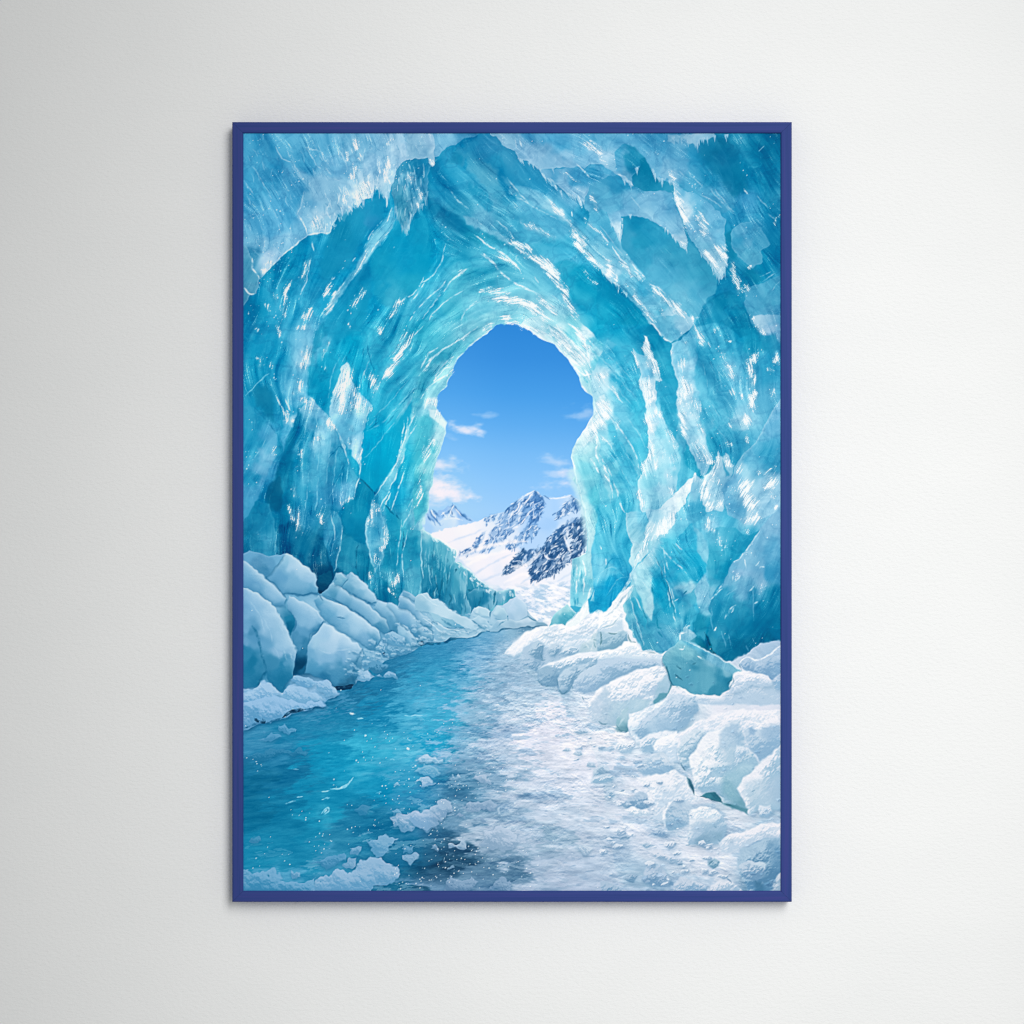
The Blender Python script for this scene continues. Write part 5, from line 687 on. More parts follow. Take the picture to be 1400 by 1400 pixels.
dots('j', "700,560 760,800 780,960 560,1000 560,900", 22, .45); dots('j', "60,450 150,440", 16, .4); dots('j', "1180,1230 1300,1260 1240,1330", 35, .6); dots('j', "1080,680 1240,560 1180,750", 25, .5); dots('j', "320,1100 340,1160", 14, .5); dots('j', "880,200 1080,240 1230,330", 18, .4); dots('j', "520,1080 560,1080", 10, .5); dots('j', "800,380 1000,400", 14, .3); dots('j', "130,1080 100,1190", 14, .35); dots('j', "840,880 960,860", 25, .4); dots('j', "400,850 480,830", 14, .5)
strokes('j', '8fd4ec', 1.6, .8, "580,830 620,780 645,800 600,835", "590,720 650,705", "590,660 640,655", "720,640 790,600", "370,490 415,500", "320,745 400,735", "405,700 450,700", "785,80 840,90", "1200,270 1250,285", "1090,430 1130,430", "990,670 1030,665", "650,640 760,630 820,560", "1200,100 1340,100", "850,120 900,125", sm=3)
strokes('j', 'd8f0fa', 2.5, .9, "605,820 625,790", "1215,340 1240,345", "795,85 825,90", "905,245 920,250")
dots('k', "60,1050 200,1200 100,1280", 45, .6); dots('k', "250,560 300,700 150,850", 30, .5); dots('k', "500,520 650,560", 30, .35); dots('k', "350,1050 420,1180 650,1250 760,1180", 40, .35); dots('k', "850,1000 1000,1000", 30, .25); dots('k',"200,160 120,260",20,.4)

# ---- left snow bank
LSN = "332,757 341,753 367,761 378,759 389,757 400,759 417,774 430,787 434,804 440,811 447,806 456,793 460,783 467,782 474,786 478,783 493,792 508,810 516,820 527,824 536,823 543,829 546,815 553,806 569,816 580,811 584,811 591,819 599,819 616,832 631,841 642,844 648,831 664,830 671,838 679,828 686,828 705,815 720,835 735,848 750,855 698,859 660,864 650,870 616,874 608,878 586,880 573,884 566,890 546,897 531,902 503,917 512,926 488,932 482,940 455,942 464,951 441,958 443,966 419,970 388,981 367,988 350,990 341,992 331,998"
_b, _m, _ = mask('', LSN, .8, .8)
IMG[_b] = IMG[_b]*(1-_m[..., None])+LSNF[_b]*_m[..., None]; ICE[_b] *= 1-_m; SNOW[_b] = np.maximum(SNOW[_b], .7*_m)
# dark water's edge
strokes('h', '0a4f78', 3, .75, "-10,985 60,972 180,964 220,940 300,928", rough=.5); strokes('h', '1f6a92', 2.2, .7, "220,937 400,917 460,884 570,874 660,858 840,842 940,838", rough=.4)
G = lambda s, cols, **kw: poly('g', s, cols, **dict(dict(jit=1.2, soft=1.2, snow=.6, ice=0, rim=[('cfe4f1', 10, .72, .35, -1), ('2a78a5', 6, .55, -.3, 1), ('d5e8f4', 1.4, .5, .4, -1)], sh=('0f5f8c', 2.5, .5, 1, 2), sm=0), **kw))
G("545,480 600,450 660,430 670,500 630,570 580,602 555,580", "600,520,064a70 650,470,0a5a80 580,580,06426a", rim=None, sh=None)
G("590,600 620,575 680,520 740,560 790,600 900,660 1000,740 1060,800 1095,870 1060,900 1010,870 940,820 850,750 760,690 640,650", "680,580,4d96bb 750,600,74aed0 850,680,74adcf 950,780,7fb4d3 1060,850,4a92b8 640,620,5fa3c8 720,640,5fa0c4 1000,800,86b8d5")
G("690,540 700,450 740,445 780,480 740,550", "720,480,7ab5d0 720,530,5a9fc2 760,480,62a8c8")
G("800,450 880,495 930,550 990,620 1000,660 950,672 880,640 790,600 740,555 780,500", "830,500,7fb5d2 880,540,a0c9e0 950,620,94c2dc 780,560,5a9fc2 800,480,5fa5c8 860,610,74b0d0")
G("1000,650 1060,670 1110,720 1150,800 1140,890 1095,870 1060,790 980,700", "1040,700,86b9d6 1080,760,7fb4d3 1140,850,3f88ae 1110,840,5fa0c5")
G("1060,680 1110,665 1150,700 1240,730 1290,790 1335,850 1250,885 1150,815 1100,720", "1120,700,8abcd8 1200,780,74acd0 1290,820,86b8d5 1240,850,62a3c8")
G("1165,620 1220,630 1290,700 1346,760 1400,800 1400,850 1346,840 1300,790 1240,730 1150,700", "1200,660,94c0da 1280,740,7ab0d0 1340,810,8abad5 1180,690,5fa0c5")
G("1195,570 1290,628 1275,655 1220,632 1185,620", "1220,590,5fa0c4 1270,630,86b8d4")
G("1140,820 1220,850 1280,930 1315,985 1200,1000 1150,920", "1180,860,8fbfda 1250,930,8abad6 1200,980,5fa0c5 1290,970,7fb2d0")
G("1250,882 1340,850 1400,870 1400,950 1346,930 1305,950", "1300,890,4a92ba 1340,920,3a82aa 1360,870,86b8d4")
G("530,650 570,605 640,650 760,690 850,760 950,830 1010,880 1022,930 980,1005 930,1000 850,950 720,870 640,820 600,790", "600,700,74aed0 720,720,8fbedb 750,800,7ab2d3 830,830,97c3de 950,880,8abad8 970,970,5096bd 680,800,6aa8cc 560,650,5a9fc5 620,770,62a5ca 900,950,7ab0d2")
G("180,480 240,420 300,330 330,305 380,320 470,400 540,470 562,560 545,600 450,610 380,600 300,600 260,550", "300,400,6aa8cc 400,400,97c3de 480,450,86b8d8 350,520,74aed0 500,560,5fa3c8 340,340,7ab5d5 430,540,74aed0 270,480,5fa0c8")
G("10,320 60,285 200,330 260,320 310,310 240,420 180,485 110,460 40,390 -10,340", "60,320,62a5cc 200,360,5a9cc4 150,430,3f88b2 280,340,6aabd0 100,400,5495bd", rim=('8fc0dc', 1.2, .5, 0, -1))
G("-10,340 100,420 180,490 280,580 330,640 310,690 240,692 150,610 -10,560", "60,450,6fabd0 120,480,74aed0 200,600,86b8d8 260,640,7fb4d5 50,540,62a0c8 290,660,5a9cc4")
G("350,620 420,640 500,690 560,740 602,800 560,860 490,920 480,1000 420,1100 380,1200 400,1040 370,900 390,830 380,760 330,700", "430,700,86b8d8 550,780,7ab1d3 450,850,5a9cc4 530,850,2878a5 430,960,4a90b8 400,1120,125a85 480,900,2a7aa5 410,760,7fb4d5 500,760,86b8d8")
G("310,780 380,755 392,830 362,905 340,880", "350,800,1f7fa8 360,860,0a6690", rim=None, sh=None, soft=2)
G("375,1200 385,1120 420,1030 470,930 495,960 480,1080 465,1195 430,1207", "420,1150,083f63 450,1000,2a78a2 400,1180,0a4a70 470,960,3a85ae 460,1150,1a6a95", rim=None, sh=None, soft=2)
G("-10,550 100,590 200,660 260,740 310,820 350,900 400,990 406,1040 385,1100 375,1200 300,1312 220,1290 180,1180 100,1290 -10,1300", "100,650,7fb3d6 200,800,8bbad9 300,950,8abad9 380,1030,7fb2d4 50,850,74acd2 30,980,6aa5cc 80,1130,1878a2 40,1050,2d85af 250,1040,86b5d6 290,1160,2a83ad 320,1240,1b78a2 180,1130,3a8ab2 200,1270,1a76a0 30,700,74acd2 30,600,6fabd0 150,950,62a2c8 330,1100,5098bf 110,920,5095bf 90,860,3f88b2", jit=1.5)
strokes('g', '0f6690', 3, .6, "75,840 110,900 140,1000 165,1110 185,1180", "180,1180 150,1230 100,1290", soft=1.5); strokes('g', 'a0c9e2', 1.6, .5, "150,760 200,860 230,960", "200,700 280,840 340,960", "60,640 130,760 170,880", "250,1000 280,1080", "310,1010 330,1090", "360,1040 370,1080")
G("600,820 640,830 720,880 800,930 890,1010 895,1080 870,1170 830,1280 760,1300 680,1285 600,1232 500,1195 465,1190 490,1060 485,980 520,920 570,870", "600,880,8fbddc 700,930,a9cbe3 560,960,97c3dd 780,980,8fbcdb 600,1080,7fb3d5 720,1080,74abd0 800,1050,86b6d6 860,1100,3f86ae 560,1150,4c98c0 700,1180,4590b8 780,1200,327fa8 750,1290,1d4f70 600,1220,2a7aa5 500,1000,6fabcf 660,1000,a0c6e0 850,1020,7fb2d3 840,1200,1f6f98 810,1140,5a9cc2")
stroke('g', "890,1015 850,1080 830,1160 825,1270", '1f6a95', 3, .55, soft=1.5); stroke('g', "560,1010 640,1040 720,1020 830,1010", 'b0d0e6', 2, .4)
strokes('g', '0a2f4f', 5, .85, "670,1287 720,1300 780,1295 830,1275", "1045,1030 1060,1060", "1310,975 1346,955", "560,590 600,585"); strokes('g', '1f6a98', 2.2, .5, "890,1150 930,1180 970,1190", "380,1195 440,1205", "1090,870 1130,890", "990,960 970,1000", "850,1240 870,1180", "1020,1040 1080,1065 1160,1060", "640,620 760,690 860,750 950,820", "900,660 1000,700", "1150,820 1240,880", "180,480 280,580 330,640", "300,600 450,612 560,600 600,650", "600,800 560,870 510,920", "700,770 760,790", "740,560 880,640 950,672", "380,760 400,830 362,905")
for s, tp, lo in [("985,990 1020,945 1060,960 1062,1030 1010,1040", '94c0dc', '4a90b8'), ("1060,1000 1100,970 1200,990 1262,1020 1160,1060 1062,1060", '86b8d6', '4a90b8'), ("900,1010 960,1020 1080,1090 1060,1105 940,1160 890,1150", '8abad6', '5a9cc2'), ("940,1160 1000,1090 1080,1135 1080,1160 980,1185", '5a9cc2', '327ca5'), ("870,1150 930,1170 968,1222 900,1250 850,1240", 'a0c5e0', '6aa5ca'), ("1045,1210 1080,1185 1140,1195 1140,1220 1060,1225", '86b5d5', '5a9cc2'), ("980,1210 1010,1190 1035,1215", '7fb0d2', '5a9cc2'), ("1060,900 1120,880 1200,940 1200,1000 1100,970 1040,960", '8fbcd8', '5a9cc2'),
          ("-10,1300 100,1310 130,1260 175,1245 220,1280 300,1330 360,1280 440,1265 370,1235 380,1200 440,1220 500,1230 560,1250 620,1240 680,1290 720,1345 640,1385 610,1420 500,1450 350,1480 150,1560 -10,1600", '94bedf', '62a0ca'), ("360,1230 385,1200 440,1218 500,1235 545,1270 470,1300 400,1270", '8abadb', '62a0ca'), ("540,1260 620,1240 680,1290 710,1345 620,1350 560,1310", '94bede', '6aa5cc'), ("280,1360 350,1290 450,1290 560,1340 590,1390 480,1400 380,1410", '97c0e0', '6fa9d0'), ("-10,1330 90,1320 130,1262 200,1262 290,1330 250,1400 60,1440 -10,1440", '9cc3e2', '6aa5cf')]:
    mound(s, 'g', tp, lo, jit=1.8, rim=.7, shal=.35, sh='0f5f8c', snow=.8)
for s in ["-10,1400 100,1380 250,1360 420,1400 600,1395 612,1420 500,1450 380,1470 340,1520 210,1550 110,1550 60,1600 -10,1610"]:
    mound(s, 'g', '8fbbdf', '5a9bc6', jit=2, rim=.4, shal=.4, sh='0a4a75', snow=.8)
strokes('j', '0a3a5a', 4, .8, "110,140 160,150 150,120", "300,120 360,75 470,50", "360,60 420,70", "100,120 130,150"); strokes('j','0f5a85',2.5,.6,"200,150 300,120","470,50 600,42","20,190 100,165")
for q in range(110):
    f_ = rng.rand(); px = 470+f_*235; py = np.interp(px, [470, 508, 546, 574, 608, 660, 705], [928, 916, 893, 881, 874, 862, 852])-rng.rand()**1.3*np.interp(px, [470, 560, 700], [34, 46, 14])
    w_ = (1.5+4.2*rng.rand()**2)*np.interp(px, [470, 700], [1.25, .75]); h_ = w_*(.5+.35*rng.rand())
    mound(' '.join("%f,%f" % (px+math.cos(a_)*w_*(.75+.4*rng.rand()), py+math.sin(a_)*h_*(.75+.4*rng.rand())) for a_ in np.arange(8)*2*math.pi/8), '', ['b0d0e4', 'a0c6de', 'c0dae9'][q % 3], ['5a9bc2', '4a8cb5', '74adcd'][q % 3], jit=1, soft=1.4, shal=.35, sh='2f7aa5', al=.62, shd=(1, 1), snow=.8)
H = lambda s, cols, **kw: poly('h', s, cols, **dict(dict(jit=1.0, soft=.9, snow=.8, ice=0, rim=('d5e8f2', 1.4, .6, .4, -1), sh=('3f86ae', 2, .35, 1, 2)), **kw))
H("-40,620 0,600 50,600 90,645 130,640 220,710 300,760 360,785 440,850 400,870 330,860 230,830 150,790 60,740 -40,720", "50,640,a5cbde 100,690,b0d3e5 200,760,b8d7e7 300,820,a5cbde 20,700,86b9d3 380,840,b0d2e4")
H("60,740 150,770 240,800 330,850 300,860 240,850 170,835 100,790", "120,770,94c4da 230,820,7fb8d2 290,850,5fa5c8", rim=None)
H("385,720 420,695 480,700 520,730 510,772 440,772", "430,710,c0dcea 480,750,94c0d8 500,720,b0d3e4 420,760,86b5d0")
H("540,740 570,690 610,702 640,760 640,800 560,790", "570,720,b5d6e6 610,770,94c0d8 560,780,86b5d0")
H("380,800 420,765 490,790 500,825 560,850 500,880 430,845", "420,790,b0d3e5 480,830,a0c8de 450,850,86b5d0")
H("640,790 650,700 700,620 740,640 780,690 790,770 720,800", "700,680,b5d2e8 740,740,a5c8e0 680,780,9cc2dc 760,760,b8d5e8", rim=('e8f0f8', 1.4, .6, .4, -1))
H("500,870 560,800 640,790 720,800 800,780 860,795 940,830 940,838 800,842 680,860 600,862 520,885", "600,820,a5c9de 700,830,94bdd6 800,820,a0c5dc 880,820,7fb0cc 560,860,8ab8d3 760,790,c0d9ea")
strokes('h', '2f7ea5', 2, .6, "130,640 220,710 300,760", "150,790 240,840 330,860", "380,800 440,845 470,870", "520,730 515,770", "640,760 642,800", "90,800 130,830", "30,840 90,880", "200,850 260,890", "560,850 620,800", "790,770 860,800"); strokes('h', 'd8eaf3', 1.5, .6, "0,605 60,650 130,690", "100,800 200,860 300,880", "20,780 100,840 160,900", "340,870 420,880", "250,870 380,890")
for q in range(40):
    px = 555+rng.rand()*110; py = 884-(px-555)*.2-rng.rand()*12
    mound("%f,%f %f,%f %f,%f %f,%f" % (px-3, py+2, px-1, py-2, px+3, py-1, px+4, py+2), '', 'b5d2e4', '7fb0cc', jit=1.2, shal=.3, sh='2f7ea5', al=.6, shd=(0, 1))
# ---- right snow bank
def deeper(h):
    c = rgb(h)*np.array([.90, .955, .985]); return '%02x%02x%02x' % tuple(int(v*255) for v in c)
R = lambda t, s, top, low, **kw: mound(s, t, top, deeper(low), **dict(dict(jit=1.0, soft=1.9, rim=.35, shal=.30, sh='5f9ac2', snow=1.0, lx=-.35), **kw))
poly('h', "950,845 960,800 975,770 1010,730 1080,680 1140,740 1112,790 1080,845 1040,828", "1080,710,9cd8e2 1030,750,b5e0e8 1070,790,42b5d0 1000,800,7fcbdb 1100,760,6fcadb 1050,825,4ab8d0", jit=.8, soft=.9, ice=.2, rim=('e8f6f8', 1.2, .8, .3, -1))
R('h', "610,1045 640,1005 670,975 700,950 730,930 760,890 850,855 940,842 1000,825 1060,842 1100,800 1160,730 1230,650 1245,740 1346,735 1360,800 1346,960 1170,1045 1100,1045 940,1015 900,965 800,985 740,1030 690,1060 600,1045", 'fbf9fb', 'dde8f2', jit=0.9, shal=0, span=.5)
poly('h', "690,940 760,890 850,860 900,870 880,910 800,950 740,1010 690,1060 640,1050", "f6f5f9", soft=4, al=.7, snow=1)
poly('h', "1080,840 1120,790 1180,720 1232,650 1245,740 1200,790 1140,840 1100,850", "1150,790,eaf4f6 1200,730,f8fafa 1220,690,d8eef2", soft=1.2, snow=.7)
strokes('h', 'b5d0e4', 2, .7, "1130,880 1180,895 1240,870", "900,900 960,920 1030,910", "1000,950 1080,900 1130,880", "930,960 1000,930", "1240,830 1290,780 1340,790", "1080,900 1180,860 1250,840", "860,930 960,890 1060,860", soft=1.2); strokes('h', 'fdfcfc', 3, .8, "1170,810 1210,720 1230,660", "1260,770 1300,730 1345,740", "780,900 900,860 1000,830")
poly('h', "1165,1045 1185,970 1255,935 1290,870 1346,900 1420,860 1460,870 1480,940 1420,1010 1346,1025", "1190,1010,a9ccd8 1250,980,b5d5e0 1300,920,86b8c8 1330,990,94c2d0 1290,890,cfe3ea 1400,930,a5cfe0 1440,980,b5d6e4", jit=0.9, soft=2, snow=.9, al=.6, rim=('f2f8fa', 2, .8, 0, -1))
strokes('h', '6fa9b8', 1.5, 0.4, "1260,930 1310,950 1340,940", "1300,890 1330,930", "1200,1000 1230,990", "1330,960 1345,990", "1270,950 1290,1000", "1346,900 1380,960"); strokes('h', 'd8e8ee', 1.5, .7, "1200,960 1240,1000", "1270,970 1260,1020", "1230,950 1280,930")
R('h', "700,1090 740,1050 760,995 800,980 830,960 870,948 905,965 940,1010 1000,1010 1080,1040 1170,1045 1346,1020 1346,1120 1200,1165 1130,1235 1105,1300 1060,1345 1020,1325 1000,1285 940,1285 900,1275 868,1240 868,1180 820,1160 760,1140", 'b5d0e6', '86b5d4', shal=0, jit=0.9)
R('h', "800,1010 830,970 870,950 910,985 905,1050 895,1090 850,1085 800,1050", 'bdd6e8', '86b5d2', jit=0.72)
R('h', "935,1020 960,970 1000,960 1040,990 1010,1050 985,1070 950,1060", 'c5daea', '94bdd8', jit=0.72); R('h', "1020,1050 1060,1000 1110,985 1165,1000 1165,1045 1100,1060", 'dbe8f2', 'a0c5de', jit=0.72)
R('h', "880,1150 940,1110 1050,1080 1150,1040 1346,1020 1440,1030 1430,1090 1346,1110 1200,1150 1100,1180 1000,1200 920,1190", 'eef2f8', 'a5c8e0', jit=0.9, span=1.2)
R('h', "868,1160 930,1130 1000,1150 1010,1220 1000,1285 940,1288 880,1250", '9cc2dc', '86b5d3', jit=0.72, shal=.2)
R('h', "1005,1230 1040,1170 1130,1130 1240,1110 1300,1120 1200,1165 1130,1235 1110,1300 1062,1345 1020,1325", 'c0d8ea', '86b5d3', jit=0.84)
R('h', "1130,1230 1180,1170 1300,1120 1440,1090 1560,1080 1600,1140 1540,1180 1400,1240 1290,1312 1200,1335 1118,1300", 'c5daec', 'a5c5e0', jit=0.84)
strokes('h', '4f93b0', 1.6, .4, "1020,1300 1040,1340 1070,1330", "985,1065 1005,1030", "1115,1270 1125,1310", "925,1285 945,1280", "1060,1340 1080,1310", "900,1080 890,1050", "1190,1360 1200,1390", sm=3, rough=.4); strokes('h', '4f93b5', 1.5, 0.36, "868,1240 900,1275", "1000,1230 1005,1285", "700,1095 730,1090", "780,1180 800,1190", "890,1090 920,1085", "1130,1230 1200,1170 1300,1120")
# long snow slabs across from the wall's foot
R('i', "-20,870 0,740 60,745 120,720 165,745 175,830 170,870 60,890", 'fbfbfc', 'dfeaf3', shal=0, jit=0.9); R('i', "-20,870 60,892 120,895 170,868 200,880 212,950 160,985 100,1012 -20,1020", 'b0d2e4', '8fbfd6', shal=.2)
strokes('i', '2f7d8c', 1.9, 0.42, "0,880 15,940 5,990", "210,900 230,950 270,960", "60,890 120,897", "300,1020 340,1030 420,1042")
strokes('i', 'f8fafb', 3.5, .85, "250,540 200,640 120,700 60,745", "240,440 200,540 140,620 90,690", "150,760 100,820 60,850", rough=.3); strokes('i', 'a5c9dc', 2, .6, "170,640 110,720 40,770", "140,780 90,830 20,850", "200,600 130,690")
R('i', "-20,1025 100,1015 165,985 180,955 220,955 270,965 310,1020 400,1042 492,1035 470,1095 300,1085 150,1075 -20,1090", 'fcfafa', 'e8eef5', jit=0.72, shal=.2)
R('i', "-20,1088 150,1072 300,1085 470,1092 485,1130 350,1150 200,1180 100,1230 -20,1290", 'c2d8ec', '9cc2dd', jit=0.9, shal=.1, lx=-.2)
R('i', "-20,1310 80,1250 200,1195 320,1160 450,1128 500,1180 530,1245 500,1330 440,1430 380,1500 210,1580 140,1560 60,1580 -60,1540 -90,1420", 'f6f5f8', 'c5d8ea', jit=0.9, span=.6)
poly('i', "430,1260 500,1190 530,1245 505,1330 440,1430 400,1470 350,1480 400,1380", "500,1220,a5cbe0 470,1330,9cc5db 400,1430,94c0d8", soft=3, al=.85, snow=.6)
poly('i', "-60,1400 40,1300 80,1330 60,1380 150,1400 280,1370 380,1390 330,1470 210,1570 140,1560 60,1580 -60,1540", "0,1400,c5d8ea 60,1450,a9c8de 150,1450,b0d0e2 250,1430,b5d5e5 200,1520,7fb5c8", soft=3, al=.8, snow=.7)
poly('l', "110,215 130,120 170,60 200,30 215,80 205,150 210,215 180,222", "140,150,8fc2d0 180,80,b5d5e2 180,195,3f8ca2 195,60,a5cad8", soft=2.0, jit=1.6, snow=.6, al=.75); strokes('l', '3f86a0', 1.8, 0.4, "-10,140 20,160 50,165", "130,205 170,215 205,215", "120,170 150,200"); strokes('l', 'cfe3ec', 2, .7, "130,120 180,50", "150,170 190,100")
poly('i', "390,1400 440,1340 500,1330 530,1250 545,1285 480,1380 420,1440", "4a9fb5", soft=1.5, jit=0.9, al=.7)
# the blue block
poly('i', "465,1060 500,1020 570,970 610,942 680,960 850,1050 1048,1175 990,1202 980,1260 930,1322 880,1352 700,1347 600,1300 540,1282 500,1190 470,1110", "520,1080,6fc0d6 600,1010,7fcbdd 700,1050,5ab5d0 680,1140,2f9fc2 850,1120,7fc4dc 950,1150,7fc4dc 900,1220,2aa2c6 950,1250,1297bd 750,1250,62bad4 800,1310,2fa2c4 620,1220,52b2d0 540,1220,4fafcc 760,1160,5ab5d0 480,1060,7fc5da 640,1100,52b0cd 560,1150,5fb8d2", jit=1, soft=1, ice=.12, rim=('9fd3e5', 3, .7, .3, -1), sh=('2f7a95', 3, .5, 0, 3))
poly('i', "605,945 690,968 850,1052 1045,1174 985,1198 850,1120 780,1090 700,1020 640,980", "680,990,5fb3cf 850,1090,74b9d5 950,1150,7abcd6 1000,1175,86c3da 780,1060,4aa5c5", jit=1, soft=1.5, ice=.6, al=.9)
strokes('i', 'd8eef5', 1.6, .8, "580,1010 615,1005 630,985", "640,955 850,1052 1040,1172", "600,950 590,920 610,890", "720,1060 760,1090"); strokes('i', '0f7090', 2, .5, "560,1200 610,1240", "680,1130 710,1110", "600,1160 560,1130", "480,1110 505,1195 545,1280", "940,1270 985,1225"); dots('i', "660,1140 700,1160", 8, .4)
poly('i', "590,930 600,880 640,850 680,870 720,910 660,960 620,950", "640,880,a5d3e4 620,930,7fc0d8 690,910,62b0cc", jit=0.72, soft=1, ice=.5); strokes('i', 'f2fafc', 2, .9, "600,940 595,900 640,880 690,890", "630,860 670,830")
# right heaps
R('i', "1340,975 1280,1020 1230,1062 1150,1088 1080,1068 1030,1110 1052,1172 990,1202 980,1260 930,1322 880,1352 700,1350 600,1302 540,1288 450,1420 1340,1420", 'eef0f7', 'd0deee', shal=0, jit=1.2)
R('i', "1030,1112 1080,1070 1150,1088 1232,1062 1290,1015 1345,975 1345,1260 1280,1240 1200,1210 1140,1180 1070,1165", 'b8d2ea', '97bfe0', jit=1.2, rim=.8, shal=0)
R('i', "985,1200 1060,1170 1150,1190 1240,1210 1290,1260 1240,1290 1130,1280 1000,1320 900,1350 940,1320", 'f0f1f8', 'd0deee', jit=1.8)
R('i', "1345,1180 1290,1220 1260,1260 1300,1310 1345,1320", 'c5d8ec', 'a5c8e4', jit=1.2)
strokes('i', 'f8fafc', 2, .85, "1032,1115 1080,1070 1150,1086 1232,1062 1340,978", "540,1285 600,1302 700,1352 800,1352"); strokes('i', '4f95b5', 1.5, .5, "985,1210 985,1255 935,1320", "1030,1115 1048,1165")
# boulders of snow lower right
R('l', "205,150 225,90 300,65 400,20 520,-60 700,-40 740,60 640,170 585,210 480,205 400,235 300,300 260,290 215,220", 'cfe0f0', 'a5c8e2', jit=1.1, lx=-.5, ly=-.6)
R('l', "205,150 225,92 300,66 420,10 500,-30 480,20 380,70 300,130 260,230 300,290 270,320 230,240", 'f8f8fb', 'e5edf5', jit=0.9, shal=0, span=.4)
poly('l', "330,180 400,110 500,100 570,150 585,205 480,205 400,230", "400,150,b8d5ea 500,160,a9cbe5 560,190,9cc5e2", soft=4, jit=1.2, al=.8, snow=.9)
R('l', "260,300 310,270 370,230 460,210 570,220 560,300 470,310 400,360 320,370", 'e8eef6', 'b0d0e6', jit=1.2)
R('l', "110,320 160,290 240,285 260,340 230,375 150,375", 'f0f3f8', 'bcd5e8', jit=0.96); 
R('l', "280,500 320,430 390,380 450,360 520,400 560,460 540,500 460,530 420,545 340,540", 'd5e3f0', 'a9cbe4', jit=1.1, lx=.1); R('l', "390,330 440,260 560,220 600,260 570,360 570,430 520,450 480,370 400,370", 'f8f8fb', 'e0e9f4', jit=0.9, shal=.15)
R('l', "575,370 590,280 640,240 760,190 790,210 720,310 660,400 670,500 620,480 590,430", 'd5e5f0', 'a5cbe2', jit=0.96, lx=-.4)
R('l', "570,240 700,150 850,90 1000,60 1160,60 1330,60 1330,330 1250,380 1150,460 1060,340 1030,180 980,150 900,210 780,230 700,320 650,400 575,430 570,330", 'f4f3f8', 'e0e8f3', jit=1.2, shal=0, span=.5)
R('l', "590,430 575,360 600,260 680,210 765,190 775,230 720,310 660,390 670,450 640,510 610,480", 'd8e6f1', 'a9cde2', jit=0.9, lx=-.3, shal=.15)
R('l', "660,420 720,320 790,230 880,200 980,150 1020,140 1050,220 1065,330 1110,360 1170,460 1060,560 1020,640 1050,720 1085,780 1000,770 940,745 890,680 840,660 760,670 700,620 680,540", 'f0f3f8', 'b0d2e6', jit=0.96, lx=-.55, ly=-.9, span=1.2)
poly('l', "890,220 960,160 1020,150 1050,230 1062,320 1000,350 1000,430 960,470 900,440 880,340", "980,200,a9cae5 940,300,b5d2e8 1020,280,9fc5e2 950,420,b8d5e8 900,400,cfe0ee", soft=4, jit=1.8, al=.85, snow=1.2)
poly('l', "900,560 1000,480 1100,420 1160,460 1070,560 1030,640 1060,730 1085,780 1000,765 900,680", "1000,600,9fcde0 1080,500,b5d8e8 950,680,86c0d3 1040,730,6aafc2 1120,460,a9cfe5", soft=6, jit=1.2, al=.8, snow=.7)
R('l', "1010,320 1060,330 1110,360 1060,400 1000,460 1000,380", 'dde8f3', 'b5d3e8', jit=0.9, shal=.2, span=.8)
R('l', "1060,200 1120,180 1200,200 1330,180 1330,330 1240,390 1180,430 1110,360 1070,310", 'c5daec', 'a5c8e4', jit=1.8, shal=0)
poly('l', "1090,190 1120,180 1160,210 1130,245 1100,235", "94bde0", soft=2.5, jit=1.2, al=.8, snow=1); poly('l', "1200,180 1330,170 1330,260 1250,290 1200,240", "9cc2e2", soft=5, jit=1.8, al=.7, snow=1)
R('l', "1015,640 1060,560 1150,480 1240,400 1330,310 1345,310 1345,770 1280,800 1160,800 1110,830 1080,790 1060,720", 'eef0f7', 'b8d5e8', jit=0.96, lx=-.7, ly=-.8, span=1.2)
poly('l', "1060,600 1180,560 1330,540 1330,740 1250,780 1130,770 1080,690", "1100,620,c5dcec 1200,620,b5d2e6 1300,650,b0cde5 1200,720,c0d8ea 1140,700,b5d3e6", soft=6, jit=1.2, al=.7, snow=1)
R('l', "1165,800 1175,765 1260,765 1270,810 1240,850 1180,850", 'dfe9f4', 'a9cbe4', jit=0.72)
poly('l', "640,555 665,570 690,610 700,680 655,640 630,580", "660,600,3f8ba5 690,650,2f7f9c 640,570,62a5ba", soft=1.5, jit=0.72); poly('l', "740,692 790,668 860,668 890,700 905,742 830,722 770,705", "820,690,3a9ab0 880,720,2a8aa2 770,695,5fb0c2", soft=1.2, jit=1); poly('l', "900,745 960,750 1050,770 1090,790 1095,825 1000,790 940,765", "960,760,4a9db0 1060,785,62a9bd", soft=2, jit=0.9)
strokes('l', '1f6a85', 1.5, 0.42, "660,600 695,670", "600,450 635,508", "740,690 800,715 900,740", "930,755 970,760")
R('l', "0,560 30,480 0,470 -40,500 -50,580 -20,600", 'c5daea', '9cc2dc', jit=0.9); R('l', "-60,600 -40,560 0,540 60,530 110,545 90,590 10,600", 'd5e2ef', 'a5c8e0', jit=0.96); R('l', "40,700 60,650 100,655 115,690 80,710", 'c0d5e8', '94bcd8', jit=0.84, shal=.2)
R('l', "160,760 220,700 290,665 340,670 362,720 350,780 290,810 240,790", 'b8d0e6', '8fb8d8', jit=1.2, lx=0, ly=-.8); R('l', "180,790 240,775 300,800 350,780 370,830 260,850", 'f2f4f9', 'd0deec', jit=1.2, shal=.1)
R('l', "280,560 400,540 560,500 640,560 700,690 800,720 640,740 480,750 460,880 380,850 360,700 340,640", 'f2f3f8', 'dfe7f2', jit=1.2, shal=0, span=.5)
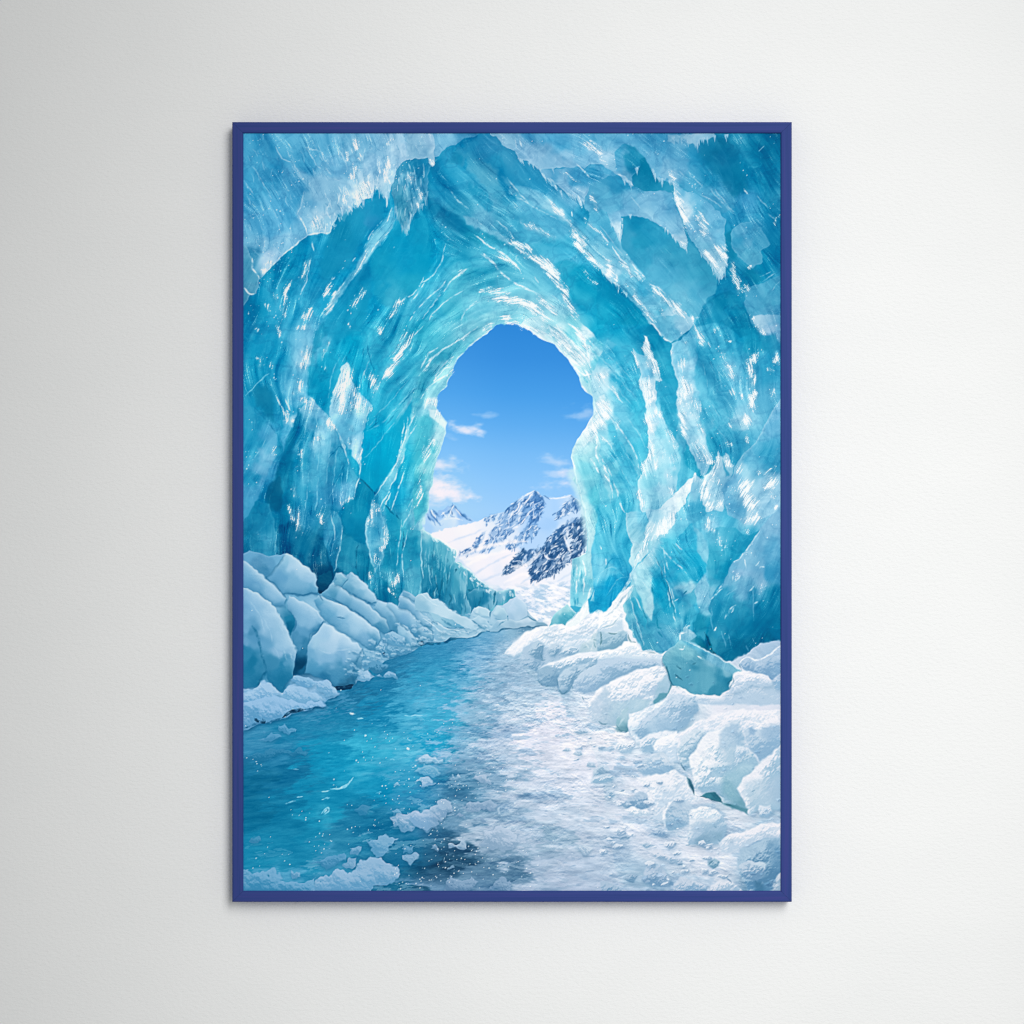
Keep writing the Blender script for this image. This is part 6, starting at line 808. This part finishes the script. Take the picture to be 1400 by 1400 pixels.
R('l', "460,880 470,800 520,740 600,715 680,760 670,820 660,900 580,940 500,945", 'c0d6e9', 'a0c5e0', jit=1.1, lx=.2, ly=-.7, shal=.2); R('l', "460,880 465,800 510,740 540,730 490,800 480,930", 'f2f4f9', 'dbe6f1', jit=0.72, shal=0)
R('l', "650,870 670,800 740,775 850,790 900,830 930,900 920,990 880,1040 850,1050 740,1050 660,1055 650,980", 'dfe9f3', 'b0cfe5', jit=1.1, lx=-.4, ly=-.9); R('l', "655,850 680,800 745,775 860,795 900,830 840,860 780,860 720,870", 'f6f7fa', 'e5edf5', jit=0.9, shal=0, span=.4)
poly('l', "680,920 750,880 850,900 920,930 900,1000 830,1030 720,1050 670,1040", "720,950,b0cde6 850,950,a5c8e2 740,1030,86b3d0 870,1020,86b5d0", soft=5, jit=1.2, al=.75, snow=1.1)
strokes('l', '6fa5c5', 1.4, .4, "700,1045 735,1040", "860,1000 885,1030", "635,1060 665,1055", "370,855 400,860", "840,910 860,930", "1120,660 1140,650"); 
R('l', "380,960 440,930 500,980 470,990 400,980", 'b8d0e6', '94b8d8', jit=0.9, shal=.2); R('l', "140,1000 190,980 230,990 210,1010 150,1015", 'b0cae0', '94b8d5', jit=0.9, shal=.2)
R('l', "870,1040 940,980 1050,960 1200,900 1330,890 1340,1000 1200,1010 1080,1060 1000,1100 900,1110", 'f2f2f8', 'd8e3f0', jit=1.2, shal=.1, span=.8)
R('l', "1020,1160 1040,1080 1130,1050 1200,1010 1340,990 1345,1260 1280,1330 1240,1420 1100,1400 1050,1300 1020,1200", 'b0cfe6', '6aa5cc', jit=1.2, lx=-.5, ly=-.9, shal=.1)
R('l', "1030,1200 1100,1170 1200,1180 1230,1230 1190,1290 1150,1320 1060,1290", 'c5d8ea', '86b3d5', jit=1.8, shal=0); poly('l', "1140,1200 1180,1170 1225,1190 1215,1230", "cfe2f0", soft=2, jit=1.2, al=.8)
poly('l', "1140,1320 1180,1330 1220,1370 1200,1400 1150,1400", "4a8cb5", soft=3, jit=1.2, al=.8); poly('l', "1240,1040 1330,1010 1340,1240 1290,1240 1250,1140", "74aad0", soft=6, jit=1.2, al=.6, snow=.8)
R('l', "1270,1400 1285,1330 1310,1270 1345,1250 1345,1420", 'd5e0ec', 'b0c8dc', jit=1.1)
R('l', "790,1200 800,1160 850,1150 885,1180 870,1210 835,1228", 'a5c9de', '86b8d2', jit=0.78, shal=.2); strokes('l', '3f86a0', 1.5, 0.42, "800,1195 835,1170", "835,1228 870,1205"); strokes('l', 'e8f0f6', 1.5, .7, "835,1175 870,1190")
R('l', "310,1310 340,1210 390,1190 400,1220 450,1200 500,1280 540,1340 480,1360 380,1350", 'c0d3e8', '86b0d3', jit=1.2, lx=-.2); R('l', "180,1300 230,1255 270,1290 260,1320 200,1320", 'a9c5de', '86b0d0', jit=1.2); R('l', "20,1400 0,1330 60,1320 140,1360 180,1420 20,1420", 'b0c9e0', '86b0d0', jit=1.2); R('l', "540,1340 600,1290 680,1310 800,1360 780,1420 540,1420", 'cbd9ea', '9cc0dc', jit=1.2, shal=.15); R('l', "380,1100 430,1080 500,1130 600,1160 610,1200 520,1190 420,1150", 'dbe3f0', 'a9c5de', jit=1.2, shal=.25); R('l', "300,1050 350,1030 400,1060 350,1080", 'bdd2e6', 'a0c2dc', jit=0.9, shal=.2); R('l', "820,1350 900,1300 980,1330 1060,1400 820,1420", 'e2e8f2', 'b8d0e4', jit=1.2, shal=.1)
strokes('l', '5f95bd', 1.6, .5, "500,1190 540,1195", "580,1195 610,1195", "0,1010 120,1000 200,1000", "0,1060 80,1070", "200,1320 260,1325", "940,1300 970,1330", "20,1080 60,1100", "150,660 190,650", "0,630 40,620")
for q in range(95):
    x = 775+rng.rand()*215; y = 985+rng.rand()*228
    if x < 770+(y-985)*.28 or x > 850+(y-985)*.75: continue
    w = (1.8+5.5*rng.rand()**2)*(.5+(y-960)/240); h = w*(.45+.25*rng.rand())
    pt = []
    for a in range(9):
        an = a*2*math.pi/9; r = .75+.4*rng.rand()
        pt.append("%f,%f" % (x+math.cos(an)*w*r, y+math.sin(an)*h*r))
    mound(' '.join(pt), '', 'e6ecf5', '8fb5d6', jit=1.2, shal=.35, sh='6f9fc8', al=.8, lx=-.4, shd=(1, 2), snow=.8)
for q in range(170):
    y = 880+rng.rand()*338; x = np.interp(y, [880, 950, 1000, 1100, 1220], [720, 770, 815, 850, 830])+rng.rand()**.9*(1066-np.interp(y, [880, 950, 1000, 1100, 1220], [720, 770, 815, 850, 830]))
    if y < 960 and x > 880 and y < 905+.2*(x-880): continue
    w = (1.1+3.2*rng.rand()**2.2)*(.6+(y-880)/420); h = w*(.5+.3*rng.rand())
    here = IMG[int(y)-Y0, int(x)-X0]; tp = np.clip(here+.06, 0, .985); lw = here*np.array([.84, .90, .945])
    hx = lambda c: '%02x%02x%02x' % tuple(int(v*255) for v in c)
    mound(' '.join("%f,%f" % (x+math.cos(a_)*w*(.7+.5*rng.rand()), y+math.sin(a_)*h*(.7+.5*rng.rand())) for a_ in np.arange(7)*2*math.pi/7), '', hx(tp), hx(lw), jit=.8, soft=1.6, shal=.3, sh='86aed0', al=.8, lx=-.5, shd=(1, 1), rim=.2, snow=1)
for q in [(795, 1000, 10, 4), (790, 1030, 7, 4), (775, 1025, 6, 3), (825, 1052, 9, 6), (808, 1046, 7, 4), (858, 1100, 6, 3), (770, 995, 5, 2)]:
    x, y, w, h = q
    mound("%f,%f %f,%f %f,%f %f,%f %f,%f" % (x-w, y+h*.4, x-w*.3, y-h, x+w*.6, y-h*.7, x+w, y+h*.5, x, y+h), '', 'c5d8ea', '94bad6', jit=0.9, shal=.2, al=.85)
dots('l', "1300,1240 1310,1340", 10, .6); dots('l', "250,800 300,830", 10, .3); dots('l', "560,1190 600,1200", 8, .5); dots('l', "380,1200 420,1240", 10, .5); dots('l', "450,920 480,930", 8, .4)
# ---- the grain of the ice: streaks that follow the arch, glints, sparkles; lumps in the snow
VX, VY = flowfield([(450,380,.5,-.85),(400,260,.5,.85),(360,220,.5,.85),(500,230,.25,1),(560,250,.1,1),(360,420,.3,-.95),(520,330,.55,-.83),(470,420,.5,-.86),(560,380,.45,-.9),(400,500,.35,-.94),(480,520,.2,-.98),(540,480,.55,-.83),
 (440,640,.12,-1),(480,600,.1,-1),(560,620,.4,-.9),(350,620,.45,-.9),(350,540,.3,.95),(600,400,.62,-.78),(590,480,.65,-.75),(640,440,.8,-.6),(690,410,1,-.1),(660,395,.95,-.3),(740,430,.85,.5),(790,480,.6,.8),(830,540,.5,.85),(680,300,.75,.6),(740,360,.75,.65),
 (800,330,.75,.65),(620,250,.65,.75),(640,310,.8,.6),(800,210,.85,.4),(720,220,.7,.7),(900,220,.8,.6),(850,300,.6,.8),(850,390,.75,.66),(950,320,.6,.8),(1040,300,.5,.87),(900,430,.7,.7),(1000,430,.5,.87),(850,560,.6,.8),(900,520,.25,.97),(940,520,.15,.98),
 (980,520,.4,.9),(1000,560,.5,.85),(1040,500,.15,1),(850,650,.45,.9),(900,650,.1,1),(960,600,.5,.86),(1040,650,.6,-.8),(1020,690,.55,-.83),(970,660,-.3,1),(840,760,.3,.95),(900,780,.4,.9),(930,760,.5,.85),(880,850,.35,.93),(930,730,.2,1),(1000,830,.5,-.85),(1040,780,.5,-.85),(870,730,.5,-.85),
 (350,720,.1,1),(440,740,.3,-.95),(520,750,.05,1),(570,740,.05,1),(590,580,.35,-.93),(580,660,.2,-.98),(800,620,.4,.9),(800,700,.3,.95),(600,790,.1,1),(460,790,.1,1),(820,800,-.4,.9)])
dang = .18*fbm(XX, YY, 26, 2, 2)
VX, VY = VX*np.cos(dang)-VY*np.sin(dang), VX*np.sin(dang)+VY*np.cos(dang)
w0 = rng.randn(PH, PW).astype(np.float32)
w1 = blur(rng.randn(PH, PW).astype(np.float32), 1); w1 /= w1.std()
w2 = blur(rng.randn(PH, PW).astype(np.float32), 3); w2 /= w2.std()
LF = lic(w0, VX, VY, 7, .8); LL = lic(w0, VX, VY, 22, .9); LM = lic(w1, VX, VY, 16, 1.3); LC = lic(w2, VX, VY, 22, 2.0)
patch = sstep(-.7, 1.0, fbm(XX, YY, 34, 3, 5)); patch2 = sstep(-.4, 1.3, fbm(XX, YY, 24, 3, 7))
g = ICE*(.25+.9*patch)
st = .46*LC+.42*LM+.42*LL*(.4+patch2)
st = np.clip(st, -2.0, 2.8)
for ch, a in enumerate((.058, .042, .031)): IMG[..., ch] += g*st*a
for s_, a_ in (("850,480 1066,500 1066,760 960,760 880,800 845,640", .20), ("600,380 700,350 800,420 850,560 840,700 790,640 800,520 700,430 620,470 590,600 570,560", .14)):
    b_, m_, _ = mask('', s_, 30, 4); k = (m_*a_*np.clip(ICE[b_], 0, 1))[..., None]
    IMG[b_] = IMG[b_]+(np.array([.74, .90, .95])-IMG[b_])*k
# broad folds of the vault, deep teal in the hollows
w4 = blur(rng.randn(PH, PW).astype(np.float32), 7); w4 /= w4.std()
LQ = blur(lic(w4, VX, VY, 26, 3.2), 2); LQ = LQ/LQ.std()
fo = np.clip(LQ, -1.8, 1.8)*np.clip(ICE, 0, 1)
IMG[:] = IMG*(1+np.minimum(fo, 0)[..., None]*np.array([.115, .062, .042]))
k = np.clip(fo, 0, 2)[..., None]*.075
IMG[:] = IMG+(np.array([.72, .91, .97])-IMG)*k
# carved relief: long ripples with a lit and a shaded flank
w3 = blur(rng.randn(PH, PW).astype(np.float32), 4); w3 /= w3.std()
LH = blur(lic(w3, VX, VY, 24, 2.4), 1)+.35*LC
gy, gx = np.gradient(LH); rl = np.clip(-(gx*.75+gy*.6)*2.2, -1.3, 1.3)*np.clip(ICE, 0, 1.1)*(.35+.65*patch2)
for ch, a in enumerate((.165, .12, .085)): IMG[..., ch] += rl*a
# hair-thin bright veins and dark cracks along the grain
v = sstep(1.0, 2.2, .75*LL+.5*LM+.2*LC)*ICE*(.08+patch2)*.5
IMG[:] = IMG*(1-v[..., None])+np.minimum(IMG+np.array([.40, .27, .19]), 1)*v[..., None]
v = sstep(1.1, 2.3, -.7*LL-.5*LM-.2*LC)*ICE*(.15+patch2)*.42
IMG[:] = IMG*(1-v[..., None]*np.array([.55, .28, .18]))
# fine clouding inside the ice
cl = fbm(XX, YY, 30, 5, 6, .6)*np.clip(ICE+.35, 0, 1)*(1-SNOW)*(1-OPEN)*(1-RIV)
for ch, a in enumerate((.03, .022, .016)): IMG[..., ch] += cl*a
# faint fractures and veils that wander through the ice
iw = np.clip(ICE*1.6, 0, 1)*(1-SNOW)*(1-OPEN)*(1-RIV)
for sc_, sd_, a_ in ((34, 2, .08), (17, 5, .06)):
    rn = fbm(XX+9*VX*fbm(XX, YY, 20, 2, 1), YY, sc_, 4, sd_, .55)
    v = np.exp(-(rn/.045)**2)*a_*sstep(-.5, .9, fbm(XX, YY, 45, 2, sd_+1))*iw
    IMG[:] = IMG+(np.array([.80, .93, .98])-IMG)*v[..., None]
    sh_ = sstep(0, .5, rn)*(1-sstep(.5, 1.1, rn))*.07*iw
    IMG[:] = IMG*(1-sh_[..., None]*np.array([1.3, .8, .5]))
# glints: frozen ripples that catch the light
tex = .68*LF+.42*LL+.34*LM+.22*LC
tex = (tex-tex.mean())/tex.std()
thr = 1.72-2.05*np.clip(GL, 0, 1.25)
m = sstep(thr-.25, thr+.75, tex)*sstep(.05, .3, GL)
m = .62*m+.38*blur(m, 1)
halo = np.clip(GL, 0, 1)**1.8*.34
IMG[:] = IMG*(1-halo[..., None])+np.array([.76, .90, .965], np.float32)*halo[..., None]
IMG[:] = IMG*(1-(m*.95)[..., None])+np.array([.975, .99, 1.0], np.float32)*(m*.95)[..., None]
dkm = sstep(.7, 1.7, -tex)*np.clip(GL, 0, 1)*.5
IMG[:] = IMG*(1-dkm[..., None]*np.array([.5, .26, .17]))
# sparkles: single grains
sp = np.zeros((PH, PW), np.float32)
N = 42000
sx = rng.rand(N)*(PW-4)+2; sy = rng.rand(N)*(PH-4)+2; su = rng.rand(N); ss = .45+.5*rng.rand(N)**3; sa = .4+.6*rng.rand(N)
base_d = (.05*ICE*patch2+.006)*(1-OPEN)
ok = su < np.clip((DOT*.75+base_d)[sy.astype(int), sx.astype(int)], 0, 1)*.6
for x, y, r, a in zip(sx[ok], sy[ok], ss[ok], sa[ok]):
    ix, iy = int(x), int(y); x0, x1, y0, y1 = max(ix-2, 0), min(ix+4, PW), max(iy-2, 0), min(iy+4, PH)
    gy, gx = np.mgrid[y0:y1, x0:x1]
    q = np.exp(-((gx-x)**2+(gy-y)**2)/(r*r))*a
    sp[y0:y1, x0:x1] = np.maximum(sp[y0:y1, x0:x1], q)
IMG[:] = IMG+(np.array([.93, .98, 1.0])-IMG)*np.clip(sp*1.1, 0, .95)[..., None]*(IMG.mean(2) < .97)[..., None]
# snow grain
h1 = fbm(XX, YY*1.25, 16, 5, 4, .55); gy, gx = np.gradient(h1)
e = np.clip((.55*gx-.85*gy)*1.3, -.5, .5)*sstep(-.7, 1, fbm(XX, YY, 30, 2, 1))
k = SNOW*(1-.45*OPEN)
for ch, a in enumerate((.075, .055, .035)): IMG[..., ch] += k*e*a
u_ = IMG-blur(IMG, 1); IMG[:] = IMG+(.55+.55*np.maximum(RIV, SNOW)[..., None])*np.clip(u_, -.25, .25)
h2 = rng.randn(PH, PW).astype(np.float32); h2 = h2-blur(h2, 1)
for ch, a in enumerate((.008, .007, .006)): IMG[..., ch] += h2*a*(.3+.7*np.maximum(SNOW, np.maximum(RIV, ICE)))*(1-.8*OPEN)
IMG[:] = np.clip(IMG, 0, 1)
l_ = IMG.mean(2)
f_ = .026*np.sin((l_-.5)*2*math.pi*.85)
IMG[:] = IMG+f_[..., None]
k = np.clip(ICE, 0, 1)*(1-np.clip(GL, 0, 1))*.13
IMG[:] = IMG+(IMG-IMG.mean(2, keepdims=True))*k[..., None]
IMG[:] = np.clip(IMG, 0, 1)
b_, m_, _ = mask('', "700,850 790,820 860,800 870,860 1000,880 1075,870 1075,1225 560,1225 640,960", 25, 4)
m_ = (m_*np.clip(np.maximum(SNOW, RIV)[b_], 0, 1)*(1-np.clip(ICE[b_], 0, 1)))[..., None]
c_ = np.stack([IMG[b_][..., 0]**1.34, IMG[b_][..., 1]**1.24, IMG[b_][..., 2]**1.16], -1)
c_ = c_+(c_.mean(2, keepdims=True)*np.array([.985, 1.0, 1.03])-c_)*.30
IMG[b_] = IMG[b_]*(1-m_)+c_*m_
IMG[:] = np.clip(IMG, 0, 1)
# ---------------------------------------------------------------- materials
def new_mat(name):
    m = bpy.data.materials.new(name); m.use_nodes = True
    nt = m.node_tree
    return m, nt, nt.nodes["Principled BSDF"]
def mat_wall():
    m, nt, b = new_mat("painted_plaster")
    tc = nt.nodes.new("ShaderNodeTexCoord")
    mp = nt.nodes.new("ShaderNodeMapping"); mp.inputs["Scale"].default_value = (1.0, 1.0, 1.7)
    nt.links.new(tc.outputs["Object"], mp.inputs["Vector"])
    n1 = nt.nodes.new("ShaderNodeTexNoise"); n1.inputs["Scale"].default_value = 260; n1.inputs["Detail"].default_value = 5; n1.inputs["Roughness"].default_value = .62
    n2 = nt.nodes.new("ShaderNodeTexNoise"); n2.inputs["Scale"].default_value = 9; n2.inputs["Detail"].default_value = 4
    for n in (n1, n2): nt.links.new(mp.outputs[0], n.inputs["Vector"])
    r = nt.nodes.new("ShaderNodeValToRGB")
    r.color_ramp.elements[0].position = .3; r.color_ramp.elements[0].color = (0.856, 0.871, 0.867, 1)
    r.color_ramp.elements[1].position = .7; r.color_ramp.elements[1].color = (0.876, 0.889, 0.884, 1)
    nt.links.new(n2.outputs["Fac"], r.inputs[0]); nt.links.new(r.outputs[0], b.inputs["Base Color"])
    bp = nt.nodes.new("ShaderNodeBump"); bp.inputs["Strength"].default_value = .65; bp.inputs["Distance"].default_value = .0009
    nt.links.new(n1.outputs["Fac"], bp.inputs["Height"]); nt.links.new(bp.outputs[0], b.inputs["Normal"])
    b.inputs["Roughness"].default_value = .9; b.inputs["Specular IOR Level"].default_value = .1
    return m
def mat_frame():
    # painted wood: grain runs along each rail (the rails are modelled along their own X)
    m, nt, b = new_mat("blue_painted_wood")
    at = nt.nodes.new("ShaderNodeAttribute"); at.attribute_name = "grain"
    mp = nt.nodes.new("ShaderNodeMapping"); mp.inputs["Scale"].default_value = (9, 520, 520)
    nt.links.new(at.outputs["Vector"], mp.inputs["Vector"])
    n = nt.nodes.new("ShaderNodeTexNoise"); n.inputs["Scale"].default_value = 1.0; n.inputs["Detail"].default_value = 5; n.inputs["Roughness"].default_value = .6
    nt.links.new(mp.outputs[0], n.inputs["Vector"])
    r = nt.nodes.new("ShaderNodeValToRGB"); e = r.color_ramp.elements
    e[0].position = .30; e[0].color = (0.024, 0.049, 0.200, 1)
    e[1].position = .72; e[1].color = (0.044, 0.053, 0.235, 1)
    q = e.new(.5); q.color = (0.031, 0.055, 0.228, 1)
    nt.links.new(n.outputs["Fac"], r.inputs[0]); nt.links.new(r.outputs[0], b.inputs["Base Color"])
    bp = nt.nodes.new("ShaderNodeBump"); bp.inputs["Strength"].default_value = .25; bp.inputs["Distance"].default_value = .0004
    nt.links.new(n.outputs["Fac"], bp.inputs["Height"]); nt.links.new(bp.outputs[0], b.inputs["Normal"])
    b.inputs["Roughness"].default_value = .62; b.inputs["Specular IOR Level"].default_value = .12
    return m
def mat_print():
    m, nt, b = new_mat("printed_paper")
    at = nt.nodes.new("ShaderNodeAttribute"); at.attribute_name = "ink"
    nt.links.new(at.outputs["Color"], b.inputs["Base Color"])
    b.inputs["Roughness"].default_value = .85; b.inputs["Specular IOR Level"].default_value = .05
    return m

def link_mesh(name, verts, faces, mat, parent=None, smooth_=False):
    me = bpy.data.meshes.new(name); me.from_pydata(verts, [], faces); me.update()
    o = bpy.data.objects.new(name, me); scene.collection.objects.link(o)
    me.materials.append(mat)
    if parent: o.parent = parent
    return o

# ---------------------------------------------------------------- the wall
w, h, t = 3.0, 2.2, 0.12
wall = link_mesh("wall", [(-w, 0, -h), (w, 0, -h), (w, 0, h), (-w, 0, h), (-w, t, -h), (w, t, -h), (w, t, h), (-w, t, h)],
                 [(0, 1, 2, 3), (5, 4, 7, 6), (4, 0, 3, 7), (1, 5, 6, 2), (3, 2, 6, 7), (4, 5, 1, 0)], mat_wall())
wall["kind"] = "structure"

# ---------------------------------------------------------------- the framed poster
OX0, OX1, OZ0, OZ1 = X(317.2), X(1082.6), Z(1233.4), Z(166.6)     # outer edges of the frame
RW = 15.2*S                                                       # width of a rail
root = bpy.data.objects.new("framed_poster", None)
scene.collection.objects.link(root)
root.location = (0, 0, OZ0)
root.empty_display_size = .1
root["label"] = "ice cave landscape poster in a slim blue wooden frame hung on the pale wall"
root["category"] = "framed poster"

FM = mat_frame()
# profile of a rail, from the outer side to the inner side: (distance from the outer edge, distance from the wall)
PROF = [(0.0, .0012), (0.0, FRONT-.0014), (.00035, FRONT-.0006), (.0011, FRONT-.00005), (.0030, FRONT), (RW-.0022, FRONT),
        (RW-.0008, FRONT-.0002), (RW-.0002, FRONT-.0008), (RW, FRONT-.0016), (RW, .0174), (RW-.003, .0012)]
def rail(k):
    # 0 bottom, 1 right, 2 top, 3 left; mitred at 45 degrees with a hair of a joint
    hx, hz = (OX1-OX0)/2, (OZ1-OZ0)/2
    L, D = (hx, hz) if k in (0, 2) else (hz, hx)
    gap = .00007
    ang = k*math.pi/2
    vs, fs, gr = [], [], []
    n = len(PROF)
    for sgn in (-1, 1):
        for (u, y) in PROF:
            a = sgn*(L-u-gap); c = -D+u
            vs.append((a*math.cos(ang)-c*math.sin(ang), -y, a*math.sin(ang)+c*math.cos(ang)+hz))
            gr.append((a+k*3.7, u+k*.13, y))
    for q in range(n):
        r = (q+1) % n
        fs.append((q, n+q, n+r, r))
    fs.append(tuple(range(n))); fs.append(tuple(range(2*n-1, n-1, -1)))
    o = link_mesh("frame_rail", vs, fs, FM, root)
    at = o.data.attributes.new("grain", 'FLOAT_VECTOR', 'POINT')
    at.data.foreach_set("vector", np.array(gr, np.float32).ravel())
    import bmesh
    bm = bmesh.new(); bm.from_mesh(o.data); bmesh.ops.recalc_face_normals(bm, faces=bm.faces); bm.to_mesh(o.data); bm.free()
    return o
for k in range(4): rail(k)

# the printed sheet: one vertex for every dot of the picture
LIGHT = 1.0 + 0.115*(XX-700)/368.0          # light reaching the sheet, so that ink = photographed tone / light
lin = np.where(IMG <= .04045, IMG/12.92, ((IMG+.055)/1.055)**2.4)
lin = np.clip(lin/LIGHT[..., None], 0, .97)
xs = (XX-700)*S; zs = (700-YY)*S - OZ0
co = np.stack([xs, np.full_like(xs, -.0180), zs], -1).reshape(-1, 3).astype(np.float32)
idx = np.arange(PH*PW, dtype=np.int32).reshape(PH, PW)
quads = np.stack([idx[1:, :-1], idx[1:, 1:], idx[:-1, 1:], idx[:-1, :-1]], -1).reshape(-1, 4)
me = bpy.data.meshes.new("print")
me.vertices.add(len(co)); me.vertices.foreach_set("co", co.ravel())
me.loops.add(quads.size); me.loops.foreach_set("vertex_index", quads.ravel())
me.polygons.add(len(quads)); me.polygons.foreach_set("loop_start", np.arange(0, quads.size, 4, dtype=np.int32))
me.update(calc_edges=True); me.validate()
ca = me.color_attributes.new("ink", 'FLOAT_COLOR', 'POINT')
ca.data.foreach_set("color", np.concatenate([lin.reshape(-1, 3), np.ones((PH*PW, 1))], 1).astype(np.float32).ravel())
me.materials.append(mat_print())
pr = bpy.data.objects.new("print", me); scene.collection.objects.link(pr); pr.parent = root
